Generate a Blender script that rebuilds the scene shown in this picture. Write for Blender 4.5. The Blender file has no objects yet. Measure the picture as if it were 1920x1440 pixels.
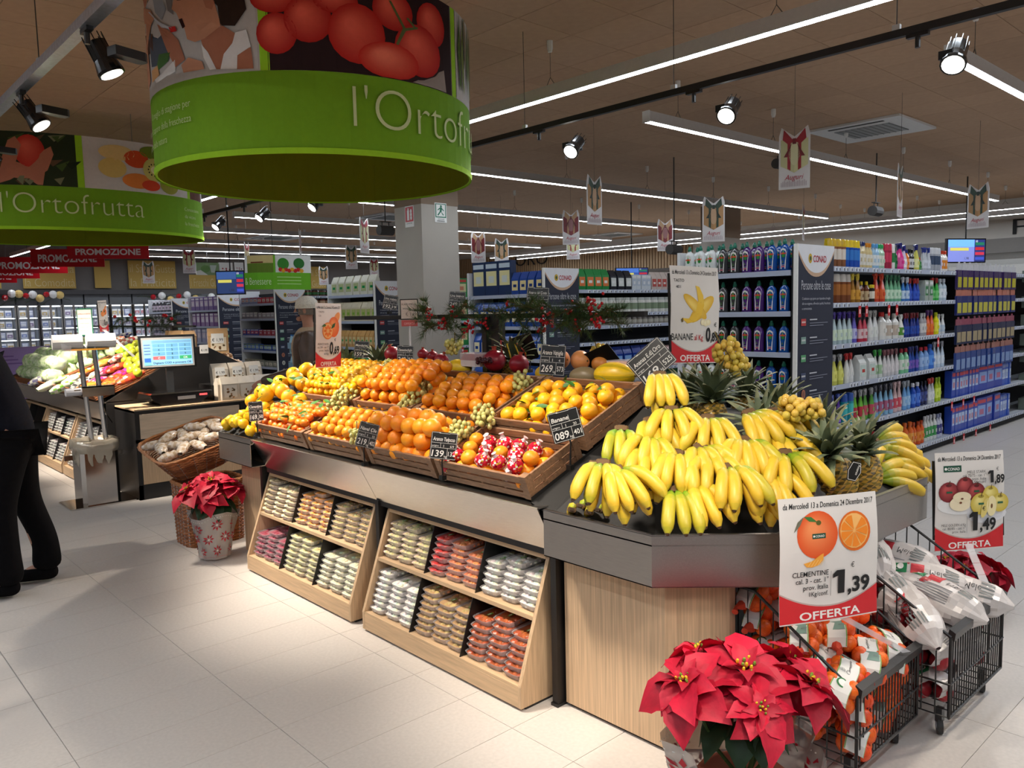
import bpy, math, random
from mathutils import Vector, Matrix, Euler
rnd = random.Random(7)
D = bpy.data
scn = bpy.context.scene
COL = scn.collection
V3 = Vector
PI = math.pi
def R(d): return math.radians(d)

# ------------------------------------------------------------------ camera, world, exposure
YAW, PITCH, ROLL, FPX, EYE = R(47.55), R(5.37), R(-1.32), 1495.0, 1.6
CF = V3((math.cos(YAW)*math.cos(PITCH), math.sin(YAW)*math.cos(PITCH), -math.sin(PITCH)))
_r = CF.cross(V3((0, 0, 1))).normalized(); _u = _r.cross(CF)
CR = math.cos(ROLL)*_r + math.sin(ROLL)*_u
CU = -math.sin(ROLL)*_r + math.cos(ROLL)*_u
CAM = V3((0, 0, EYE))
cd = D.cameras.new('camera'); cam = D.objects.new('camera', cd); COL.objects.link(cam)
cd.sensor_width = 36; cd.lens = 36*FPX/1920; cd.clip_start = .05; cd.clip_end = 200
m = Matrix((CR, CU, -CF)).transposed().to_4x4(); m.translation = CAM; cam.matrix_world = m
scn.camera = cam
def ray(px, py): return CF*FPX + CR*(px-960) + CU*(720-py)
def at(px, py, ax, v):
    "point of the plane (axis ax) = v seen at photo pixel px, py"
    d = ray(px, py); return CAM + d*((v-CAM[ax])/d[ax])
def dep(px, py, w): return CAM + ray(px, py)/FPX*w
def onp(px, py, n, p0):
    n = V3(n); d = ray(px, py); return CAM + d*((V3(p0)-CAM).dot(n)/d.dot(n))
def pix(p):
    q = V3(p)-CAM; w = q.dot(CF)
    return (960+FPX*q.dot(CR)/w, 720-FPX*q.dot(CU)/w, w) if w > .05 else (-9e3, -9e3, w)

scn.view_settings.view_transform = 'Standard'; scn.view_settings.look = 'None'
scn.view_settings.exposure = 0.0; scn.view_settings.gamma = 1; scn.view_settings.use_curve_mapping = False
wd = D.worlds.new('world'); scn.world = wd; wd.use_nodes = True
wd.node_tree.nodes['Background'].inputs[0].default_value = (.5, .52, .55, 1)
wd.node_tree.nodes['Background'].inputs[1].default_value = .1
scn.cycles.max_bounces = 7; scn.cycles.diffuse_bounces = 4; scn.cycles.glossy_bounces = 3
scn.cycles.transparent_max_bounces = 12; scn.cycles.transmission_bounces = 3
scn.cycles.sample_clamp_indirect = 4; scn.cycles.use_denoising = True
scn.cycles.caustics_reflective = False; scn.cycles.caustics_refractive = False

STRIP_E, SPOT_W, DISC_E = 37.0, 300.0, 14.0
STRIP_C, SPOT_C = (.82, .91, 1.0), (1.0, .88, .74)
# track spots: (x, y, z of lens, target)
SPOTS = [(4.72, 1.62, 2.85, (3.0, 1.4, .9)), (4.75, 3.02, 2.85, (2.6, 2.6, 1.0)), (4.79, 4.47, 2.85, (2.6, 4.1, 1.0)),
         (4.75, 8.6, 2.85, (2.8, 8.6, 1.0)), (4.7, 9.9, 2.85, (2.8, 9.8, 1.0)), (4.66, 11.2, 2.85, (2.8, 11.0, 1.0)),
         (4.75, 6.0, 2.85, (2.6, 5.0, 1.0)),
         (1.33, 4.38, 2.83, (2.2, 4.0, .7)), (1.32, 5.8, 2.83, (2.4, 5.0, .9)), (1.32, 7.3, 2.83, (2.5, 7.9, .9)),
         (1.30, 9.0, 2.83, (2.4, 9.4, .9)), (1.34, 2.9, 2.83, (2.3, 2.3, .8)), (1.34, 1.3, 2.83, (2.4, 1.6, .6)),
         (4.72, 0.2, 2.85, (3.6, .9, .6)),
         (1.33, -.4, 2.83, (1.2, 2.2, 0.)), (1.33, -1.8, 2.83, (2.8, 1.9, 1.2))]
POW = [.32, .45, 1.2, 1, 1, 1, 1.4, 1.7, 1.75, 3.0, 3.0, 1.35, .62, .5, .8, .4]
for i, (x, y, z, t) in enumerate(SPOTS):
    l = D.lights.new('spot_lamp', 'SPOT'); l.energy = SPOT_W*POW[i]; l.color = SPOT_C
    l.spot_size = R(64 if x > 3 else 50); l.spot_blend = .9; l.shadow_soft_size = .07 if x > 3 else .16
    o = D.objects.new('spot_lamp', l); COL.objects.link(o)
    d = V3(t)-V3((x, y, z)); o.location = V3((x, y, z)) + d.normalized()*.02
    o.rotation_euler = d.to_track_quat('-Z', 'Y').to_euler()

# ------------------------------------------------------------------ colour + materials
def C(r, g, b):
    f = lambda c: (c/255/12.92) if c <= 10 else ((c/255+.055)/1.055)**2.4
    return (f(r), f(g), f(b))
def H(s): return C(int(s[0:2], 16), int(s[2:4], 16), int(s[4:6], 16))
MATS = {}
def mat(name, col=None, rough=.5, metal=0., spec=.5, noise=0., nscale=40., bump=0., bscale=60., trans=0., alpha=1., coat=0., emit=0., ecol=None, objvar=0., hue=0., sss=0., stretch=None, clearmix=0.):
    if name in MATS: return MATS[name]
    mt = D.materials.new(name); mt.use_nodes = True; nt = mt.node_tree; N = nt.nodes; L = nt.links
    b = N['Principled BSDF']; b.inputs['Roughness'].default_value = rough; b.inputs['Metallic'].default_value = metal
    b.inputs['Specular IOR Level'].default_value = spec; b.inputs['Coat Weight'].default_value = coat
    b.inputs['Transmission Weight'].default_value = trans; b.inputs['Alpha'].default_value = alpha
    if sss: b.inputs['Subsurface Weight'].default_value = sss; b.inputs['Subsurface Radius'].default_value = (.02, .01, .004)
    if col is None:
        a = N.new('ShaderNodeAttribute'); a.attribute_name = 'Col'; src = a.outputs['Color']
    else:
        a = N.new('ShaderNodeRGB'); a.outputs[0].default_value = (*col, 1); src = a.outputs[0]
    tc = N.new('ShaderNodeTexCoord'); vec = tc.outputs['Object']
    if stretch:
        mp = N.new('ShaderNodeMapping'); mp.inputs['Scale'].default_value = stretch; L.new(vec, mp.inputs[0]); vec = mp.outputs[0]
    if noise or True:
        n = N.new('ShaderNodeTexNoise'); n.inputs['Scale'].default_value = nscale; n.inputs['Detail'].default_value = 3
        L.new(vec, n.inputs['Vector'])
        mr = N.new('ShaderNodeMapRange'); mr.inputs[1].default_value = .3; mr.inputs[2].default_value = .7
        mr.inputs[3].default_value = 1-max(noise, .015); mr.inputs[4].default_value = 1+max(noise, .015)
        L.new(n.outputs['Fac'], mr.inputs[0])
        hv = N.new('ShaderNodeHueSaturation'); L.new(src, hv.inputs['Color']); val = mr.outputs[0]
        if objvar or hue:
            oi = N.new('ShaderNodeObjectInfo')
            m2 = N.new('ShaderNodeMapRange'); m2.inputs[3].default_value = 1-objvar; m2.inputs[4].default_value = 1+objvar
            L.new(oi.outputs['Random'], m2.inputs[0])
            mm = N.new('ShaderNodeMath'); mm.operation = 'MULTIPLY'; L.new(val, mm.inputs[0]); L.new(m2.outputs[0], mm.inputs[1]); val = mm.outputs[0]
            if hue:
                m3 = N.new('ShaderNodeMath'); m3.operation = 'MULTIPLY'; m3.inputs[1].default_value = 7.31; L.new(oi.outputs['Random'], m3.inputs[0])
                m4 = N.new('ShaderNodeMath'); m4.operation = 'FRACT'; L.new(m3.outputs[0], m4.inputs[0])
                m5 = N.new('ShaderNodeMapRange'); m5.inputs[3].default_value = .5-hue; m5.inputs[4].default_value = .5+hue
                L.new(m4.outputs[0], m5.inputs[0]); L.new(m5.outputs[0], hv.inputs['Hue'])
        L.new(val, hv.inputs['Value']); src = hv.outputs[0]
    L.new(src, b.inputs['Base Color'])
    if bump:
        n2 = N.new('ShaderNodeTexNoise'); n2.inputs['Scale'].default_value = bscale; n2.inputs['Detail'].default_value = 2
        L.new(vec, n2.inputs['Vector']); bp = N.new('ShaderNodeBump'); bp.inputs['Strength'].default_value = bump
        bp.inputs['Distance'].default_value = .002; L.new(n2.outputs['Fac'], bp.inputs['Height']); L.new(bp.outputs[0], b.inputs['Normal'])
    if emit:
        b.inputs['Emission Strength'].default_value = emit
        if ecol: b.inputs['Emission Color'].default_value = (*ecol, 1)
        else: L.new(src, b.inputs['Emission Color'])
    if clearmix:   # thin clear film: mostly see-through with sharp highlights
        tr = N.new('ShaderNodeBsdfTransparent'); mx = N.new('ShaderNodeMixShader'); mx.inputs[0].default_value = 1-clearmix
        L.new(tr.outputs[0], mx.inputs[1]); L.new(b.outputs[0], mx.inputs[2]); L.new(mx.outputs[0], N['Material Output'].inputs[0])
    MATS[name] = mt; return mt
matte = mat('painted_matte', rough=.75, noise=.03)
paper = mat('printed_paper', rough=.55, noise=.02, nscale=12)
plast = mat('plastic', rough=.32, noise=.02)
gloss = mat('glossy_plastic', rough=.15, noise=.02)
darkm = mat('black_metal', C(24, 22, 22), rough=.45, noise=.05)
chrome = mat('chrome', C(215, 210, 205), rough=.12, metal=1, noise=.02)
steel = mat('brushed_stainless_steel', C(222, 218, 212), rough=.24, metal=1, noise=.05, nscale=9, bump=.05, bscale=60, stretch=(30, 2, 30))
wood = mat('pale_oak_laminate', C(196, 166, 132), rough=.5, noise=.16, nscale=7, stretch=(16, 16, .8))
woodh = mat('pale_oak_laminate_shelf', C(201, 170, 134), rough=.5, noise=.14, nscale=7, stretch=(12, .8, 12))
crate_m = mat('brown_wood_grain_plastic', C(140, 104, 76), rough=.55, noise=.28, nscale=6, bump=.5, bscale=12, stretch=(14, 3, 14))
film = mat('clear_film', C(245, 245, 250), rough=.12, spec=.8, clearmix=.62, bump=1.0, bscale=30)
tubm = mat('clear_tub_plastic', C(225, 220, 222), rough=.2, spec=.8, clearmix=.55)
citrus = mat('citrus_peel', rough=.38, noise=.05, nscale=25, bump=.35, bscale=260, objvar=.1, hue=.008, sss=.0)
fruitm = mat('fruit_skin', rough=.35, noise=.08, nscale=30, objvar=.06, bump=.1, bscale=80)
grape_m = mat('grape_skin', rough=.22, noise=.06, nscale=60, objvar=.18, hue=.015)
leafm = mat('leaf', rough=.55, noise=.12, nscale=30, objvar=.12, bump=.3, bscale=90)
bractm = mat('red_bract', rough=.6, noise=.10, nscale=45, objvar=.14, bump=.5, bscale=60)
banm = mat('banana_peel', rough=.42, noise=.05, nscale=50, objvar=.05)
bagm = mat('printed_plastic_bag', rough=.25, noise=.05, nscale=20, bump=1.0, bscale=28)
cloth = mat('dark_cloth', rough=.95, noise=.15, nscale=90, spec=.2, bump=.4, bscale=60)
skin = mat('skin', C(178, 128, 104), rough=.6, noise=.05, sss=.0)
wick = mat('wicker', C(150, 92, 52), rough=.55, noise=.35, nscale=60, objvar=.1, bump=.4, bscale=150)
stripm = mat('light_strip', C(255, 255, 255), emit=STRIP_E, ecol=STRIP_C)
discm = mat('spot_lens', C(255, 250, 240), emit=DISC_E, ecol=(1, .93, .82))
screenm = mat('screen_glow', rough=.4, emit=.9)
litm = mat('lit_shelf_light', C(250, 250, 255), emit=5, ecol=(.9, .95, 1))

# ------------------------------------------------------------------ mesh builder
class G:
    def __init__(s, col=(.5, .5, .5)): s.v = []; s.f = []; s.c = []; s.col = col; s.M = None
    def av(s, pts):
        n = len(s.v)
        if s.M is None: s.v += [tuple(p) for p in pts]
        else: s.v += [tuple(s.M @ V3(p)) for p in pts]
        return n
    def poly(s, pts, col=None):
        n = s.av(pts); s.f.append(tuple(range(n, n+len(pts)))); s.c.append(col or s.col)
    def faces(s, pts, fs, col=None, cols=None):
        n = s.av(pts)
        for i, f in enumerate(fs): s.f.append(tuple(n+j for j in f)); s.c.append(cols[i] if cols else (col or s.col))
    def box(s, a, b, col=None):
        (x0, y0, z0), (x1, y1, z1) = a, b
        x0, x1 = min(x0, x1), max(x0, x1); y0, y1 = min(y0, y1), max(y0, y1); z0, z1 = min(z0, z1), max(z0, z1)
        s.faces([(x0, y0, z0), (x1, y0, z0), (x1, y1, z0), (x0, y1, z0), (x0, y0, z1), (x1, y0, z1), (x1, y1, z1), (x0, y1, z1)],
                [(3, 2, 1, 0), (4, 5, 6, 7), (0, 1, 5, 4), (1, 2, 6, 5), (2, 3, 7, 6), (3, 0, 4, 7)], col)
    def bbox(s, a, b, r, col=None):
        "box with bevelled vertical edges"
        (x0, y0, z0), (x1, y1, z1) = a, b
        pg = [(x0+r, y0), (x1-r, y0), (x1, y0+r), (x1, y1-r), (x1-r, y1), (x0+r, y1), (x0, y1-r), (x0, y0+r)]
        s.prism(pg, z0, z1, col)
    def prism(s, pg, z0, z1, col=None, ax=2):
        n = len(pg)
        def P(a, b, h): return (a, b, h) if ax == 2 else ((a, h, b) if ax == 1 else (h, a, b))
        pts = [P(a, b, z0) for a, b in pg]+[P(a, b, z1) for a, b in pg]
        fs = [tuple(range(n-1, -1, -1)), tuple(range(n, 2*n))]+[(i, (i+1) % n, n+(i+1) % n, n+i) for i in range(n)]
        s.faces(pts, fs, col)
    def obox(s, o, e1, e2, e3, col=None):
        "box from corner o along three edge vectors"
        o, e1, e2, e3 = V3(o), V3(e1), V3(e2), V3(e3)
        p = [o, o+e1, o+e1+e2, o+e2, o+e3, o+e1+e3, o+e1+e2+e3, o+e2+e3]
        s.faces(p, [(3, 2, 1, 0), (4, 5, 6, 7), (0, 1, 5, 4), (1, 2, 6, 5), (2, 3, 7, 6), (3, 0, 4, 7)], col)
    def tube(s, path, r, n=6, col=None, cols=None, cap=True, sq=1., up=None):
        P = [V3(p) for p in path]; k = len(P); rr = r if isinstance(r, (list, tuple)) else [r]*k
        pts = []; U = None
        for i in range(k):
            t = (P[min(i+1, k-1)]-P[max(i-1, 0)]).normalized()
            if U is None:
                U = V3(up) if up else (V3((0, 0, 1)) if abs(t.z) < .9 else V3((1, 0, 0)))
            U = (U-t*U.dot(t)).normalized(); W = t.cross(U)
            for j in range(n):
                a = 2*PI*j/n; pts.append(P[i]+(U*math.cos(a)+W*math.sin(a)*sq)*rr[i])
        fs = []; cc = []
        for i in range(k-1):
            for j in range(n):
                fs.append((i*n+j, i*n+(j+1) % n, (i+1)*n+(j+1) % n, (i+1)*n+j)); cc.append(cols[i] if cols else (col or s.col))
        if cap:
            fs.append(tuple(range(n-1, -1, -1))); cc.append(cols[0] if cols else (col or s.col))
            fs.append(tuple(range((k-1)*n, k*n))); cc.append(cols[-1] if cols else (col or s.col))
        s.faces(pts, fs, cols=cc)
    def lathe(s, prof, n=12, col=None, cols=None, o=(0, 0, 0), sx=1., sy=1., sq=0., caps=True):
        "profile of (r, z); sq>0 gives a squarish section"
        pts = []
        for r, z in prof:
            for j in range(n):
                a = 2*PI*(j+.5)/n; c, d = math.cos(a), math.sin(a)
                if sq: q = 1/max(abs(c), abs(d)); k = 1+(q-1)*sq; c *= k; d *= k
                pts.append((o[0]+r*c*sx, o[1]+r*d*sy, o[2]+z))
        fs = []; cc = []
        for i in range(len(prof)-1):
            for j in range(n): fs.append((i*n+j, i*n+(j+1) % n, (i+1)*n+(j+1) % n, (i+1)*n+j)); cc.append(cols[i] if cols else (col or s.col))
        if caps:
            fs.append(tuple(range(n-1, -1, -1))); cc.append(cols[0] if cols else (col or s.col))
            fs.append(tuple(range((len(prof)-1)*n, len(prof)*n))); cc.append(cols[-1] if cols else (col or s.col))
        s.faces(pts, fs, cols=cc)
    def ball(s, o, r, n=10, k=6, col=None, cols=None):
        rx, ry, rz = r if isinstance(r, (list, tuple)) else (r, r, r)
        pr = [(math.sin(PI*(i+.02)/(k+.04)), -math.cos(PI*(i+.02)/(k+.04))) for i in range(k+1)]
        n0 = len(s.v); s.lathe([(max(a, .01)*rx, b*rz) for a, b in pr], n, col, cols, o, 1., ry/rx)
    def disc(s, o, r, n=16, col=None, nrm='z', e1=None, e2=None):
        o = V3(o); e1 = V3(e1 or (1, 0, 0)); e2 = V3(e2 or (0, 1, 0))
        s.poly([o+e1*r*math.cos(2*PI*i/n)+e2*r*math.sin(2*PI*i/n) for i in range(n)], col)
    def build(s, name, m, parent=None, local=False, smooth=False, origin=None):
        me = D.meshes.new(name)
        if local: off = V3((0, 0, 0))
        elif parent is not None: off = V3(parent.get('_o', parent.location))
        elif origin is not None: off = V3(origin)
        else:
            xs = [p[0] for p in s.v]; ys = [p[1] for p in s.v]; zs = [p[2] for p in s.v]
            off = V3(((min(xs)+max(xs))/2, (min(ys)+max(ys))/2, min(zs)))
        ox, oy, oz = off
        me.from_pydata([(p[0]-ox, p[1]-oy, p[2]-oz) for p in s.v], [], s.f)
        at_ = me.color_attributes.new('Col', 'FLOAT_COLOR', 'CORNER')
        buf = []
        for f, c in zip(s.f, s.c):
            if len(c) == len(f) and isinstance(c[0], tuple):
                for q in c: buf += (q[0], q[1], q[2], 1.)
            else: buf += (c[0], c[1], c[2], 1.)*len(f)
        at_.data.foreach_set('color', buf)
        if smooth: me.polygons.foreach_set('use_smooth', [True]*len(me.polygons))
        me.materials.append(m)
        o = D.objects.new(name, me); COL.objects.link(o)
        if parent is not None: o.parent = parent
        elif not local: o.location = off
        return o
def tag(o, label=None, cat=None, group=None, kind=None):
    if label: o['label'] = label
    if cat: o['category'] = cat
    if group: o['group'] = group
    if kind: o['kind'] = kind
    return o
def thing(name, label, cat, loc=(0, 0, 0), group=None, rot=(0, 0, 0)):
    o = D.objects.new(name, None); COL.objects.link(o); o.location = loc; o.rotation_euler = rot
    o.empty_display_size = .05
    return tag(o, label, cat, group)
def struct(g, name, m, parent=None, smooth=False):
    o = g.build(name, m, parent, smooth=smooth)
    if parent is None: o['kind'] = 'structure'
    return o
KIDS = {}
def kids(o):
    if o.name not in KIDS: KIDS[o.name] = list(o.children)
    return KIDS[o.name]
USED = set()
def clone(root, loc=None, rot=None, scale=None, label=None, group=None, mtx=None, cat=None, parent=None):
    "first use moves the prototype itself; later uses copy it and its parts"
    if root.name not in USED:
        USED.add(root.name); kids(root); r = root
    else:
        r = root.copy(); COL.objects.link(r)
        for k in ('label', 'group', 'category'):
            if k in r: del r[k]
        if 'category' in root: r['category'] = root['category']
        for ch in kids(root):
            c = ch.copy(); COL.objects.link(c); c.parent = r
            for g in kids(ch):
                d = g.copy(); COL.objects.link(d); d.parent = c
    if mtx is not None: r.matrix_world = mtx
    else:
        r.location = loc or (0, 0, 0); r.rotation_euler = rot or (0, 0, 0)
        if scale: r.scale = (scale,)*3 if not isinstance(scale, (tuple, list)) else scale
    if parent: r.parent = parent
    return tag(r, label, cat, group)
ORD = 'first second third fourth fifth sixth seventh eighth ninth tenth eleventh twelfth thirteenth fourteenth fifteenth sixteenth seventeenth eighteenth nineteenth twentieth'.split()
def od(i):
    if i < 20: return ORD[i]
    return {2: 'twenty', 3: 'thirty', 4: 'forty', 5: 'fifty'}[(i+1)//10]+'-'+ORD[(i+1) % 10-1] if (i+1) % 10 else {2: 'twentieth', 3: 'thirtieth', 4: 'fortieth', 5: 'fiftieth'}[(i+1)//10]
def frame(o, ex, ey, ez=None):
    ex = V3(ex).normalized(); ey = V3(ey); ey = (ey-ex*ey.dot(ex)).normalized(); ez = ex.cross(ey)
    m = Matrix((ex, ey, ez)).transposed().to_4x4(); m.translation = V3(o); return m

# ------------------------------------------------------------------ flat print: text and shapes laid on a surface
_TX = {}
def text_geo(t, offset=0., shear=0., res=3):
    k = (t, offset, shear, res)
    if k not in _TX:
        c = D.curves.new('t', 'FONT'); c.body = t; c.size = 1; c.offset = offset; c.shear = shear; c.resolution_u = res
        o = D.objects.new('t', c); me = D.meshes.new_from_object(o)
        vs = [(v.co.x, v.co.y) for v in me.vertices]; fs = [tuple(p.vertices) for p in me.polygons]
        D.objects.remove(o); D.curves.remove(c); D.meshes.remove(me); _TX[k] = (vs, fs)
    return _TX[k]
class Print:
    "2-D shapes on a surface: fn(u, v, h) -> point, h is height above the surface"
    def __init__(s, g, fn, step=.0004): s.g = g; s.fn = fn; s.h = 1; s.step = step
    def lay(s): s.h += 1
    def P(s, u, v): return s.fn(u, v, s.h*s.step)
    def poly(s, pts, col): s.g.poly([s.P(*p) for p in pts], col)
    def rect(s, u0, v0, u1, v1, col, nu=1, nv=1):
        for i in range(nu):
            for j in range(nv):
                a, b = u0+(u1-u0)*i/nu, u0+(u1-u0)*(i+1)/nu; c, d = v0+(v1-v0)*j/nv, v0+(v1-v0)*(j+1)/nv
                s.poly([(a, c), (b, c), (b, d), (a, d)], col)
    def ell(s, u, v, a, b, col, rot=0., hi=None, n=18, a0=0., a1=2*PI):
        "ellipse, with an off-centre lighter spot when hi is given"
        c, d = math.cos(rot), math.sin(rot)
        def q(k, r, ou=0, ov=0):
            t = a0+(a1-a0)*k/n; x, y = a*r*math.cos(t)+ou*a, b*r*math.sin(t)+ov*b; return (u+x*c-y*d, v+x*d+y*c)
        if hi is None: s.poly([q(k, 1) for k in range(n+(0 if a1-a0 > 6.2 else 1))], col); return
        rings = [(1, 0, 0), (.72, -.06, .08), (.42, -.16, .2), (.16, -.24, .3)]
        mixc = lambda t: tuple(col[i]*(1-t)+hi[i]*t for i in range(3))
        for w in range(3):
            r0, r1 = rings[w], rings[w+1]; c0, c1 = mixc((0, .25, .65)[w]), mixc((.25, .65, 1)[w])
            for k in range(n):
                s.g.poly([s.P(*q(k, *r0)), s.P(*q(k+1, *r0)), s.P(*q(k+1, *r1)), s.P(*q(k, *r1))], (c0, c0, c1, c1))
        s.poly([q(k, *rings[3]) for k in range(n)], hi)
    def text(s, t, u, v, size, col, align='l', w=None, offset=0., shear=0., rot=0., res=3, maxw=None):
        vs, fs = text_geo(t, offset, shear, res)
        if not vs: return
        x1 = max(p[0] for p in vs); x0 = min(p[0] for p in vs); sx = size
        if w: sx = w/(x1-x0)
        if maxw and (x1-x0)*sx > maxw: sx = maxw/(x1-x0)
        ou = {'l': -x0*sx, 'c': -(x0+x1)/2*sx, 'r': -x1*sx}[align]
        c, d = math.cos(rot), math.sin(rot)
        pts = []
        for x, y in vs:
            a, b = ou+x*sx, y*size; pts.append(s.P(u+a*c-b*d, v+a*d+b*c))
        s.g.faces(pts, fs, col)
def plane_fn(o, e1, e2, nrm):
    o, e1, e2, nrm = V3(o), V3(e1), V3(e2), V3(nrm)
    return lambda u, v, h: o+e1*u+e2*v+nrm*h
WHITE, BLACK, INK = C(238, 236, 232), C(14, 13, 13), C(20, 20, 22)
# ------------------------------------------------------------------ room shell
CEIL = 3.8
def joints(name, col, grout, sx, sy, ox, oy, jw, rough, noise):
    mt = D.materials.new(name); mt.use_nodes = True; nt = mt.node_tree; N = nt.nodes; L = nt.links; b = N['Principled BSDF']
    b.inputs['Roughness'].default_value = rough
    g = N.new('ShaderNodeNewGeometry'); sp = N.new('ShaderNodeSeparateXYZ'); L.new(g.outputs['Position'], sp.inputs[0])
    ms = []
    for ax, s_, o_ in ((0, sx, ox), (1, sy, oy)):
        a = N.new('ShaderNodeMath'); a.operation = 'SUBTRACT'; a.inputs[1].default_value = o_; L.new(sp.outputs[ax], a.inputs[0])
        w = N.new('ShaderNodeMath'); w.operation = 'PINGPONG'; w.inputs[1].default_value = s_/2; L.new(a.outputs[0], w.inputs[0])
        c = N.new('ShaderNodeMath'); c.operation = 'LESS_THAN'; c.inputs[1].default_value = jw; L.new(w.outputs[0], c.inputs[0]); ms.append(c)
    mx = N.new('ShaderNodeMath'); mx.operation = 'MAXIMUM'; L.new(ms[0].outputs[0], mx.inputs[0]); L.new(ms[1].outputs[0], mx.inputs[1])
    n = N.new('ShaderNodeTexNoise'); n.inputs['Scale'].default_value = 90; L.new(g.outputs['Position'], n.inputs['Vector'])
    n3 = N.new('ShaderNodeTexNoise'); n3.inputs['Scale'].default_value = 1.3; L.new(g.outputs['Position'], n3.inputs['Vector'])
    ad = N.new('ShaderNodeMath'); ad.operation = 'ADD'; L.new(n.outputs['Fac'], ad.inputs[0]); L.new(n3.outputs['Fac'], ad.inputs[1])
    mr = N.new('ShaderNodeMapRange'); mr.inputs[1].default_value = .6; mr.inputs[2].default_value = 1.4; mr.inputs[3].default_value = 1-noise; mr.inputs[4].default_value = 1+noise
    L.new(ad.outputs[0], mr.inputs[0])
    m1 = N.new('ShaderNodeMix'); m1.data_type = 'RGBA'; L.new(mx.outputs[0], m1.inputs[0]); m1.inputs[6].default_value = (*col, 1); m1.inputs[7].default_value = (*grout, 1)
    hv = N.new('ShaderNodeHueSaturation'); L.new(m1.outputs[2], hv.inputs['Color']); L.new(mr.outputs[0], hv.inputs['Value']); L.new(hv.outputs[0], b.inputs['Base Color'])
    bp = N.new('ShaderNodeBump'); bp.inputs['Strength'].default_value = .08; bp.inputs['Distance'].default_value = .001; L.new(n.outputs['Fac'], bp.inputs['Height']); L.new(bp.outputs[0], b.inputs['Normal'])
    return mt
TS, TL, TX0, TY0 = .32, .64, 1.949, 3.455
FLC = C(204, 198, 192)
floor_m = joints('floor_stoneware', FLC, C(160, 154, 148), TL, TS, TX0, TY0, .0016, .42, .05)
ceil_m = joints('ceiling_board', C(182, 148, 118), C(120, 100, 82), .6, .6, .117, .362, .002, .9, .04)
X0, X1, Y0, Y1 = -6., 20.5, -6., 26.
g = G(FLC); g.poly([(X0, Y0, -.003), (X1, Y0, -.003), (X1, Y1, -.003), (X0, Y1, -.003)])
floor = g.build('floor', floor_m, local=True); floor['kind'] = 'structure'
tile_m = mat('floor_tile', FLC, rough=.4, noise=.05, nscale=70, objvar=.018, bump=.06, bscale=300)
g = G(); a, b = TL/2-.0012, TS/2-.0012; g.box((-a, -b, -.003), (a, b, 0)); tp = g.build('tile', tile_m, floor, local=True)
cand = []
for i in range(-6, 22):
    for j in range(-14, 30):
        x, y = TX0+TL*(i+.5), TY0+TS*(j+.5); px, py, w = pix((x, y, 0))
        if w > .3 and -90 < px < 2010 and py < 1560 and not (2.6 < x < 3.7 and 1.9 < y < 5): cand.append((w, x, y))
cand.sort()
for k, (w, x, y) in enumerate(cand[:290]):
    o = tp if k == 0 else tp.copy()
    if k: COL.objects.link(o)
    o.location = (x, y, 0)
# ceiling: boards proud of a recessed grid
g = G(); g.poly([(X0, Y1, CEIL), (X1, Y1, CEIL), (X1, Y0, CEIL), (X0, Y0, CEIL)]); ceiling = g.build('ceiling', ceil_m, local=True); ceiling['kind'] = 'structure'
cb_m = mat('ceiling_board_near', C(182, 148, 118), rough=.9, noise=.05, nscale=14, objvar=.045)
g = G(); g.box((-.2975, -.2975, -.006), (.2975, .2975, -.001)); cp = g.build('ceiling_panel', cb_m, ceiling, local=True)
near, far = [], []
i = -10
for i in range(-12, 34):
    for j in range(-12, 42):
        x, y = .117+.6*(i+.5), .362+.6*(j+.5)
        if not (X0+.3 < x < X1-.3 and Y0+.3 < y < Y1-.3): continue
        px, py, w = pix((x, y, CEIL))
        if w > .3 and -120 < px < 2040 and py > -160: near.append((w, x, y))
        elif abs(x) < 9 and y < 9: far.append((x, y))
near.sort(); far += [(x, y) for w, x, y in near[290:]]
for k, (w, x, y) in enumerate(near[:290]):
    o = cp if k == 0 else cp.copy()
    if k: COL.objects.link(o)
    o.location = (x, y, CEIL)
g = G()
for x, y in far: g.box((x-.2975, y-.2975, CEIL-.006), (x+.2975, y+.2975, CEIL-.001))
o = g.build('ceiling_panel', cb_m, ceiling, local=True); o['kind'] = 'stuff'
# walls
wallm = mat('wall_paint', rough=.85, noise=.03, nscale=3)
def wall(name, p, col):
    g = G(col); g.obox(*p); return struct(g, name, wallm)
wb = wall('wall_back', ((X1, Y0, 0), (0, Y1-Y0, 0), (.15, 0, 0), (0, 0, CEIL)), C(196, 190, 182))
wl = wall('wall_left', ((X0, Y1, 0), (X1-X0, 0, 0), (0, .15, 0), (0, 0, CEIL)), C(118, 114, 112))
wall('wall_right', ((X0, Y0, 0), (X1-X0, 0, 0), (0, -.15, 0), (0, 0, CEIL)), C(190, 184, 176))
wall('wall_near', ((X0, Y0, 0), (0, Y1-Y0, 0), (-.15, 0, 0), (0, 0, CEIL)), C(190, 184, 176))
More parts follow.
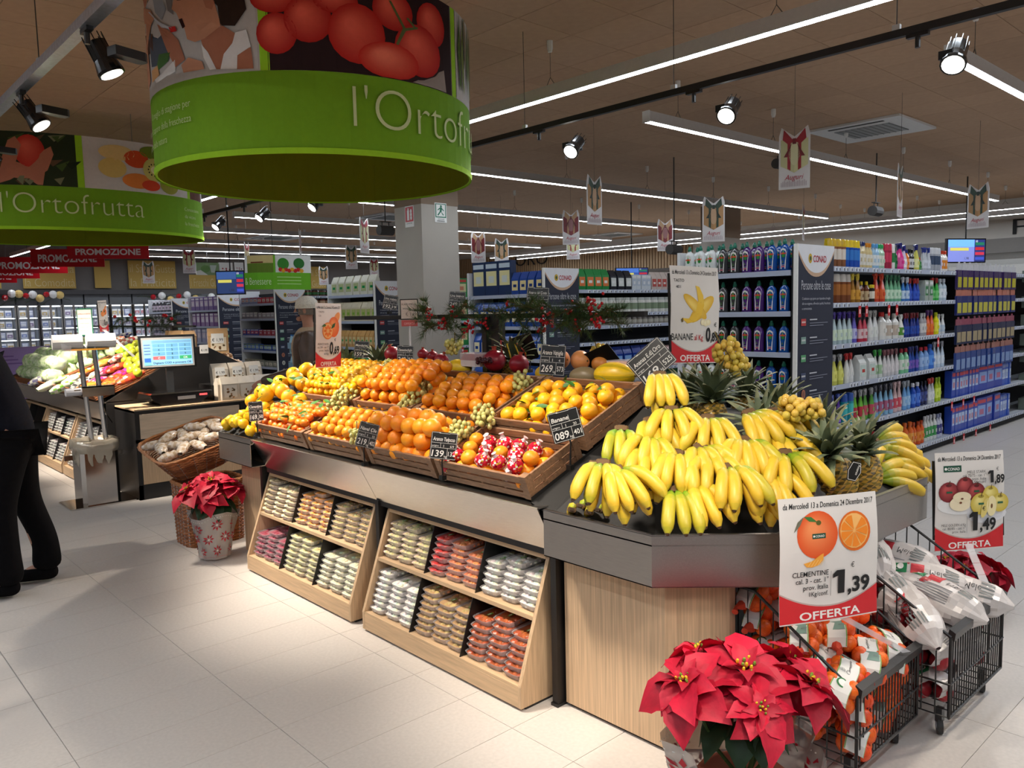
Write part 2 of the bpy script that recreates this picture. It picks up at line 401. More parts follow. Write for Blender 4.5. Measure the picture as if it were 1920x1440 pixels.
# wooden slats high on the back wall
g = G(C(176, 146, 112)); y = 14.2
while y < 25.6: g.box((X1-.05, y, 2.75), (X1-.004, y+.07, 3.62)); y += .115
g.box((X1-.012, 14.2, 2.75), (X1-.002, 25.6, 3.62), C(120, 92, 66))
o = g.build('wall_slat', mat('slat_wood', rough=.6, noise=.1), wb); o['kind'] = 'stuff'
g = G(C(70, 62, 56)); g.box((X1-.3, 14.2, 2.66), (X1-.01, 25.6, 2.75)); struct(g, 'trim_1', matte)
def letters(txt, o, e1, size, w, label, col=INK, thick=.03, name='wall_lettering'):
    g = G(col); o = V3(o); e1 = V3(e1); n = e1.cross(V3((0, 0, 1)))
    vs, fs = text_geo(txt, -.012, 0, 4); x0 = min(p[0] for p in vs); x1 = max(p[0] for p in vs); k = w/(x1-x0)
    for h in (thick*.5, thick):
        pts = [o+e1*(x-x0)*k+V3((0, 0, y*size))+n*h for x, y in vs]; g.faces(pts, fs)
    return tag(g.build(name, matte), label, 'lettering')
a = at(967, 500, 0, X1-.05); b = at(1027, 498, 0, X1-.05)
letters('ORO', (X1-.05, a.y, 3.18), (0, -1, 0), .62, abs(a.y-b.y), 'black capital letters ORO on the wooden slatted wall')
a = at(1899, 440, 0, X1); letters('PI', (X1-.005, a.y, a.z), (0, -1, 0), .5, .62, 'black capital letters on pale wall above the far right shelves', thick=.02)
a = at(1622, 465, 0, X1); letters('O', (X1-.005, a.y+.25, a.z-.3), (0, -1, 0), .62, .52, 'round black letter on pale wall behind the cleaning shelves', thick=.02)
# pillars
def pillar(cx, cy, w, name, capz):
    g = G(C(176, 168, 158)); g.box((cx-w/2, cy-w/2, 0), (cx+w/2, cy+w/2, CEIL)); o = struct(g, name, wallm)
    g = G(C(132, 112, 94)); g.box((cx-w/2-.004, cy-w/2-.004, capz), (cx+w/2+.004, cy+w/2+.004, CEIL-.01)); c = g.build('pillar_cap', wallm, o)
    return o
PW = .62; PC = dep(791, 430, 10.6); PX, PY = PC.x+PW/2, PC.y+PW/2
pl = pillar(PX, PY, PW, 'pillar', 3.02)
P2 = dep(1359, 420, 17.5); pillar(P2.x+.3, P2.y+.3, .62, 'pillar', 3.06)
# pillar signs
def psign(px, py, w, h, face, bg, label, kind):
    if face == 'x': o = at(px, py, 0, PX-PW/2-.002); e1 = V3((0, -1, 0)); n = V3((-1, 0, 0))
    else: o = at(px, py, 1, PY-PW/2-.002); e1 = V3((1, 0, 0)); n = V3((0, -1, 0))
    g = G(WHITE); g.obox(o-e1*w/2-V3((0, 0, h/2)), e1*w, n*.004, V3((0, 0, h)))
    p = Print(g, plane_fn(o+n*.004, e1, V3((0, 0, 1)), n), .001)
    p.rect(-w*.45, -h*.25, w*.45, h*.46, bg); p.lay()
    if kind == 'fire':
        p.rect(-w*.25, -h*.18, 0, h*.3, WHITE); p.rect(-w*.18, h*.3, -w*.05, h*.4, WHITE)
        for k in range(3): p.ell(w*.2, -h*.08+k*h*.16, w*.1, h*.1, WHITE)
    else:
        p.rect(-w*.38, -h*.2, w*.38, h*.42, WHITE); p.lay(); p.ell(w*.02, h*.33, w*.08, w*.08, bg)
        for q in ([(-.05, .28), (.12, .26), (.05, .02), (-.1, .05)], [(.0, .05), (.08, .02), (.25, -.1), (.18, -.14)], [(-.1, .05), (0, .04), (-.22, -.16), (-.3, -.12)], [(.08, .25), (.28, .12), (.24, .08), (.08, .18)], [(-.05, .27), (-.26, .16), (-.28, .1), (-.05, .2)]):
            p.poly([(a*w, b*h) for a, b in q], bg)
    p.text('ESTINTORE' if kind == 'fire' else 'USCITA DI', 0, -h*.36, h*.09, INK, 'c', maxw=w*.8)
    if kind != 'fire': p.text('EMERGENZA', 0, -h*.46, h*.09, INK, 'c', maxw=w*.8)
    tag(g.build('safety_sign', plast), label, 'sign')
psign(768, 406, .2, .28, 'x', C(190, 30, 40), 'red fire extinguisher sign on left face of the white pillar', 'fire')
psign(826, 399, .2, .26, 'y', C(20, 110, 80), 'green emergency exit sign with running figure on the white pillar', 'exit')
# camera on the pillar
# ------------------------------------------------------------------ hanging strip lights
ZL = 3.33
def striplight(ax, c, a, b, label, group='suspended strip lights'):
    "linear light along axis ax at cross position c from a to b"
    def P(u, v, z): return (u, v, z) if ax == 0 else (v, u, z)
    t = thing('strip_light', label, 'light', P((a+b)/2, c, ZL), group)
    t['_o'] = t.location[:]
    g = G(C(205, 203, 202)); hw = .038
    g.box(P(a, c-hw, ZL+.004), P(b, c+hw, ZL+.10)); g.box(P(a-.012, c-hw-.003, ZL-.004), P(a, c+hw+.003, ZL+.103), C(230, 230, 230)); g.box(P(b, c-hw-.003, ZL-.004), P(b+.012, c+hw+.003, ZL+.103), C(230, 230, 230))
    g.build('housing', matte, t)
    g = G(); g.poly([P(a, c-.03, ZL), P(a, c+.03, ZL), P(b, c+.03, ZL), P(b, c-.03, ZL)] if ax == 0 else [P(a, c-.03, ZL), P(b, c-.03, ZL), P(b, c+.03, ZL), P(a, c+.03, ZL)])
    g.build('diffuser', stripm, t)
    n = max(2, int((b-a)/1.55)); 
    for k in range(n):
        u = a+.5+(b-a-1.)*k/(n-1)
        if k > 5: break
        g = G(C(90, 85, 80)); g.tube([P(u, c, ZL+.17), P(u, c, CEIL-.1)], .0025, 4)
        g.tube([P(u-.05, c, ZL+.1), P(u, c, ZL+.17), P(u+.05, c, ZL+.1)], .0035, 4)
        g.lathe([(.018, 0), (.026, .03), (.026, .09)], 8, C(230, 226, 220), o=P(u, c, CEIL-.098)); g.build('suspension_wire', matte, t)
    return t
rows = [(2.22, 6.4), (4.81, 6.2), (7.97, 6.1), (11.05, 6.1), (13.85, 6.1), (16.5, 6.1), (19.1, 6.1), (21.5, 6.1), (23.9, 6.1)]
nm = ['nearest the right edge', 'second from the right front', 'third, ending above the green drum', 'fourth, passing behind the pillar', 'fifth', 'sixth', 'seventh', 'eighth', 'last before the grey wall']
for (y, x), s in zip(rows, nm):
    striplight(0, y, x, 16.3, f'long white strip light above the shelf aisles, {s}'.replace(', fi', ' counted from the front, fi').replace(', six', ' counted from the front, six').replace(', seventh', ' counted from the front, seventh').replace(', eighth', ' counted from the front, eighth'))
striplight(1, 4.87, .2, 7.3, 'long white strip light running above the fruit island, top centre')
striplight(1, 4.84, 8.2, 13.2, 'white strip light above the second display, seen left of green drum')
striplight(1, 4.84, 19.2, 25.4, 'white strip light seen behind the red promotion banners')
striplight(1, 18.0, 3., 20.6, 'strip light crossing the far end of aisles, nearer of two')
striplight(1, 19.25, 3., 20.6, 'strip light crossing the far end of aisles, farther of two')
striplight(1, -.7, -3., 10., 'strip light above the aisle behind the photographer on the left')
striplight(1, -2.1, -3., 10., 'strip light added for fill above the aisle farther left, outside the picture')  # unseen extra strip, added to brighten the left floor and oak fronts
striplight(0, -.6, 0., 16.3, 'strip light above the right aisle, outside the picture')
striplight(0, -3.4, 0., 16.3, 'strip light behind the photographer, second row')
# ------------------------------------------------------------------ lighting tracks
def track(x, a, b, z, m, label, w=.035, h=.04):
    t = thing('light_track', label, 'light track', (x, (a+b)/2, z), None); t['_o'] = t.location[:]
    g = G(); g.box((x-w/2, a, z), (x+w/2, b, z+h)); g.build('rail', m, t)
    y = a+.4
    while y < b:
        g = G(C(60, 58, 56)); g.tube([(x, y, z+h+.02), (x, y, CEIL)], .003, 4); g.box((x-.012, y-.02, z+h), (x+.012, y+.02, z+h+.03), C(200, 200, 200)); g.build('hanger', matte, t); y += 1.45
    return t
track(4.55, .0, 12.4, 3.0, darkm, 'black lighting track crossing the ceiling from top right behind green drum')
track(1.215, -2.4, 9.9, 3.0, mat('galvanised_steel', C(176, 184, 196), rough=.35, metal=1, noise=.12), 'grey galvanised lighting track at the top left', .06, .05)
def spot(x, y, tgt, zt, label, grp, side=1):
    "track spotlight: adapter, stem, driver box, finned cylinder, lens"
    t = thing('track_spotlight', label, 'spotlight', (x, y, zt), grp); t['_o'] = t.location[:]
    g = G(C(22, 20, 20)); g.box((x-.016, y-.055, zt-.02), (x+.016, y+.055, zt-.001)); g.tube([(x, y, zt-.01), (x, y, zt-.075)], .014, 8); g.build('stem', plast, t)
    return t
fins = G(C(20, 19, 19))
prof = [(.02, .15), (.05, .15), (.052, .06), (.066, .0), (.066, -.015)]
fins.lathe(prof[::-1], 16, C(20, 19, 19))
for k in range(10):
    a = 2*PI*k/10
    fins.obox((.05*math.cos(a)-.002, .05*math.sin(a)-.002, .06), (.004, 0, 0), (0, .004, 0), (.0, 0, .125))
spot_me = fins.build('lamp_head', gloss, None, local=True)
g = G(); g.lathe([(.055, 0), (.001, -.001)], 16, caps=False); lens_me = g.build('lens', discm, None, local=True)
g = G(C(26, 25, 26)); g.prism([(-.09, -.035), (.07, -.035), (.09, -.02), (.09, .02), (.07, .035), (-.09, .035)], -.022, .022); drv_me = g.build('driver_box', plast, None, local=True)
first = True
names = ['large black track spotlight at upper right corner', 'black track spotlight above the clementine sign, second from right', 'black track spotlight above the shelves, third from right',
         'black track spotlight partly behind green drum rim', 'black track spotlight seen under green drum, middle of three', 'black track spotlight at far left end of the back track', 'black track spotlight hidden behind the green drum',
         'large black track spotlight on grey track left of the picture drum', 'black track spotlight on grey track at left edge, second nearest', 'black track spotlight on grey track cut by left edge', 'black track spotlight far along the grey track', 'black track spotlight on grey track above top edge', 'black track spotlight over photographer, grey track', 'black track spotlight above top right edge', 'black track spotlight behind the photographer on grey track', 'black track spotlight farthest behind the photographer, grey track']
for i, (x, y, z, tg) in enumerate(SPOTS):
    tx = 4.55 if x > 3 else 1.215
    t = spot(tx, y+.12 if x > 3 else y-.06, tg, 3.0, names[i], 'black track spotlights')
    d = (V3(tg)-V3((x, y, z))).normalized(); up = -d; ex = up.cross(V3((0, 1, 0))).normalized()
    M = frame(V3((x, y, z))-t.location, ex, up.cross(ex))
    for pr, mm in ((spot_me, M), (lens_me, frame(V3((x, y, z))+d*.0175-t.location, ex, up.cross(ex))), (drv_me, frame(V3((0, 0, -.1)), (1, 0 if x > 3 else .3, 0), (0, 1, 0)))):
        o = pr if first else pr.copy()
        if not first: COL.objects.link(o)
        o.parent = t; o.matrix_local = mm
        if pr is drv_me: o.location = (x+.055-tx, -.09 if x > 3 else -.05, -.105)
    first = False
# ceiling vents
def vent(px, py, w, l, label):
    c = at(px, py, 2, CEIL-.02); t = thing('ceiling_vent', label, 'air vent', c, 'ceiling air vents'); t['_o'] = t.location[:]
    g = G(C(215, 212, 208)); g.box((c.x-w/2, c.y-l/2, c.z-.015), (c.x+w/2, c.y+l/2, c.z+.012)); g.build('frame', matte, t)
    g = G(C(150, 150, 148)); g.box((c.x-w*.26, c.y-l*.3, c.z-.022), (c.x+w*.26, c.y+l*.3, c.z-.014))
    for k in range(9): yy = c.y-l*.3+l*.6*k/9; g.box((c.x-w*.26, yy, c.z-.026), (c.x+w*.26, yy+.012, c.z-.02), C(120, 120, 118))
    g.build('grille', matte, t)
    g = G(C(60, 58, 56)); g.box((c.x-w*.42, c.y-l*.3, c.z-.02), (c.x-w*.38, c.y+l*.3, c.z-.0152)); g.build('slot', matte, t)
vent(1634, 243, 1.15, 1.15, 'white square air vent in ceiling above the cleaning aisle')
vent(1153, 440, 1.2, 1.2, 'white air vent far back above the middle aisles')
vent(733, 407, 1.2, 1.2, 'white air vent in ceiling just left of the pillar')
vent(515, 446, 1.3, 1.3, 'white air vent behind the left track spotlights')
# little projectors / cameras under the ceiling
for px, py, s in ((1462, 308, 'above the red-ribboned gift card'), (1642, 396, 'right of centre above the back wall'), (723, 432, 'beside the pillar on its left'), (1264, 468, 'low above the wooden slats')):
    c = dep(px, py, 12); g = G(C(70, 66, 64)); g.tube([(c.x-.12, c.y, c.z), (c.x+.12, c.y, c.z)], .075, 12); g.tube([(c.x-.06, c.y, c.z), (c.x-.06, c.y, min(CEIL, c.z+.13))], .008, 6); g.tube([(c.x+.06, c.y, c.z), (c.x+.06, c.y, min(CEIL, c.z+.13))], .008, 6)
    g.box((c.x-.09, c.y-.03, c.z+.12), (c.x+.09, c.y+.03, c.z+.13)); g.tube([(c.x, c.y, c.z+.13), (c.x, c.y, CEIL)], .01, 6)
    tag(g.build('ceiling_speaker', matte), f'grey cylindrical ceiling speaker {s}', 'speaker', 'ceiling speakers')
# ------------------------------------------------------------------ fruit island
TH = R(22); E2 = V3((math.cos(TH), 0, math.sin(TH))); E3 = V3((-math.sin(TH), 0, math.cos(TH))); EY = V3((0, 1, 0))
ROW1 = V3((2.15, 0, .845)); ROW2 = V3((2.467, 0, 1.002))
def slope(row, y, s, n=0.): return row+EY*y+E2*s+E3*n
isl = thing('display_island', 'long fruit display island with pale oak ends and stainless trays', 'display stand', (3.0, 3.45, 0)); isl['_o'] = isl.location[:]
# end plinths, carcass, posts
def plinth(pg, zt):
    g = G(); g.prism(pg, .015, zt)
    o = g.build('end_plinth', mat('pale_oak_vertical', C(203, 172, 138), rough=.48, noise=.2, nscale=5, stretch=(26, 26, .6)), isl); return o
plinth([(2.225, 2.15), (2.225, 1.66), (2.385, 1.50), (2.42, 1.50), (2.44, 1.52), (2.44, 2.15)][::-1], .66)
plinth([(2.225, 4.80), (2.225, 5.15), (2.415, 5.34), (2.44, 5.34), (2.44, 4.80)], .66)
g = G(C(40, 28, 22)); g.prism([(2.24, 2.14), (2.24, 1.67), (2.39, 1.515), (2.43, 2.14)], 0.0, .0145); g.prism([(2.24, 4.81), (2.24, 5.14), (2.42, 5.33), (2.43, 4.81)], 0, .0145); g.build('toe_kick', matte, isl)
g = G(C(16, 15, 15)); g.box((2.56, 1.8, .0), (3.5, 5.2, .66));
g.build('carcass', darkm, isl)
for y in (2.163, 3.43, 4.765):
    g = G(C(20, 19, 19)); g.box((2.19, y, 0), (2.255, y+.03, .64)); g.box((2.255, y, 0), (2.44, y+.03, .66)); g.box((2.183, y-.004, 0), (2.262, y+.034, .012), C(60, 60, 60)); g.build('post', darkm, isl)
# stainless sloped fascia, two modules, with a top shelf strip
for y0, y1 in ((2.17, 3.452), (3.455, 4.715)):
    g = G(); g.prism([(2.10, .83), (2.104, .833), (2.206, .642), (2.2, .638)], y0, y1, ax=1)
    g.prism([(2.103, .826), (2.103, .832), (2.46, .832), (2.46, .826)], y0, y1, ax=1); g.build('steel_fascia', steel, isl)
    g = G(C(18, 17, 17)); g.box((2.2, y0, .612), (2.44, y1, .640)); g.build('black_rail', darkm, isl)  # solid black strip below the lower lip of the fascia
# end trays: octagonal with vertical fascia
def tray(pts, name='steel_tray'):
    g = G(); n = len(pts); zt, zb = .832, .652
    for i in range(n-1):
        (ax, ay), (bx, by) = pts[i], pts[i+1]
        d = V3((bx-ax, by-ay, 0)).normalized(); nn = V3((-d.y, d.x, 0))
        if nn.dot(V3((3.0-ax, 3.45-ay, 0))) < 0: nn = -nn
        g.obox((ax, ay, zb), (bx-ax, by-ay, 0), nn*.004, (0, 0, zt-zb))
        g.obox((ax, ay, zt-.002), (bx-ax, by-ay, 0), nn*.016, (0, 0, .004))
    o = g.build(name, mat('brushed_steel_tray', C(170, 164, 158), rough=.3, metal=1, noise=.05, nscale=9, bump=.05, bscale=60, stretch=(30, 2, 30)), isl)
    g = G(); g.prism(pts, .795, .80); g.prism(pts, .652, .656); g.build('tray_base', steel, isl)
    return o
tray([(2.10, 2.135), (2.10, 1.62), (2.40, 1.32), (3.62, 1.30), (3.92, 1.60), (3.92, 2.15)])
tray([(2.10, 4.72), (2.10, 5.2), (2.4, 5.5), (3.62, 5.5), (3.92, 5.2), (3.92, 4.72)])
# back carcass under the slopes + black sloped bed
bed = mat('black_bed', C(17, 16, 15), rough=.7, noise=.1)
g = G(); g.prism([(2.2, .80), (2.2, .835), (2.46, .935), (2.47, .975), (2.87, 1.145), (2.89, 1.2), (3.13, 1.2), (3.15, 1.145), (3.54, .99), (3.86, .84), (3.86, .8)], 2.235, 4.73, ax=1); g.box((2.92, 3.85, 1.2), (3.12, 4.65, 1.262)); g.build('sloped_bed', bed, isl)
# banana bed: stepped black pyramid end
g = G(); apex = [(2.85, 2.22, 1.12), (3.15, 2.22, 1.12)]; base = [(2.13, 2.13, .80), (2.13, 1.63, .80), (2.41, 1.35, .80), (3.6, 1.33, .80), (3.88, 1.6, .8), (3.88, 2.13, .8)]
up = [(2.75, 2.16, 1.16), (2.64, 2.0, 1.15), (2.76, 1.88, 1.15), (3.3, 1.88, 1.1), (3.4, 1.95, 1.1), (3.35, 2.16, 1.1)]
for i in range(5): g.poly([base[i], base[i+1], up[i+1], up[i]])
g.poly(up); g.poly([(2.13, 2.232, .81), (2.13, 2.232, .86), (3.0, 2.232, 1.2), (3.88, 2.232, .86), (3.88, 2.232, .81)]); g.poly([(2.13, 2.13, .80), up[0], (3.0, 2.23, 1.2), (2.13, 2.232, .84)])
g.build('banana_bed', bed, isl)
g = G()
b2 = [(x, 6.87-y, z) for x, y, z in base]; u2 = [(x, 6.87-y, z) for x, y, z in up]
for i in range(5): g.poly([b2[i], b2[i+1], u2[i+1], u2[i]])
g.poly(u2); g.build('lemon_bed', bed, isl)
# ------------------------------------------------------------------ crates
CRN = [0]
def crate(row, y0, y1, depth, h, label, grp='brown slatted fruit crates'):
    "every wall is two rails with slotted board between, plus corner posts"
    o0 = slope(row, y0, 0); t = thing('fruit_crate', label, 'crate', o0, grp); t['_o'] = t.location[:]
    W = y1-y0
    def B(name, s0, s1, a0, a1, n0, n1, m=crate_m):
        g = G(); g.obox(slope(row, y0+a0, s0, n0), E2*(s1-s0), EY*(a1-a0), E3*(n1-n0)); return g.build(name, m, t)
    B('crate_base', 0.012, depth-.012, .012, W-.012, 0.002, .008)
    hs = (.0, h*.26, h*.34, h*.60, h*.68, h)
    for q, (sa, sb) in enumerate(((0, .012), (depth-.012, depth))):
        for k in range(3): B('slat', sa, sb, .03, W-.03, hs[2*k], hs[2*k+1])
        for u in (.25, .5, .75): B('rib', sa+.003, sb-.003, W*u-.006, W*u+.006, hs[1], hs[4])
    for a, b in ((0, .012), (W-.012, W)):
        for k in range(3): B('slat', .03, depth-.03, a, b, hs[2*k], hs[2*k+1])
        for u in (.3, .65): B('rib', depth*u-.006, depth*u+.006, a+.003, b-.003, hs[1], hs[4])
    for s in (0, depth-.032):
        for a in (0, W-.032): B('corner_post', s-.003, s+.033, a-.003, a+.033, -.002, h+.004)
    return t
cr = [(ROW1, 2.25, 2.835, 'front crate of foil-wrapped and plain oranges, nearest to bananas'),
      (ROW1, 2.865, 3.41, 'front crate of large oranges between two price tags'),
      (ROW1, 3.455, 4.035, 'front crate of small oranges, third from the bananas'),
      (ROW1, 4.065, 4.66, 'front crate of leafy mandarins next to the yellow lemons'),
      (ROW2, 2.235, 2.83, 'upper crate of yellow-orange leafy oranges beside the bananas'),
      (ROW2, 2.85, 3.43, 'upper crate of neatly rowed oranges below the pomegranates'),
      (ROW2, 3.455, 4.035, 'upper crate of oranges heaped behind the white grapes'),
      (ROW2, 4.065, 4.66, 'upper crate of yellow leafy mandarins under the orange offer sign')]
for r_, a, b, l in cr: crate(r_, a, b, .325 if r_ is ROW1 else .44, .098, l)
# ------------------------------------------------------------------ citrus
def citrus_proto(name, col, r, fl=.94, cat='orange', dot=C(110, 120, 50), nip=0.):
    g = G(col); k = 9; n = 14
    pr = []
    for i in range(k+1):
        a = PI*i/k; rr = r*math.sin(a); z = -r*fl*math.cos(a)
        if i == k: z -= r*.05
        pr.append((max(rr, r*.06), z))
    if nip: pr[-1] = (r*.08, r*fl+nip); pr[-2] = (r*.25, r*fl+nip*.2); pr[0] = (r*.08, -r*fl-nip*.6)
    g.lathe(pr, n, cols=[col]*(k-1)+[tuple(c*.93 for c in col)]); g.lathe([(r*.09, r*fl-r*.045+nip*0), (r*.03, r*fl-r*.0)], 6, dot)
    o = g.build(name, citrus, None, local=True, smooth=True); o['category'] = cat; return o
ORG, ORD_, YOR, MAN, LEM = C(250, 152, 24), C(240, 124, 16), C(250, 170, 20), C(240, 112, 18), C(252, 204, 30)
pA = citrus_proto('orange', ORG, .036); pB = citrus_proto('orange', ORG, .044); pC = citrus_proto('orange', C(250, 160, 34), .0325)
pY = citrus_proto('orange', C(250, 178, 24), .037); pM = citrus_proto('mandarin', C(242, 124, 22), .028, .84, 'mandarin', C(60, 100, 40))
pYM = citrus_proto('mandarin', C(248, 184, 22), .027, .88, 'mandarin', C(80, 120, 40)); pBig = citrus_proto('citrus', C(252, 188, 30), .05, .92, 'citrus fruit'); pLem = citrus_proto('lemon', C(254, 206, 34), .034, 1.0, 'lemon', nip=.008)
# foil-wrapped orange: red print with white flecks, a part-painted mesh
g = G(); r = .036; n, k = 20, 14; pts = []
for i in range(k+1):
    for j in range(n):
        a, b = PI*(i+.02)/(k+.04), 2*PI*j/n; q = r*(1+.05*math.sin(b*9+i)*math.sin(a)); pts.append((q*math.sin(a)*math.cos(b), q*math.sin(a)*math.sin(b), -q*.95*math.cos(a)))
fs = []; cs = []; pal = [C(196, 26, 52)]*7+[C(240, 226, 226)]*2+[C(206, 170, 60)]+[C(150, 16, 36)]*2
for i in range(k):
    for j in range(n): fs.append((i*n+j, i*n+(j+1) % n, (i+1)*n+(j+1) % n, (i+1)*n+j)); cs.append(rnd.choice(pal))
g.faces(pts, fs, cols=cs); g.lathe([(.012, .032), (.006, .043), (.012, .052)], 10, C(225, 200, 200))
pW = g.build('wrapped_orange', gloss, None, local=True); pW['category'] = 'orange'
# one leaf of citrus
g = G(C(52, 110, 34))
def leafshape(g, L, w, col, fold=.25, droop=.2, tipk=1.3, n=6, back=None):
    pts = []
    for i in range(n+1):
        t = i/n; ww = w*math.sin(PI*t**.8)**.8*(1-t*.25) if 0 < i < n else 0.0004; z = -droop*L*t*t
        pts += [(t*L, -ww, z+fold*ww), (t*L, 0, z), (t*L, ww, z+fold*ww)]
    fs = []
    for i in range(n):
        a = 3*i; fs += [(a, a+1, a+4, a+3), (a+1, a+2, a+5, a+4)]
    g.faces(pts, fs, col)
leafshape(g, .075, .016, C(56, 112, 36)); pLeaf = g.build('citrus_leaf', leafm, None, local=True, smooth=True); pLeaf['category'] = 'leaf'
def rndrot(): return (rnd.uniform(-.6, .6), rnd.uniform(-.6, .6), rnd.uniform(0, 6.28))
def pile(row, y0, y1, s0, s1, proto, r, layers, what, where, jit=.12, wrap=0., base=.012, grp=None, rowfrom='front', stag=True, mound=0.):
    "hex rows across the crate; layer k sits in the hollows of the one below"
    d = 2*r*1.01; grp = grp or what
    for L in range(layers):
        ny = max(1, int((y1-y0)/d-.001*L)-(L % 2 if stag else 0)); ns = max(1, int((s1-s0-(L)*d*.5)/(d*.9)))
        for i in range(ns):
            for j in range(ny-(i % 2)):
                y = y1-r-(L % 2)*r-(i % 2)*r-j*(y1-y0-2*r)/max(1, ny-1+(1e-9))*(1 if ny > 1 else 0)
                if y < y0+r*.8: continue
                s = s0+r+L*r*.62+i*d*.9; hh = base+r+L*r*1.42+mound*math.sin(PI*min(1, max(0, (s-s0)/(s1-s0))))*(L+1)
                if L < layers-1 and 0 < i < ns-1 and 0 < j < ny-1-(i % 2): continue   # hidden inside the heap
                c = slope(row, y+rnd.uniform(-jit, jit)*r, s+rnd.uniform(-jit, jit)*r, hh+rnd.uniform(-jit, jit)*r*.6)
                p = proto; w = what
                if wrap and rnd.random() < wrap: p = pW; w = 'orange in crinkled red foil'
                lab = f'{w}, {od(j)} from left, {od(i)} row, {["bottom","second","third","top"][min(3, L)]} layer, {where}'
                o = clone(p, c, rndrot(), rnd.uniform(.93, 1.07), lab[:], grp)
pile(ROW1, 2.27, 2.82, .0, .30, pA, .0365, 2, 'shiny orange', 'foil crate by bananas', wrap=.33, base=.016, grp='oranges in the foil crate')
pile(ROW1, 2.875, 3.40, .0, .31, pB, .043, 3, 'large orange', 'big-orange crate', base=.03, grp='large oranges in front crate')
pile(ROW1, 3.47, 4.03, .0, .31, pC, .0325, 2, 'small orange', 'third front crate', base=.03, mound=.012, grp='small oranges in the third front crate')
pile(ROW1, 4.08, 4.65, .0, .31, pM, .028, 3, 'leafy mandarin', 'front mandarin crate', jit=.35, base=.02, grp='mandarins in the front crate')
pile(ROW2, 2.25, 2.82, .0, .41, pY, .0375, 2, 'yellowish orange', 'upper leafy crate', jit=.3, grp='leafy oranges in the upper crate')
pile(ROW2, 2.87, 3.42, .0, .41, pA, .0345, 2, 'orange', 'neat upper crate', base=.03, mound=.01, grp='oranges in the neat upper crate')
pile(ROW2, 3.47, 4.03, .0, .41, pA, .036, 3, 'orange', 'heaped upper crate', jit=.2, base=.02, mound=.01, grp='oranges in the heaped upper crate')
pile(ROW2, 4.08, 4.70, .0, .43, pYM, .0275, 3, 'yellow mandarin', 'upper mandarin crate', jit=.35, base=.03, mound=.008, grp='yellow mandarins in the upper crate')
# the heap of lemons and large citrus on the far tray end: individual px-placed fruits on the far slope
def heapfruit(proto, n, y0, y1, s0, s1, h0, h1, r, what, where, grp):
    done = []; k = 0; tries = 0
    while k < n and tries < 4000:
        tries += 1
        y, s = rnd.uniform(y0, y1), rnd.uniform(s0, s1); f = math.sin(PI*min(1, max(0, (y-y0)/(y1-y0))))**.5
        c = slope(ROW1, y, s, h0+(h1-h0)*f*rnd.uniform(.75, 1))
        if all((c-q).length > 1.75*r for q in done):
            done.append(c); k += 1
    done.sort(key=lambda c: (round(c.z/(r*1.6)), -c.y))
    lv = {}
    for c in done:
        z = round(c.z/(r*1.6)); lv.setdefault(z, []).append(c)
    for a, z in enumerate(sorted(lv)):
        for b, c in enumerate(lv[z]): clone(proto, c, (rnd.uniform(-1.3, 1.3), rnd.uniform(-1.3, 1.3), rnd.uniform(0, 6)), rnd.uniform(.92, 1.1), f'{what}, {od(b)} from left, {od(a)} level up, {where}', grp)
heapfruit(pLem, 34, 4.72, 5.16, -.02, .25, .0, .1, .034, 'yellow lemon', 'heap at far end', 'lemons on the far tray')
heapfruit(pBig, 26, 4.62, 5.22, .24, .66, .06, .17, .048, 'big golden citrus', 'back of far heap', 'large golden citrus fruit')
# leaves among the mandarins and leafy oranges
def leaves(row, y0, y1, s0, s1, h, n, lab):
    cs = sorted([slope(row, rnd.uniform(y0, y1), rnd.uniform(s0, s1), h+rnd.uniform(0, .03)) for k in range(n)], key=lambda c: pix(c)[0])
    for k, c in enumerate(cs): clone(pLeaf, c, (rnd.uniform(-.9, .9), rnd.uniform(-.7, .5), rnd.uniform(0, 6.28)), rnd.uniform(.6, 1.05), f'green citrus leaf, {od(k)} from left, lying {lab}', 'citrus leaves '+lab)
leaves(ROW1, 4.1, 4.64, .02, .28, .13, 34, 'on the front mandarins'); leaves(ROW2, 4.1, 4.64, .02, .4, .14, 38, 'on the yellow mandarins')
leaves(ROW2, 2.3, 2.78, .05, .4, .10, 30, 'on the leafy upper oranges'); leaves(ROW1, 4.62, 5.0, .15, .5, .19, 10, 'on the big golden citrus')
# ------------------------------------------------------------------ bananas
YB, GB, BR = C(216, 178, 48), C(104, 146, 26), C(70, 48, 26)
def banana_mesh(name, green, L=.19, r=.0225, bend=1.25, sh=0.):
    "finger hanging down -Z, bulging out along +Y, tip curling back"
    g = G(); P = []; rr = []; cc = []; n = 11
    for i in range(n):
        t = i/(n-1); a = bend*(t-.42); rad = L/bend
        P.append((sh*t*t*.02, rad*(math.cos(a)-math.cos(bend*.42))+.004, -rad*(math.sin(a)+math.sin(bend*.42))))
        q = r*(.34+.66*min(1, max(0, (t-.06)/.2)))*(1-.62*max(0, (t-.80)/.2)**2)
        if t < .1: q = r*.36
        rr.append(q)
        mixg = max(0, min(1, green+(.7 if t < .12 else .45 if t < .24 else .2 if t < .36 else 0)+(.12 if t > .85 else 0)))
        cc.append(tuple(YB[k]*(1-mixg)+GB[k]*mixg for k in range(3)))
    P.append((P[-1][0], P[-1][1]-.002, P[-1][2]-.006)); rr.append(r*.25); cc[-1] = BR; cc.append(BR)
    g.tube(P, rr, 7, cols=cc); return g.build(name, banm, None, local=True, smooth=True)
BAN = [banana_mesh('banana', .0), banana_mesh('banana', .12, .195, .0235, 1.1, .6), banana_mesh('banana', .0, .185, .0225, 1.45, -.5)]
BANG = [banana_mesh('banana', .62, .18, .021, 1.0), banana_mesh('banana', .4, .19, .0225, 1.1)]
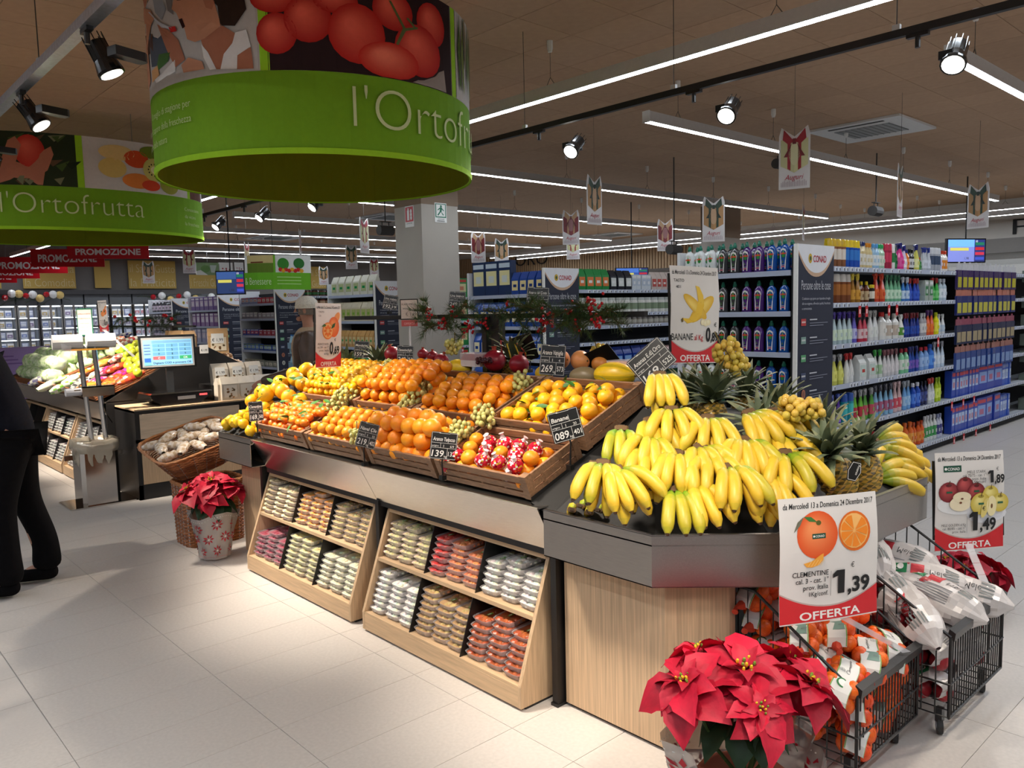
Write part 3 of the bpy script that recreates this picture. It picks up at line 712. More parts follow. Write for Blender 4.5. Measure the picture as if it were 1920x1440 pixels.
g = G(C(92, 66, 34)); g.bbox((-.026, -.010, -.012), (.026, .018, .012), .006); g.bbox((-.015, -.004, .010), (.014, .012, .022), .004, C(58, 40, 24)); CROWN = g.build('banana_crown', matte, None, local=True)
_firstuse = set()
def childcopy(proto, parent, mtx):
    if proto.name in _firstuse: o = proto.copy(); COL.objects.link(o)
    else: _firstuse.add(proto.name); o = proto
    o.parent = parent; o.matrix_parent_inverse = Matrix(); o.matrix_local = mtx
    return o
BN = V3((-.42, -.42, .8)).normalized(); BP = V3((2.25, 1.45, .90)); BU = (V3((.55, .55, 0))+V3((0, 0, .577))).normalized()
def bunch(px, py, n, label, roll=0., spread=.5, off=.035, green=0, plane=None, anchor=None, nrm=None, sc=1., jit=.05):
    nn = V3(nrm or BN).normalized(); a = V3(anchor) if anchor is not None else onp(px, py, nn, BP+nn*off)
    upv = V3((0, 0, 1)) if abs(nn.z) < .95 else V3((.7, .7, 0))
    upv = (upv-nn*upv.dot(nn)).normalized()
    upv = Matrix.Rotation(roll, 3, nn) @ upv
    ex = nn.cross(upv).normalized()*1.0
    M = Matrix((ex, nn, upv)).transposed().to_4x4()   # local x, y(out), z(up)
    if M.determinant() < 0: M = Matrix((-ex, nn, upv)).transposed().to_4x4()
    M.translation = a
    t = thing('banana_bunch', label, 'banana', group='bananas on the near end of the island'); t.matrix_world = M; t.scale = (sc,)*3
    childcopy(CROWN, t, Matrix())
    for layer in range(2 if n > 3 else 1):
        m_ = max(1, (n if n < 5 else 4)-2*layer)
        for i in range(m_):
            f = (i-(m_-1)/2)/max(1, (m_-1)/2) if m_ > 1 else 0
            an = f*spread*.62+rnd.uniform(-jit, jit)
            src = rnd.choice(BANG) if green == 2 else (rnd.choice(BAN+BANG[1:]) if green == 1 else rnd.choice(BAN))
            mm = Matrix.Translation((f*.017*min(1.6, m_/3), -.014*layer+.002, -.004-.004*layer)) @ Matrix.Rotation(-an, 4, 'Y') @ Matrix.Rotation(rnd.uniform(-.2, .2)-f*.25, 4, 'Z') @ Matrix.Rotation(.10-.22*layer, 4, 'X')
            childcopy(src, t, mm)
    return t
B = [(1237, 706, 4, 'topmost banana bunch in front of pineapples', 0, .45, .03), (1259, 771, 5, 'banana bunch directly below the topmost bunch', 0, .75, .03),
     (1219, 792, 3, 'banana bunch half hidden left of second row', .1, .5, .0), (1327, 787, 5, 'banana bunch right of the second, under a pineapple', -.05, .7, .02),
     (1404, 777, 4, 'banana bunch under leaning pineapple crown at right', .35, .55, .02), (1165, 808, 3, 'greenish two-finger banana bunch at far left, upright', -.1, .25, .0, 2),
     (1215, 846, 5, 'banana bunch in third row, left', 0, .6, .02), (1269, 854, 4, 'banana bunch in third row, second from left', -.22, .5, .04),
     (1331, 858, 5, 'banana bunch in third row, centre', 0, .75, .04), (1399, 828, 5, 'greenish banana bunch in third row, right of centre', .05, .7, .04, 1),
     (1471, 853, 5, 'green-tinged banana bunch beside the clementine sign top', .1, .8, .04, 1), (1116, 876, 2, 'green banana pair at left edge of the heap', -.35, .25, .0, 2),
     (1131, 872, 5, 'greenish banana bunch in front of the left edge pair', -.12, .6, .03, 1), (1155, 884, 5, 'large banana bunch spreading right at lower left', .35, .7, .05),
     (1268, 922, 3, 'small bright green banana bunch at bottom centre', 0, .35, .03, 2), (1306, 912, 3, 'slim banana bunch right of the bright green one', .25, .35, .03),
     (1370, 878, 5, 'front banana bunch right of centre with dark tips', .12, .6, .07, 1), (1440, 892, 4, 'banana bunch low at right behind the sign edge', .1, .6, .02), (1290, 815, 4, 'banana bunch tucked between second and third rows', 0, .6, -.02),
     (1185, 870, 4, 'banana bunch tucked above the large left bunch', .1, .5, -.02),
     (1430, 840, 4, 'banana bunch tucked left of the sign-side bunch', .1, .5, -.02), (1412, 905, 3, 'banana bunch lowest at right beside the sign', .3, .5, .0),
     (1448, 775, 3, 'banana bunch behind, nearest the lying pineapples', .5, .5, -.03)]
for b in B:
    px, py, n, lab, roll, spr, off = b[:7]; bunch(px, py, n, lab, roll, spr, off, b[7] if len(b) > 7 else 0)
# bunches lying on the right part of the tray
for k, (px, py, y_, n, lab) in enumerate([(1644, 834, 1.50, 5, 'banana bunch with dark crown standing at right tray end'), (1650, 868, 1.46, 5, 'banana bunch lying below the dark-crowned one'), (1640, 896, 1.42, 4, 'front banana bunch lying at right tray edge'), (1672, 862, 1.52, 4, 'banana bunch at back of right tray end')]):
    bunch(0, 0, n, lab, [1.25, 1.45, 1.6, 1.3, .3][k], .75, 0, anchor=at(px, py, 1, y_), nrm=(-.12, -.6, .75), sc=1.12)
for k, (px, py, rl) in enumerate([(1072, 957, 1.35), (1088, 950, 1.1), (1105, 962, 1.3), (1122, 958, .9)]):
    c = at(px, py, 2, .86); t = thing('banana_bunch', f'short banana lying on the steel tray edge, {od(k)} from left', 'banana', c, 'single bananas on the tray edge', (R(70), .2, rl-2.2)); childcopy(CROWN, t, Matrix.Scale(.6, 4)); childcopy(BAN[k % 3], t, Matrix.Scale(.75, 4))
for k, (x, y) in enumerate([(2.24, 1.72), (2.32, 1.56), (2.45, 1.47), (2.6, 1.43), (2.75, 1.43)]):
    bunch(0, 0, 4, f'banana bunch buried in the heap, {od(k)} round the tray from left', rnd.uniform(-.4, .4), .8, 0, anchor=(x+.05, y+.05, 1.03+.35*(min(x-2.2, .3)+min(y-1.5, .3))), nrm=BN)
# ------------------------------------------------------------------ pineapples
def pine_body():
    g = G(); n, k = 22, 16; pts = []; fs = []; cs = []
    for i in range(k+1):
        t = i/k; r = .068*(math.sin(PI*(.10+.80*t)))**.45*(1-.12*t)
        if i in (0, k): r = .02
        for j in range(n):
            a = 2*PI*(j+.5*(i % 2))/n; q = r+(.006 if (j+(i//2)) % 2 == 0 and 0 < i < k else -.001)
            pts.append((q*math.cos(a), q*math.sin(a), -.16+.16*t))
    for i in range(k):
        for j in range(n):
            a, b, c, d = i*n+j, i*n+(j+1) % n, (i+1)*n+(j+1) % n, (i+1)*n+j
            fs.append((a, b, c, d)); cs.append(C(176, 138, 52) if (i+j) % 2 == 0 else (C(120, 104, 42) if (i*j) % 3 else C(84, 70, 30)))
    g.faces(pts, fs, cols=cs); return g.build('pineapple_body', fruitm, None, local=True)
PB = pine_body(); PL = []
for L, w in ((.15, .021), (.19, .023), (.10, .016)):
    g = G(); pts = []; n = 6
    for i in range(n+1):
        t = i/n; ww = w*(1-t**1.6)+.0006; out = .30*L*t*t; pts += [(out+.006, -ww, L*t*(1-.14*t)), (out-.003*0, 0, L*t*(1-.14*t)), (out+.006, ww, L*t*(1-.14*t))]
    fs = []
    for i in range(n): a = 3*i; fs += [(a, a+1, a+4, a+3), (a+1, a+2, a+5, a+4)]
    g.faces(pts, fs, cols=[C(100, 112, 84) if k//2 < 4 else C(128, 132, 96) for k in range(2*n)]); PL.append(g.build('crown_leaf', leafm, None, local=True, smooth=True))
def pineapple(c, axis, label, sc=1., body=True, nl=40, yellow=False):
    z = V3(axis).normalized(); ex = z.cross(V3((.3, .9, .2))).normalized(); M = frame(c, ex, z.cross(ex))
    t = thing('pineapple', label, 'pineapple', group='pineapples on the island'); t.matrix_world = M; t.scale = (sc,)*3
    if body: childcopy(PB, t, Matrix())
    for k in range(nl):
        f = k/nl; a = k*2.399; til = 1.25*(1-f)**1.1+.06+rnd.uniform(-.08, .08); lf = PL[0] if f < .35 else (PL[1] if f < .85 else PL[2])
        childcopy(lf, t, Matrix.Rotation(a, 4, 'Z') @ Matrix.Translation((.014*(1-f), 0, .045*f-.004)) @ Matrix.Rotation(til, 4, 'Y') @ Matrix.Scale(rnd.uniform(.8, 1.05), 4))
    return t
pineapple(dep(1290, 748, 3.70), (0, -.05, 1), 'pineapple standing just right of the topmost bananas', .95)
pineapple(dep(1335, 752, 3.5), (.05, 0, 1), 'large pineapple standing below the banana sign', 1.08)
pineapple(dep(1398, 742, 3.85), (.1, 0, 1), 'pineapple at the back under yellow grapes', 1.0)
pineapple(dep(1432, 806, 3.30), (-.45, .1, .9), 'pineapple leaning left behind right banana bunches', 1.0)
pineapple(dep(1456, 778, 3.5), (.2, .1, 1), 'pineapple standing behind the lower yellow grapes', 1.0)
pineapple(dep(1496, 838, 3.05), (-.35, .1, .9), 'pineapple leaning left below the lower grapes', 1.0)
pineapple(dep(1556, 858, 2.85), (-.35, .1, .75), 'front lying pineapple left of the small black tag', 1.0)
pineapple(dep(1618, 850, 3.0), (-.15, .0, .9), 'rightmost pineapple beside the lying banana bunches', .95)
pineapple(dep(1545, 812, 3.3), (.1, .3, 1), 'pineapple at the back behind the front lying one', .95)
# pineapples farther away near the orange sign and ribbons
pineapple(at(710, 685, 0, 3.0), (0, .1, 1), 'pineapple beyond the orange sign, right of a price tag', .95)
pineapple(at(650, 690, 0, 2.95), (.2, .3, .9), 'pineapple crown just right of the orange offer sign', .9)
pineapple(at(584, 712, 0, 3.0), (-.3, .4, .8), 'pineapple crown low left of the orange offer sign', .8)
pr_ = pineapple(at(962, 676, 0, 3.12), (0, 0, 1), 'dressed pineapple with yellow and red ribbons behind pomegranates', 1.0)
g = G(C(206, 170, 50))
for k in range(9):
    a = k*.7; g.tube([(0, 0, .0), (.03*math.cos(a), .03*math.sin(a), .1), (.075*math.cos(a), .075*math.sin(a), .12-.02*k), (.08*math.cos(a+.3), .08*math.sin(a+.3), .02)], .004, 4, C(214, 176, 40) if k % 3 else C(190, 40, 40))
g.build('ribbon', plast, pr_, local=True)
# ------------------------------------------------------------------ grapes
g = G(C(196, 192, 118)); g.ball((0, 0, 0), (.0125, .0125, .0138), 8, 6); GR = g.build('grape', grape_m, None, local=True, smooth=True)
g = G(C(214, 184, 78)); g.ball((0, 0, 0), (.0145, .0145, .015), 8, 6); GY = g.build('grape', grape_m, None, local=True, smooth=True)
def grapes(c0, c1, rad, n, label, proto, seed):
    "berries packed round a stem from c0 (top, wide) to c1 (tip)"
    q = random.Random(seed); c0, c1 = V3(c0), V3(c1); t = thing('grape_bunch', label, 'grapes', c0, 'bunches of white grapes'); t['_o'] = t.location[:]
    ax = (c1-c0); e1 = ax.cross(V3((0, 0, 1))); e1 = e1.normalized() if e1.length > 1e-4 else V3((1, 0, 0)); e2 = ax.cross(e1).normalized(); pl_ = []; k = 0; tr = 0
    while k < n and tr < 3000:
        tr += 1; s = q.random(); rr = rad*(1-.45*s)*q.uniform(.3, 1)**.5; a = q.uniform(0, 6.28)
        p = ax*s+e1*math.cos(a)*rr+e2*math.sin(a)*rr*.75
        if all((p-o).length > .0205 for o in pl_):
            pl_.append(p); k += 1; childcopy(proto, t, Matrix.Translation(p))
    g = G(C(120, 104, 50)); g.tube([c0-ax*.3+V3((0, 0, .03)), c0, c0+ax*.5, c1], [.003, .003, .002, .001], 5)
    for i in range(6): f = q.random(); p = c0+ax*f; g.tube([p, p+(e1*q.uniform(-1, 1)+e2*q.uniform(-1, 1))*rad*.7], .0015, 4)
    g.build('stem', matte, t)
grapes(dep(1352, 648, 3.5), dep(1392, 694, 3.46), .085, 62, 'yellow grape bunch on top of pineapples beneath banana sign', GY, 1)
grapes(dep(1468, 768, 2.9), dep(1540, 766, 2.88), .062, 60, 'yellow grape bunch lying on pineapples above clementine sign', GY, 2)
s_ = lambda px, py, h=.12, row=ROW1: onp(px, py, E3, row+E3*h)
grapes(s_(822, 700, .12, ROW2), s_(795, 728, .11, ROW2), .075, 50, 'green grape bunch over the heaped oranges, upper centre', GR, 3)
grapes(s_(785, 738, .12, ROW2), s_(752, 768, .12, ROW1), .062, 46, 'green grape bunch hanging down left of neat oranges', GR, 4)
grapes(s_(655, 735, .12, ROW2), s_(622, 765, .13, ROW1), .07, 58, 'green grape bunch between mandarins and small oranges', GR, 5)
grapes(s_(905, 772, .14), s_(912, 795, .13), .06, 42, 'green grape bunch below neat upper oranges', GR, 6)
grapes(s_(868, 800, .14), s_(850, 822, .13), .058, 40, 'green grape bunch above the 1,39 price tag', GR, 7)
grapes(s_(985, 705, .12, ROW2), s_(962, 728, .12, ROW2), .055, 34, 'green grape bunch left of the 2,69 price tag', GR, 8)
grapes(s_(733, 683, .15, ROW2), s_(722, 690, .15, ROW2), .05, 26, 'green grape bunch at top behind yellow mandarins', GR, 9)
grapes(at(852, 640, 0, 3.0), at(848, 662, 0, 3.0), .062, 36, 'green grape bunch at the back left of pomegranates', GR, 10)
grapes(s_(668, 808, .14), s_(663, 832, .12), .03, 16, 'small grape sprig beside the 2,19 price tag', GR, 11)
grapes(at(1120, 655, 0, 3.1), at(1135, 668, 0, 3.1), .045, 18, 'small golden grape bunch beside the blank black tag', GY, 12)
# ------------------------------------------------------------------ fruit on the ridge
def pome(px, py, x, r, label, rot=0):
    c = at(px, py, 0, x); g = G(C(150, 22, 40)); g.ball((0, 0, 0), (r, r, r*.93), 16, 10, cols=[C(168, 34, 44)]*4+[C(144, 20, 42)]*6)
    o = thing('pomegranate', label, 'pomegranate', (c.x, c.y, c.z), 'pomegranates on the ridge', (.25*math.sin(rot), rot, 0)); g.build('body', fruitm, o, local=True, smooth=True)
    g = G(C(160, 60, 40)); g.lathe([(r*.24, r*.86), (r*.18, r*1.02), (r*.26, r*1.22)], 6, caps=False); g.lathe([(r*.2, r*.9), (r*.02, r*.96)], 6, C(120, 80, 40), caps=False); g.build('calyx', matte, o, local=True)
pome(927, 676, 2.98, .066, 'larger pomegranate in front of the black post'); pome(973, 683, 2.96, .056, 'smaller pomegranate right of larger one', .2)
pome(736, 664, 3.0, .055, 'pomegranate in pink wrap left of the 2,49 tag', -.3); pome(793, 664, 3.0, .036, 'small red pomegranate left at the back row'); pome(811, 668, 2.98, .036, 'small red pomegranate beside the other small one'); pome(828, 676, 2.95, .045, 'pinkish pomegranate just above the heaped oranges', .4)
def ridgefruit(px, py, x, rad, col, name, cat, label, rib=0, col2=None, rz=0., tilt=0.):
    c = at(px, py, 0, x); g = G(col); n = 24; k = 12; pts = []
    for i in range(k+1):
        for j in range(n):
            a, b = PI*(i+.05)/(k+.1), 2*PI*j/n; q = 1-(rib if j % 2 else 0)*math.sin(a); pts.append((rad[0]*math.sin(a)*math.cos(b)*q, rad[1]*math.sin(a)*math.sin(b)*q, -rad[2]*math.cos(a)))
    fs = [(i*n+j, i*n+(j+1) % n, (i+1)*n+(j+1) % n, (i+1)*n+j) for i in range(k) for j in range(n)]
    g.faces(pts, fs, cols=[(col2 if col2 and j % 4 == 0 else col) for i in range(k) for j in range(n)])
    g.lathe([(.006, rad[2]*.98), (.004, rad[2]*1.08)], 6, C(110, 90, 50))
    o = g.build(name, fruitm, None, local=True, smooth=True); o.location = c; o.rotation_euler = (R(90)+tilt, 0, rz); tag(o, label, cat)
ridgefruit(1152, 703, 2.93, (.062, .062, .115), C(238, 196, 30), 'melon', 'melon', 'yellow ribbed melon at right behind the leafy crate', .03, C(200, 170, 30), .1)
ridgefruit(860, 690, 2.93, (.052, .052, .1), C(236, 200, 44), 'melon', 'melon', 'yellow melon left of the larger pomegranate', .02, None, .1)
ridgefruit(1096, 706, 2.93, (.05, .05, .085), C(140, 124, 92), 'melon', 'melon', 'grey-green melon left of the yellow ribbed one', .02, None, .2)
ridgefruit(1052, 674, 3.02, (.05, .05, .046), C(238, 150, 80), 'grapefruit', 'grapefruit', 'grapefruit half behind the 2,69 price tag')
ridgefruit(1088, 676, 3.0, (.052, .052, .049), C(240, 160, 96), 'grapefruit', 'grapefruit', 'blushed grapefruit above the grey-green melon')
ridgefruit(1125, 682, 3.06, (.045, .045, .043), C(236, 150, 70), 'grapefruit', 'grapefruit', 'grapefruit behind the yellow ribbed melon stalk')
ridgefruit(1020, 700, 2.93, (.04, .04, .055), C(236, 196, 40), 'lemon', 'lemon', 'yellow fruit just left of the 2,69 price tag')
ridgefruit(880, 800, 2.38, (.03, .03, .03), C(240, 140, 30), 'orange', 'orange', 'loose orange among grapes below the neat crate')
def wrapped_tray(px, py, x, w, label, col):
    c = at(px, py, 0, x); t = thing('wrapped_fruit_tray', label, 'fruit tray', (c.x, c.y, c.z-.03), 'film-wrapped cut fruit'); t['_o'] = t.location[:]
    g = G(C(236, 230, 226)); g.bbox((c.x-.06, c.y-w/2, c.z-.04), (c.x+.06, c.y+w/2, c.z-.005), .02); g.build('tray', plast, t)
    g = G(col)
    for k in range(5): y = c.y-w/2+w*(k+.5)/5; g.prism([(c.x-.05, c.z-.006), (c.x+.05, c.z-.006), (c.x+.02, c.z+.03), (c.x-.02, c.z+.03)], y-w*.09, y+w*.09, ax=1)
    g.build('fruit_slices', fruitm, t)
    g = G(); g.bbox((c.x-.062, c.y-w/2-.002, c.z-.004), (c.x+.062, c.y+w/2+.002, c.z+.036), .02); g.build('wrap', film, t)
wrapped_tray(892, 673, 2.96, .17, 'film-wrapped tray of red cut fruit and grapes at back', C(150, 30, 40)); wrapped_tray(1178, 690, 3.0, .2, 'film-wrapped tray of pink sliced fruit beside yellow melon', C(226, 150, 130))
# dark cherries-like grapes in the wrapped tray
g = G(C(60, 14, 26))
for k in range(24): g.ball(at(908+rnd.uniform(-14, 14), 676+rnd.uniform(-4, 5), 0, 2.9), .011, 7, 5)
tag(g.build('dark_grape_bunch', grape_m, smooth=True), 'dark purple grape bunch left of the larger pomegranate', 'grapes')
# ------------------------------------------------------------------ post, rail, garland
rl = thing('sign_rail', 'black post with long thin rail above the ridge, hung with pine', 'rail', (3.1, 3.52, 1.2)); rl['_o'] = rl.location[:]
g = G(); g.box((3.08, 3.47, 1.2), (3.13, 3.54, 1.56)); g.build('post', darkm, rl)
g = G(); g.box((3.09, 2.42, 1.548), (3.12, 5.2, 1.575)); g.build('rail', darkm, rl)
g = G(); g.box((3.06, 3.56, 1.2), (3.1, 3.6, 1.56)); g.build('post', darkm, rl)
def sprig(p, d, L, seed, parent, col=C(58, 84, 40)):
    q = random.Random(seed); g = G(col); d = V3(d).normalized(); pts = [p+d*L*t+V3((0, 0, -.12*L*t*t*2)) for t in (0, .33, .66, 1)]
    g.tube(pts, [.004, .003, .002, .001], 4, C(90, 66, 40))
    for k in range(int(130*L/.2)):
        t = q.random(); b = p+d*L*t+V3((0, 0, -.24*L*t*t)); v = (d*.9+V3((q.uniform(-1, 1), q.uniform(-1, 1), q.uniform(-1, 1)))*.85).normalized()*q.uniform(.045, .085); w = v.cross(V3((q.random(), q.random(), 1))).normalized()*.0014
        c = tuple(x*q.uniform(.6, 1.35) for x in col); g.poly([b-w, b+w, b+v], c)
    o = g.build('pine_sprig', leafm, parent); o['kind'] = 'stuff'; return o
g = G(C(170, 18, 30)); g.ball((0, 0, 0), .0085, 8, 6); BER = g.build('berry', gloss, None, local=True, smooth=True)
def garland(px0, px1, label, n, seed, py=(592, 600), clusters=(), x=3.06):
    q = random.Random(seed); c = at((px0+px1)/2, 592, 0, x); t = thing('pine_garland', label, 'garland', c, 'pine and berry garlands'); t['_o'] = t.location[:]
    for k in range(n):
        p = at(px0+(px1-px0)*(k+.3)/n, q.uniform(*py), 0, x-.02*q.random()); sprig(p, (q.uniform(-.9, .1), q.choice((-1, 1, -1.2))*q.uniform(.6, 1.3), q.uniform(-.5, .75)), q.uniform(.13, .22), seed*50+k, t)
    for px, py_, m_ in clusters:
        b = at(px, py_, 0, x-.05)
        for k in range(m_): childcopy(BER, t, Matrix.Translation(b-t.location+V3((q.uniform(-.02, .02), q.uniform(-.035, .035), q.uniform(-.04, .035)))))
garland(785, 910, 'pine garland with red berries left of the black post', 26, 3, (575, 612), ((803, 588, 12), (832, 605, 18), (880, 612, 16), (906, 605, 8), (850, 585, 6)))
garland(935, 1060, 'pine garland with red berries right of the black post', 24, 4, (575, 612), ((1016, 608, 18), (1030, 600, 8), (950, 572, 3), (1028, 578, 3)))
garland(1060, 1160, 'pine garland with red berries at the right rail end', 18, 5, (572, 612), ((1080, 612, 10), (1110, 570, 10), (1118, 600, 16), (1104, 578, 6), (1066, 577, 6), (1126, 562, 5)))
# ------------------------------------------------------------------ price tags (black boards, white chalk-marker writing)
CH = C(232, 230, 224)
def board(c, w, h, face, roll, label, lines, name='price_tag', clip=True, tilt=.15, post=.07, cat='price tag', price=None, code=None, back=False, grp=None):
    "c centre, face = horizontal direction it faces (deg), roll in the board plane"
    f = V3((math.cos(R(face)), math.sin(R(face)), 0)); n = (f*math.cos(tilt)+V3((0, 0, math.sin(tilt)))).normalized()
    e1 = V3((0, 0, 1)).cross(f).normalized(); e2 = n.cross(e1)
    e1, e2 = e1*math.cos(roll)+e2*math.sin(roll), e2*math.cos(roll)-e1*math.sin(roll); c = V3(c)
    t = thing(name, label, cat, c-e2*h/2, grp or 'black price tags'); t['_o'] = t.location[:]
    g = G(C(16, 16, 17)); q = .006
    pg = [(-w/2+q, -h/2), (w/2-q, -h/2), (w/2, -h/2+q), (w/2, h/2-q), (w/2-q, h/2), (-w/2+q, h/2), (-w/2, h/2-q), (-w/2, -h/2+q)]
    g.M = frame(c, e1, e2); g.prism(pg, -.0025, 0); g.M = None; g.build('board', plast, t)
    if not back:
        g = G(CH); p = Print(g, plane_fn(c, e1, e2, n), .0004); m_ = .03*w; L = .011*max(w, .07)
        def line(a, b, th=L):
            (x0, y0), (x1, y1) = a, b
            p.rect(min(x0, x1)-th/2, min(y0, y1)-th/2, max(x0, x1)+th/2, max(y0, y1)+th/2, CH)
        X, Y = w/2-m_, h/2-m_
        line((-X, -Y), (X, -Y)); line((-X, Y), (-w*.2, Y)); line((w*.2, Y), (X, Y)); line((-w*.2, Y), (-w*.15, Y-.02*h)); line((-w*.15, Y-.02*h), (w*.2, Y-.02*h)); line((-X, -Y), (-X, Y)); line((X, -Y), (X, Y))
        line((-X, h*.10), (X, h*.10)); line((-X, -h*.08), (X, -h*.08)); line((w*.15, -Y), (w*.15, -h*.08)); line((w*.15, h*.10), (w*.15, h*.3)) if code else None; line((-w*.12, -h*.08), (-w*.12, h*.10))
        p.lay(); p.text(lines[0], -w*.42, h*.17, h*.20, CH, 'l', maxw=w*.56 if not code else w*.82, shear=.15, offset=.012); p.text('origine', -w*.44, -h*.04, h*.09, CH, 'l', maxw=w*.28); p.text('I', -w*.01, -h*.05, h*.13, CH, 'l', offset=.01)
        p.text(lines[1] if len(lines) > 1 else '6', w*.24, -h*.05, h*.12, CH, 'l')
        p.text(price, -w*.43, -h*.40, h*.33, CH, 'l', w=w*.46, offset=.012, shear=.1); p.text('kg', w*.04, -h*.42, h*.12, CH, 'l', maxw=w*.1)
        if code: p.text(code, w*.19, -h*.36, h*.23, CH, 'l', w=w*.25, offset=.01)
        g.build('chalk_writing', matte, t)
    if clip:
        g = G(C(18, 18, 18)); b = c-e2*h/2-n*.003; g.tube([b+e2*.02, b-e2*.01, V3((b.x, b.y, b.z-post))], .004, 6); g.box((b.x-.012, b.y-.012, b.z-post-.02), (b.x+.012, b.y+.012, b.z-post)); g.build('tag_clip', plast, t)
    return t
def fz(x, y): return math.degrees(math.atan2(-y, -x))   # heading towards the aisle viewer
def tagp(px, py, row, h_, w, hh, face, roll, label, lines, price, code=None, **k):
    c = onp(px, py, E3, row+E3*h_) if row is not None else h_
    return board(c, w, hh, face, roll, label, lines, price=price, code=code, **k)
tagp(480, 771, ROW1, .19, .085, .118, -100, 0, 'narrow black price tag 1,69 standing between lemons and mandarins', ['Clementine', '50'], '169', '50')
tagp(689, 816, ROW1, .19, .098, .122, -108, -.33, 'tilted black price tag 2,19 below the small oranges', ['Navel Cile', '55'], '219', '402')
tagp(832, 836, ROW1, .17, .118, .12, -118, -.16, 'tilted black price tag 1,39 with code 132', ['Arance Tarocco', '6/9'], '139', '132')
tagp(1112, 810, None, V3((2.30, 2.20, 1.13)), .128, .125, -128, .24, 'tilted black price tag reading banane 0,89 on crate corner', ['Banane', '20'], '089', '401', post=.1)
tagp(1036, 675, None, at(1036, 675, 0, 2.86), .128, .155, -140, -.08, 'black price tag 2,69 standing behind the neat oranges', ['Arance Vaniglia', '4'], '269', '573', post=.05)
tagp(760, 664, None, at(760, 664, 0, 2.8), .1, .105, -130, -.05, 'black price tag 2,49 behind the heaped upper oranges', ['Clementine foglia', '1'], '249', '53', post=.06)
tagp(678, 655, None, at(678, 655, 0, 2.93), .10, .115, -125, -.1, 'black price tag 1,59 between two distant pineapples', ['Mandarini', '1'], '159', '111', post=.05)
tagp(857, 562, None, at(857, 562, 0, 3.1), .103, .1, -140, -.08, 'black price tag 2,49 on rail, left of the black post', ['Uva bianca', '1'], '249', '175', post=.02)
tagp(1008, 558, None, at(1008, 558, 0, 3.1), .125, .115, -145, -.06, 'black price tag 1,69 on rail, right of the black post', ['Ananas del Costa', '7'], '169', '525', post=.01)
tagp(732, 567, None, at(732, 567, 0, 3.1), .10, .1, -135, -.18, 'black price tag 1,92 on rail before the blue panel', ['Uva rosata', '1'], '192', '19', post=.01)
tagp(1222, 678, None, at(1222, 678, 0, 2.75), .18, .135, -130, .68, 'black price tag 1,69 for ananas, strongly tilted, above topmost bananas', ['Ananas E.d. Oro', '7'], '169', '525', post=.05)
board(at(1127, 672, 0, 3.05), .16, .13, 35, -.5, 'blank black back of a price tag behind yellow melon', [], back=True, tilt=.6, clip=True, post=.04)
board(at(985, 652, 0, 3.2), .12, .16, 40, -.3, 'blank black back of a price tag beside the ribboned pineapple', [], back=True, tilt=.2, clip=True, post=.05)
# small hexagonal 'Ananas' tag tied on the front pineapple
c = dep(1603, 884, 2.72); t = thing('pineapple_tag', 'small black six-sided tag reading Ananas on front pineapple', 'price tag', c); t['_o'] = t.location[:]
e1 = V3((.80, -.55, -.25)).normalized(); e2 = V3((.1, -.25, 1)); e2 = (e2-e1*e2.dot(e1)).normalized(); n = e1.cross(e2)
if n.dot(CF) > 0: n = -n
g = G(BLACK); pg = [(-.02, .035), (.012, .035), (.024, .0), (.014, -.035), (-.018, -.035), (-.028, .0)]
g.faces([c+e1*a+e2*b for a, b in pg]+[c+e1*a+e2*b-n*.002 for a, b in pg], [tuple(range(6)), tuple(range(11, 5, -1))]+[(i, (i+1) % 6, 6+(i+1) % 6, 6+i) for i in range(6)]); g.build('board', plast, t)
g = G(CH); p = Print(g, plane_fn(c, e1, e2, n), .0006)
for i in range(6):
    a, b = V3((*pg[i], 0))*.88, V3((*pg[(i+1) % 6], 0))*.88; d = (b-a).normalized(); w_ = V3((-d.y, d.x, 0))*.0009
    p.poly([(a-w_)[:2], (b-w_)[:2], (b+w_)[:2], (a+w_)[:2]], CH)
p.text('Ananas', 0.004, .026, .013, CH, 'l', rot=-PI/2, offset=.01, maxw=.055); g.build('chalk_writing', matte, t)
# ------------------------------------------------------------------ offer signs (paper posters in a frame on a stem)
RED = C(206, 34, 42); PAPER = C(226, 222, 218); INKR = C(190, 30, 40)
def conad_logo(p, u, v, w, bg=C(20, 78, 58), fg=WHITE, bee=True):
    "dark plate with flower dot and the shop name"
    if bg: p.rect(u-w/2, v-w*.16, u+w/2, v+w*.16, bg); p.lay()
    p.ell(u-w*.38, v, w*.07, w*.07, fg); p.text('CONAD', u+w*.06, v-w*.075, w*.2, fg, 'c', w=w*.68, offset=.02)
def apple(p, u, v, r, c, hi, st=C(90, 60, 30)):
    p.ell(u, v, r, r*.92, c, hi=hi); p.lay(); p.ell(u, v+r*.62, r*.3, r*.14, tuple(x*.6 for x in c)); p.lay(); p.poly([(u-.02*r, v+r*.6), (u+.06*r, v+r*.6), (u+.16*r, v+r*1.02), (u+.08*r, v+r*1.02)], st)
def big1(p, u, v, w, h):
    p.rect(u+w*.42, v, u+w*.95, v+h*.73, INK); p.poly([(u, v+h*.50), (u+w*.45, v+h*.56), (u+w*.45, v+h*.73), (u+w*.3, v+h*.73), (u, v+h*.62)], INK)
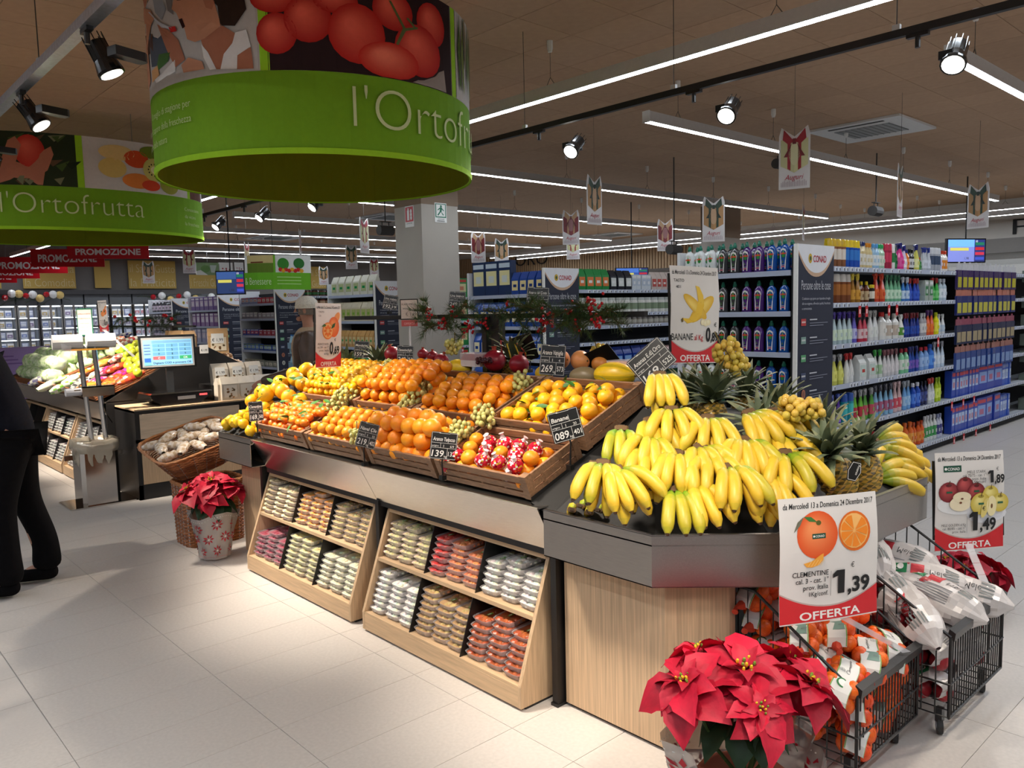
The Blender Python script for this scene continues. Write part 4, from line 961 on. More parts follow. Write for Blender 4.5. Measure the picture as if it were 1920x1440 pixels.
def offer(c, w, h, e1, e2, label, kind, stem_to=None, bend=.03, name='offer_sign'):
    c, e1, e2 = V3(c), V3(e1).normalized(), V3(e2); e2 = (e2-e1*e2.dot(e1)).normalized(); n = e1.cross(e2)
    if n.dot(CF) > 0: n = -n
    t = thing(name, label, 'sign', c-e2*h/2, 'paper offer signs'); t['_o'] = t.location[:]
    fn = lambda u, v, hh: c+e1*u+e2*v+n*(hh+bend*h*math.sin(v/h*5.2+.6)*.5+bend*.4*w*math.cos(u/w*5))
    g = G(PAPER); p = Print(g, fn, .0005); p.h = 0
    p.rect(-w/2, -h/2, w/2, h/2, PAPER, 8, 14); k = len(g.f)
    g2 = Print(g, lambda u, v, hh: fn(u, v, -.0012), 0); g2.rect(-w/2, -h/2, w/2, h/2, PAPER, 8, 14); p.lay()
    # red swoosh base with white OFFERTA
    N = 14
    for i in range(N):
        u0, u1 = -w/2+w*i/N, -w/2+w*(i+1)/N; ar = lambda u: -h*.5+h*(.115+.13*(2*abs(u)/w)**2)
        p.poly([(u0, -h*.5+h*.01), (u1, -h*.5+h*.01), (u1, ar(u1)), (u0, ar(u0))], RED)
        p.poly([(u0, ar(u0)), (u1, ar(u1)), (u1, ar(u1)+h*.012), (u0, ar(u0)+h*.012)], C(190, 170, 165))
    p.lay(); p.text('OFFERTA', 0, -h*.475, h*.088, WHITE, 'c', w=w*.62, offset=.02)
    p.text('da Mercoledì 13 a Domenica 24 Dicembre 2017', 0, h*.415, h*.062, INK, 'c', w=w*.92, shear=.18, offset=.008)
    if kind == 'clem':
        p.ell(-w*.14, h*.2, w*.2, w*.195, C(226, 84, 26), hi=C(248, 150, 90), n=26); p.lay(); p.ell(-w*.13, h*.295, w*.025, w*.02, C(90, 90, 30)); p.poly([(-w*.14, h*.3), (-w*.2, h*.345), (-w*.27, h*.35), (-w*.22, h*.31)], C(60, 120, 50)); p.poly([(-w*.27, h*.35), (-w*.33, h*.31), (-w*.37, h*.23), (-w*.31, h*.28)], C(110, 110, 90))
        conad_logo(p, -w*.13, h*.19, w*.13)
        p.ell(w*.24, h*.2, w*.175, w*.165, C(228, 110, 20), rot=-.4, n=26); p.lay(); p.ell(w*.235, h*.203, w*.155, w*.145, C(250, 190, 110), rot=-.4); p.lay()
        for k in range(9):
            if k == 2: continue
            a0, a1 = -.4+2*PI*k/9+.05, -.4+2*PI*(k+1)/9-.05; p.poly([(w*.235+w*.012*math.cos((a0+a1)/2), h*.203+w*.012*math.sin((a0+a1)/2)), (w*.235+w*.142*math.cos(a0), h*.203+w*.132*math.sin(a0)), (w*.235+w*.148*math.cos((a0+a1)/2), h*.203+w*.138*math.sin((a0+a1)/2)), (w*.235+w*.142*math.cos(a1), h*.203+w*.132*math.sin(a1))], C(244, 138, 30))
        p.poly([(-w*.28, -h*.02), (-w*.2, -h*.005), (-w*.12, h*.04), (-w*.09, h*.05), (-w*.09, h*.0), (-w*.13, -h*.04), (-w*.2, -h*.055), (-w*.25, -h*.05)], C(246, 170, 60)); p.lay()
        for k in range(5): p.poly([(-w*(.24-.03*k), -h*.045), (-w*(.235-.03*k), -h*.045), (-w*(.20-.03*k), h*.0), (-w*(.205-.03*k), h*.0)], C(252, 214, 140))
        for s, v, z in (('CLEMENTINE', -.125, .058), ('cal. 3 - cat. 1°', -.18, .056), ('prov. Italia', -.235, .056), ('1Kg/conf.', -.288, .05)): p.text(s, -w*.035, h*v, h*z, INK, 'r', maxw=w*.36, offset=.006)
        p.rect(-w*.012, -h*.3, -w*.008, -h*.1, C(120, 120, 120)); big = (.0, -.29, '1', ',39')
    elif kind == 'mele':
        conad_logo(p, -w*.26, h*.335, w*.25)
        p.ell(-w*.15, -h*.03, w*.33, w*.13, C(236, 236, 236)); p.ell(w*.24, -h*.14, w*.3, w*.12, C(232, 232, 236)); p.lay()
        rd, rh = C(120, 24, 34), C(190, 80, 80); yl, yh = C(206, 182, 66), C(240, 226, 140)
        apple(p, -w*.32, h*.1, w*.14, rd, rh); apple(p, -w*.09, h*.16, w*.12, rd, rh); apple(p, w*.07, h*.09, w*.13, rd, rh); p.lay()
        p.ell(-w*.14, h*.045, w*.13, w*.07, C(240, 226, 190)); p.ell(-w*.16, -h*.02, w*.155, w*.095, C(244, 230, 196)); p.lay(); p.ell(-w*.14, h*.03, w*.02, w*.012, C(110, 60, 30)); p.ell(-w*.16, -h*.01, w*.02, w*.014, C(110, 60, 30)); p.rect(-w*.36, h*.09, -w*.28, h*.11, C(30, 90, 60)); p.rect(w*.03, h*.09, w*.11, h*.11, C(30, 90, 60))
        apple(p, w*.28, h*.06, w*.12, yl, yh); apple(p, w*.13, -h*.03, w*.15, yl, yh); apple(p, w*.42, -h*.03, w*.13, yl, yh); p.lay()
        p.ell(w*.19, -h*.075, w*.05, w*.13, C(226, 206, 120), rot=-.3); p.ell(w*.29, -h*.06, w*.075, w*.13, C(246, 232, 180)); p.lay(); p.ell(w*.29, -h*.06, w*.015, w*.03, C(120, 80, 40)); p.rect(w*.09, -h*.04, w*.17, -h*.02, C(40, 100, 70)); p.rect(w*.38, -h*.04, w*.46, -h*.02, C(40, 100, 70))
        for s, v in (('MELE STARK', .285), ('cal. 70/75 - cat. 1°', .25), ('prov. Italia', .215), ('1,5Kg/conf', .182)): p.text(s, w*.2, h*v, h*.04, INK, 'r', maxw=w*.34)
        big1(p, w*.23, h*.18, w*.09, h*.17); p.text(',89', w*.33, h*.175, h*.12, INK, 'l', w=w*.15, offset=.03); p.text('€', w*.36, h*.30, h*.05, INK)
        for s, v in (('MELE GOLDEN al Kg', -.245), ('cal. 80/85 - cat. 1°', -.28), ('prov. Italia', -.315)): p.text(s, -w*.09, h*v, h*.036, INK, 'r', maxw=w*.34)
        p.rect(-w*.075, -h*.32, -w*.07, -h*.15, C(120, 120, 120)); big = (-.05, -.30, '1', ',49')
    elif kind == 'banane':
        for (u, v, a, b, ro) in ((.12, .06, .11, .32, -.9), (-.02, .085, .09, .30, .9)): p.ell(w*u, h*v, w*a, w*b, C(226, 178, 50), rot=ro, hi=C(246, 216, 110)); p.lay()
        pts = [(-.3, -.035), (-.16, -.04), (-.02, .03), (.03, .14), (.0, .27), (-.02, .30), (.06, .29), (.14, .2), (.16, .1), (.1, .0), (-.02, -.07), (-.18, -.09), (-.29, -.07)]
        for i in range(4): p.poly([(w*x, h*y) for x, y in (pts[i], pts[i+1], pts[-3-i+0] if i < 3 else pts[9], pts[-2-i] if i < 3 else pts[10])], C(240, 196, 60))
        p.poly([(w*x, h*y) for x, y in (pts[3], pts[4], pts[5], pts[6], pts[7], pts[8], pts[9])], C(240, 200, 70)); p.lay()
        p.poly([(-w*.31, -h*.05), (-w*.27, -h*.03), (-w*.26, -h*.07), (-w*.29, -h*.08)], C(110, 90, 40))
        for k in range(3): p.ell(w*(.14+.06*k), -h*(.075+.01*(k % 2)), w*.05, w*.05, C(240, 226, 180), hi=C(252, 244, 214))
        p.text('TASTO', -w*.44, h*.335, h*.045, INK, 'l', maxw=w*.2); p.text('401', -w*.4, h*.27, h*.045, INK, 'l', maxw=w*.16)
        p.text('BANANE', -w*.48, -h*.26, h*.1, INK, 'l', w=w*.42); p.text('al Kg', -w*.03, -h*.26, h*.08, INKR, 'l', w=w*.18, offset=.01); p.rect(w*.17, -h*.28, w*.174, -h*.16, C(120, 120, 120)); big = (.19, -.27, '0', ',89')
    else:
        p.ell(w*.18, h*.13, w*.22, w*.3, C(226, 100, 40), hi=C(246, 150, 80)); p.ell(w*.3, h*.27, w*.1, w*.2, C(236, 150, 80), rot=-.6); p.lay(); p.ell(-w*.06, h*.07, w*.21, w*.25, C(238, 130, 50)); p.lay(); p.ell(-w*.06, h*.07, w*.18, w*.215, C(248, 190, 120)); p.lay()
        for k in range(8): a = 2*PI*k/8; p.ell(-w*.06+w*.1*math.cos(a), h*.07+w*.12*math.sin(a), w*.055, w*.035, C(240, 120, 40), rot=a)
        p.poly([(w*.06, h*.1), (w*.12, h*.17), (w*.24, h*.2), (w*.2, h*.13)], C(50, 90, 40)); p.poly([(-w*.3, h*.14), (-w*.2, h*.18), (-w*.12, h*.16), (-w*.2, h*.13)], C(60, 100, 50))
        p.text('TASTO', -w*.4, h*.35, h*.04, INK, 'l', maxw=w*.2); p.text('131', -w*.4, h*.29, h*.04, INK, 'l', maxw=w*.2)
        for s, v in (('ARANCE NAVEL', -.15), ('cal. 3/4 - cat. 1°', -.2), ('prov. Italia', -.25), ('al Kg', -.3)): p.text(s, -w*.02, h*v, h*.045, INK, 'r', maxw=w*.42)
        big = (.0, -.29, '0', ',69')
    bu, bv, d1, d2 = big; k = 1 if kind != 'banane' else .75; p.lay()
    if d1 == '1': big1(p, w*(bu+.01), h*bv, w*.13, h*.26*k)
    else: p.text(d1, w*(bu+.02), h*bv, h*.26*k, INK, 'l', maxw=w*.14*k, offset=.035)
    p.text(d2, w*(bu+(.13 if kind == 'banane' else .17)), h*(bv+.0), h*.17*k, INK, 'l', w=w*(.16 if kind == 'banane' else .24), offset=.03); p.text('€', w*(bu+.2), h*(bv+.2*k), h*.06, INK)
    g.build('poster', paper, t)
    g = G(BLACK)
    if kind in ('banane', 'arance', 'mele'):
        g.obox(c-e1*(w/2+.006)-e2*h*.38-n*.012, e1*.012, e2*h*.8, n*.006); g.obox(c+e1*(w/2-.006)-e2*h*.38-n*.012, e1*.012, e2*h*.8, n*.006); g.obox(c-e1*w/2-e2*h*.36-n*.014, e1*w, e2*.01, n*.005); g.build('frame_back', plast, t)
    if stem_to is not None:
        b = V3(stem_to); top = c-e2*h*.42-n*.02; g = G(C(236, 236, 240)); d = (b-top); ww = e1*.018
        for k in range(5):
            a0, a1 = top+d*k/5, top+d*(k+1)/5; g.obox(a0-ww, ww*2, d/5*.96, n*.004)
        g.build('clear_stem', film, t)
    return t
VW = V3((CR.x, CR.y, 0)).normalized()
def facing(px0, py0, px1, py1, w0, w1, pxb, pyb):
    "corner helper: top-left, top-right depths and bottom-left pixel"
    a, b = dep(px0, py0, w0), dep(px1, py1, w1); return a, b
def corner_sign(tl, tr, bl, br, wl, wr, *ar, **kw):
    "upright sign from its photo corners and the depths of its left and right edges"
    a, b, c_, d_ = dep(*tl, wl), dep(*tr, wr), dep(*bl, wl), dep(*br, wr)
    offer((a+b+c_+d_)/4, (b-a).length, ((a-c_).length+(b-d_).length)/2, (b-a)+(d_-c_), (a-c_)+(b-d_), *ar, **kw)
corner_sign((1461, 944), (1644, 914), (1467, 1170), (1644, 1156), 2.50, 2.63, 'large offer sign clementine 1,39 in front of banana tray', 'clem', (2.80, 1.06, .38), .03)
corner_sign((1762, 851), (1890, 843), (1746, 1035), (1874, 1027), 3.45, 3.52, 'offer sign with red and golden apples, 1,89 and 1,49, far right', 'mele', (3.42, .98, .42), .02)
corner_sign((1258, 497), (1348, 503), (1257, 682), (1348, 680), 3.80, 3.95, 'offer sign banane al Kg 0,89 above the pineapples', 'banane', (3.1, 2.25, 1.15), .03)
corner_sign((596, 567), (643, 571), (588, 691), (637, 686), 4.65, 4.82, 'offer sign arance 0,69 in front of the man with cap', 'arance', (2.72, 4.55, 1.15), .02)
# white kaki card in a black frame
c = at(767, 580, 0, 3.05); e1 = V3((.55, -.83, 0)).normalized(); n = V3((0, 0, 1)).cross(e1)*-1; n = e1.cross(V3((0, 0, 1)))
if n.dot(CF) > 0: n = -n
t = thing('kaki_sign', 'white card kaki mela 1,49 in black frame on the rail', 'sign', c); t['_o'] = t.location[:]
g = G(BLACK); w, h = .125, .135; g.obox(c-e1*w/2-V3((0, 0, h/2))-n*.006, e1*w, n*.005, V3((0, 0, h))); g.build('frame', plast, t)
g = G(WHITE); p = Print(g, plane_fn(c, e1, (0, 0, 1), n)); p.rect(-w*.45, -h*.45, w*.45, h*.45, C(214, 204, 196)); p.lay(); p.text('KAKI MELA', 0, h*.2, h*.14, INK, 'c', w=w*.8); p.text('SPAGNA', -w*.35, 0, h*.1, INK, 'l', maxw=w*.4); p.text('€ 1,49', -w*.2, -h*.32, h*.24, C(90, 80, 80), 'l', w=w*.6)
p.rect(-w*.45, -h*.82, w*.45, -h*.52, C(200, 90, 90)); p.lay(); p.text('OFFERTA', 0, -h*.75, h*.16, C(238, 190, 190), 'c', w=w*.6); g.build('card', paper, t)
g = G(C(225, 225, 228)); g.tube([c-V3((0, 0, h*.8)), V3((c.x, c.y, 1.19))], .007, 6); g.build('stem', film, t)
# ------------------------------------------------------------------ tub boxes below the island
def boxunit(x0, y0, y1, label, ncell=3, grp='pale oak shelf boxes'):
    t = thing('shelf_box', label, 'shelf unit', (x0+.1, (y0+y1)/2, 0), grp); t['_o'] = t.location[:]
    side = [(x0, .012), (x0, .10), (x0+.18, .605), (x0+.5, .605), (x0+.5, .012)]
    for a in (y0, y1-.018):
        g = G(); g.prism(side, a, a+.018, ax=1); g.build('side_panel', wood, t)
    g = G(); g.box((x0+.001, y0+.018, .012), (x0+.02, y1-.018, .088)); g.build('front_board', woodh, t)
    g = G(); g.box((x0+.002, y0+.018, .088), (x0+.5, y1-.018, .102)); g.build('shelf', woodh, t)
    g = G(); g.box((x0+.093, y0+.018, .345), (x0+.5, y1-.018, .363)); g.build('shelf', woodh, t)
    g = G(); g.box((x0+.172, y0+.018, .582), (x0+.2, y1-.018, .604)); g.build('top_rail', woodh, t)
    g = G(C(14, 13, 13)); g.box((x0+.03, y0+.004, 0), (x0+.49, y1-.004, .012)); g.build('plinth_shadow_gap', darkm, t)
    g = G(C(14, 13, 13)); g.box((x0+.42, y0+.018, .102), (x0+.425, y1-.018, .6)); g.build('back_panel', darkm, t)
    cw = (y1-y0-.036)/ncell
    for k in range(1, ncell):
        yy = y0+.018+cw*k
        for z0, z1, xa, xb in ((.102, .345, .004, .086), (.363, .582, .10, .172)):
            g = G(C(14, 13, 13)); g.prism([(x0+xa+.004, z0), (x0+xb+.004, z1), (x0+.42, z1), (x0+.42, z0)], yy-.002, yy+.002, ax=1); g.build('divider', darkm, t)
    return t
TUBM = {}
def tub_proto(key, fill, top, label=True, lump=1):
    "clear tray with rim, lid film, contents and a small green label"
    L, W, Hh = .17, .118, .026
    t = thing('food_tub', key, 'food tub')
    g = G(C(232, 228, 230)); pr = [(.86, .0), (.93, .012), (.97, .022), (1.0, .0235), (1.0, .026)]
    def ring(s, z):
        r = .025; pts = []
        for cx, cy, a0 in ((L/2-r, W/2-r, 0), (-L/2+r, W/2-r, PI/2), (-L/2+r, -W/2+r, PI), (L/2-r, -W/2+r, 1.5*PI)):
            for k in range(3): a = a0+PI/4*k; pts.append(((cx+r*math.cos(a))*s, (cy+r*math.sin(a))*s, z))
        return pts
    P = []; fs = []
    for s, z in pr: P += ring(s, z)
    for i in range(len(pr)-1):
        for j in range(12): fs.append((i*12+j, i*12+(j+1) % 12, (i+1)*12+(j+1) % 12, (i+1)*12+j))
    fs.append(tuple(range(11, -1, -1))); g.faces(P, fs); g.build('tray', tubm, t, local=True)
    g = G(fill); q = random.Random(hash(key) % 999 if False else len(key)); P = ring(.84, .003)+ring(.93, .0205)
    fs = [(j, (j+1) % 12, 12+(j+1) % 12, 12+j) for j in range(12)]+[tuple(range(11, -1, -1))]+[tuple(range(12, 24))]
    g.faces(P, fs)
    for k in range(13*lump):
        x, y = q.uniform(-.42, .42)*L, q.uniform(-.4, .4)*W; c = tuple(v*q.uniform(.82, 1.15) for v in top); r = q.uniform(.009, .017) if lump == 1 else q.uniform(.006, .011)
        g.ball((x, y, .0205), (r*1.3, r, .0062), 7, 4, c)
    for k in range(16):   # lumps seen through the side
        a = 2*PI*k/16; x, y = .405*L*math.cos(a), .43*W*math.sin(a); g.ball((x, y, .012), (.012, .012, .008), 6, 3, tuple(v*q.uniform(.8, 1.12) for v in top))
    g.build('contents', fruitm, t, local=True)
    if label:
        g = G(C(90, 160, 50)); g.disc((-.02, .0, .0288), .017, 12, C(120, 176, 60), e1=(1, 0, 0), e2=(0, .5, 0)); g.disc((-.022, .0, .0292), .010, 10, C(236, 238, 220), e2=(0, .45, 0)); g.build('label', paper, t, local=True)
    return t
def fillcell(y0, y1, zb, xf, proto, nlev, name, cellname, nst=3, tilt=.06, grp=None, hstep=.0285, x0=2.055, scl=1., skew=.0, vis=None):
    w = (y1-y0)/nst
    for s in range(nst):
        y = y1-w*(s+.5); n_ = nlev[s]
        for k in range(n_):
            if vis and not (vis[0] < pix((2.1, y, zb+.1))[0] < vis[1]): continue
            z = zb+k*hstep*scl; xs = x0+max(0, (z+.015-.10))*.18/.505+.012+xf
            rot = (rnd.uniform(-.02, .02), -tilt*k/ max(1, n_)*1.2-.01, rnd.uniform(-.07, .07))
            clone(proto, (xs+.085*scl+rnd.uniform(-.004, .004), y+rnd.uniform(-.003, .003), z+.002), rot, (scl, scl*w/.124*.98, scl), f'tub of {name}, {od(k)} from bottom, {["left","middle","right"][s]} stack, {cellname}', f'tubs of {name}')
def cells(x0, y0, y1, n=3):
    cw = (y1-y0-.036)/n; return [(y1-.018-cw*(k+1)+.004, y1-.018-cw*k-.004) for k in range(n)]
boxunit(2.055, 2.237, 3.405, 'pale oak shelf box, nearest, holding tubs of coconut and dates'); boxunit(2.055, 3.518, 4.75, 'pale oak shelf box, farther, holding tubs of nuts and dried fruit')
tp = {k: tub_proto(k, C(*a), C(*b), lab, lu) for k, a, b, lab, lu in [
    ('banana chips', (222, 204, 160), (234, 216, 168), True, 1), ('red dried papaya', (200, 90, 84), (206, 76, 66), True, 1), ('orange dried papaya', (214, 130, 96), (224, 140, 92), True, 1), ('white coconut cubes', (232, 226, 216), (240, 236, 226), True, 1),
    ('white dried coconut', (236, 232, 224), (246, 242, 234), True, 1), ('walnuts', (186, 150, 108), (206, 168, 118), True, 1), ('brown dates', (160, 84, 50), (172, 92, 52), True, 1),
    ('pale dried slices', (214, 190, 152), (222, 204, 170), False, 1), ('dried apricots', (222, 172, 118), (236, 170, 84), False, 1), ('peanuts', (206, 176, 128), (226, 200, 150), False, 2),
    ('purple dried berries', (146, 88, 98), (150, 70, 86), False, 1), ('green raisins', (196, 190, 150), (192, 184, 130), False, 1), ('cream coloured chips', (222, 220, 190), (230, 228, 196), False, 1)]}
c2 = cells(2.055, 2.237, 3.405); N1 = 'nearest box'
fillcell(*c2[0], .366, .0, tp['banana chips'], (6, 6, 5), 'banana chips', f'upper shelf of {N1}')
fillcell(*c2[1], .366, .0, tp['red dried papaya'], (6, 0, 0), 'red dried papaya', f'upper shelf of {N1}'); fillcell(*c2[1], .366, .0, tp['orange dried papaya'], (0, 6, 5), 'orange dried papaya', f'upper shelf of {N1}')
fillcell(*c2[2], .366, .0, tp['white coconut cubes'], (5, 6, 5), 'white coconut cubes', f'upper shelf of {N1}')
fillcell(*c2[0], .104, .0, tp['white dried coconut'], (7, 6, 6), 'white dried coconut', f'lower shelf of {N1}')
fillcell(*c2[1], .104, .0, tp['walnuts'], (7, 6, 6), 'walnuts', f'lower shelf of {N1}')
fillcell(*c2[2], .104, .0, tp['brown dates'], (6, 7, 6), 'brown dates', f'lower shelf of {N1}')
c1 = cells(2.055, 3.518, 4.75); N2 = 'farther box'
fillcell(*c1[0], .366, -.02, tp['pale dried slices'], (7, 6, 6), 'pale dried slices', f'upper shelf of {N2}'); fillcell(*c1[1], .366, .0, tp['dried apricots'], (6, 7, 6), 'dried apricots', f'upper shelf of {N2}'); fillcell(*c1[2], .366, .0, tp['peanuts'], (6, 5, 6), 'peanuts', f'upper shelf of {N2}')
fillcell(*c1[0], .104, .0, tp['purple dried berries'], (5, 6, 5), 'purple dried berries', f'lower shelf of {N2}', nst=3); fillcell(*c1[1], .104, .0, tp['green raisins'], (7, 7, 6), 'green raisins', f'lower shelf of {N2}'); fillcell(*c1[2], .104, .0, tp['cream coloured chips'], (6, 6, 6), 'cream coloured chips', f'lower shelf of {N2}')
# ------------------------------------------------------------------ poinsettias
def bract_mesh(name, L, w, col, teeth=True):
    g = G(); n = 8; pts = []
    for i in range(n+1):
        t = i/n; ww = w*(math.sin(PI*min(1, t*1.02)**.75))**.9 if 0 < i < n else .0006
        if teeth and i in (3, 5): ww *= 1.12
        z = .10*L*math.sin(PI*t)-.16*L*t*t
        pts += [(t*L, -ww, z+.18*ww-.02*L*math.sin(7*t)), (t*L, -ww*.5, z+.0*ww+.012*L*((i % 2)-.5)), (t*L, 0, z-.05*ww), (t*L, ww*.5, z-.012*L*((i % 2)-.5)), (t*L, ww, z+.18*ww+.02*L*math.sin(6*t))]
    fs = []; cs = []
    for i in range(n):
        for j in range(4): a = 5*i+j; fs.append((a, a+1, a+6, a+5)); cs.append(tuple(c*(1.0 if j in (0, 3) else .9) for c in col))
    g.faces(pts, fs, cols=cs); return g.build(name, bractm if name == 'bract' else leafm, None, local=True, smooth=True)
RB = C(178, 8, 44); BRT = [bract_mesh('bract', .16, .056, RB), bract_mesh('bract', .125, .044, C(196, 14, 52)), bract_mesh('bract', .07, .02, C(186, 12, 48))]; GLF = bract_mesh('leaf', .15, .045, C(34, 66, 34))
g = G(C(214, 190, 40))
for k in range(9): a = k*2.4; r = .0045*k**.5; g.lathe([(.003, 0), (.0045, .006), (.003, .011)], 6, C(120, 150, 50) if k % 2 else C(224, 190, 40), o=(r*math.cos(a)*2, r*math.sin(a)*2, 0))
CYA = g.build('flower_eye', matte, None, local=True)
def poinsettia(c, label, sc, heads, pot_h=.15, pot_r=.085, seed=1, wrapc=True, lean=(0, 0)):
    "heads: (dx, dy, dz, tilt direction deg, tilt, scale)"
    q = random.Random(seed); t = thing('poinsettia', label, 'potted plant', c, 'red poinsettias'); t['_o'] = tuple(c)
    g = G(C(150, 84, 62)); g.lathe([(pot_r*.7, 0), (pot_r, pot_h*.85), (pot_r*1.08, pot_h*.86), (pot_r*1.08, pot_h)], 18); g.build('pot', matte, t, local=True)
    for (dx, dy, dz, td, ti, s) in heads:
        M = Matrix.Translation((dx, dy, dz)) @ Matrix.Rotation(R(td), 4, 'Z') @ Matrix.Rotation(ti, 4, 'Y') @ Matrix.Rotation(-R(td), 4, 'Z') @ Matrix.Scale(s, 4)
        for ring_, (n, pr, el, rr) in enumerate(((6, 0, .22, .012), (6, 1, .02, .01), (5, 2, -.42, .006))):
            for k in range(n):
                a = 2*PI*(k+.5*ring_)/n+q.uniform(-.25, .25); childcopy(BRT[pr], t, M @ Matrix.Translation((0, 0, .012*ring_)) @ Matrix.Rotation(a, 4, 'Z') @ Matrix.Translation((rr, 0, 0)) @ Matrix.Rotation(el+q.uniform(-.18, .22), 4, 'Y') @ Matrix.Rotation(q.uniform(-.5, .5), 4, 'X') @ Matrix.Scale(q.uniform(.82, 1.12), 4))
        childcopy(CYA, t, M @ Matrix.Translation((0, 0, .03)))
        g = G(C(60, 90, 40)); g.tube([(0, 0, pot_h*.9), (dx*.5, dy*.5, dz*.6), (dx, dy, dz)], .006, 5); g.build('stem', matte, t, local=True)
    for k in range(11):
        a = 2*PI*k/11+q.uniform(-.2, .2); childcopy(GLF, t, Matrix.Translation((.04*math.cos(a), .04*math.sin(a), heads[0][2]*.78)) @ Matrix.Rotation(a, 4, 'Z') @ Matrix.Rotation(q.uniform(.35, .8), 4, 'Y') @ Matrix.Scale(q.uniform(.8, 1.1), 4))
    if wrapc:   # printed cellophane wrap flaring above the pot, with red snow-star print
        g = G(C(178, 168, 162)); n = 28; kk = 8; pts = []
        for i in range(kk+1):
            u = i/kk; r = pot_r*(1.12+.65*u**1.3)
            for j in range(n):
                a = 2*PI*j/n; rr = r*(1+.10*math.sin(a*5+u*3)*u+.06*math.sin(a*9-2*u)+.03*q.uniform(-1, 1)); pts.append((rr*math.cos(a), rr*math.sin(a), .012+(pot_h*1.5)*u+.02*math.sin(a*3)*u))
        fs = [(i*n+j, i*n+(j+1) % n, (i+1)*n+(j+1) % n, (i+1)*n+j) for i in range(kk) for j in range(n)]
        g.faces(pts, fs, C(190, 182, 178)); 
        def sp(a, u, h): r = pot_r*(1.12+.65*u**1.3)*(1+.10*math.sin(a*5+u*3)*u+.06*math.sin(a*9-2*u))+h+.002; return V3((r*math.cos(a), r*math.sin(a), .012+(pot_h*1.5)*u+.02*math.sin(a*3)*u))
        g.build('cellophane_wrap', celo, t, local=True, smooth=True)
        g = G(C(178, 26, 44)); p = Print(g, lambda a, u, h: sp(a, u, h), .001)
        for r_ in range(3):
            for k in range(7):
                a0, u0 = 2*PI*(k+.5*(r_ % 2))/7, .2+.28*r_
                for m_ in range(8):
                    an = 2*PI*m_/8; ca, sa = math.cos(an), math.sin(an); f = lambda d, e: (a0+(d*ca-e*sa)*.30, u0+(d*sa+e*ca)*.13)
                    p.poly([f(.25, 0), f(.55, -.16), f(1.0, 0), f(.55, .16)], C(178, 26, 44) if (m_+k) % 3 else C(150, 20, 36))
                p.ell(a0, u0, .05, .02, C(226, 220, 214), n=8)
        for k in range(60): p.ell(2*PI*k/60, .93, .018, .008, C(226, 226, 224), n=6)
        for k in range(60): p.ell(2*PI*k/60, .06, .018, .008, C(200, 60, 60), n=6)
        g.build('wrap_print', paper, t, local=True)
    return t
celo = mat('grey_cellophane', C(190, 184, 180), rough=.15, spec=.9, clearmix=.28, bump=.8, bscale=30)
P1 = V3((2.10, 1.16, .0)); c_ = dep(1385, 1275, 2.36)
P1 = V3((c_.x+.0, c_.y-.02, .0)); ph = c_.z
poinsettia(P1, 'large red poinsettia in grey printed wrap in front of the oak plinth', 1, [(0, 0, ph+.02, -130, .35, 1.22), (.02, .16, ph+.02, 90, .4, 1.05), (-.14, .10, ph+.0, 150, .5, 1.0), (.12, -.13, ph-.01, -50, .6, 1.0), (.19, -.03, ph+.0, -10, .5, 1.05), (-.09, -.1, ph-.02, -120, .65, .8)], pot_h=.2, pot_r=.13, seed=4)
c_ = V3((2.04, 5.12, 0))
poinsettia((2.02, 5.17, 0), 'red poinsettia in printed wrap on floor by the wicker baskets', 1, [(0, 0, .50, -110, .35, 1.05), (-.12, .06, .46, 170, .6, .95), (.12, -.03, .46, -40, .5, .95), (.04, .1, .5, 80, .4, .85), (-.06, -.07, .42, -150, .85, .8)], pot_h=.20, pot_r=.085, seed=9)
pq = dep(1815, 1075, 4.15)
poinsettia((pq.x, pq.y, pq.z-.26), 'red poinsettia behind the right trolley under the apple sign', 1, [(0, 0, .30, -60, .5, 1.0), (.1, -.08, .27, -30, .8, .95), (-.05, .08, .31, 120, .4, .9), (-.10, -.02, .30, 180, .5, .8)], pot_h=.15, pot_r=.08, seed=12, wrapc=False)
# small stand below the third plant
g = G(C(24, 22, 22)); g.box((pq.x-.1, pq.y-.1, 0), (pq.x+.1, pq.y+.1, pq.z-.262)); tag(g.build('plant_stand', darkm), 'dark low stand under the poinsettia behind the right trolley', 'stand')
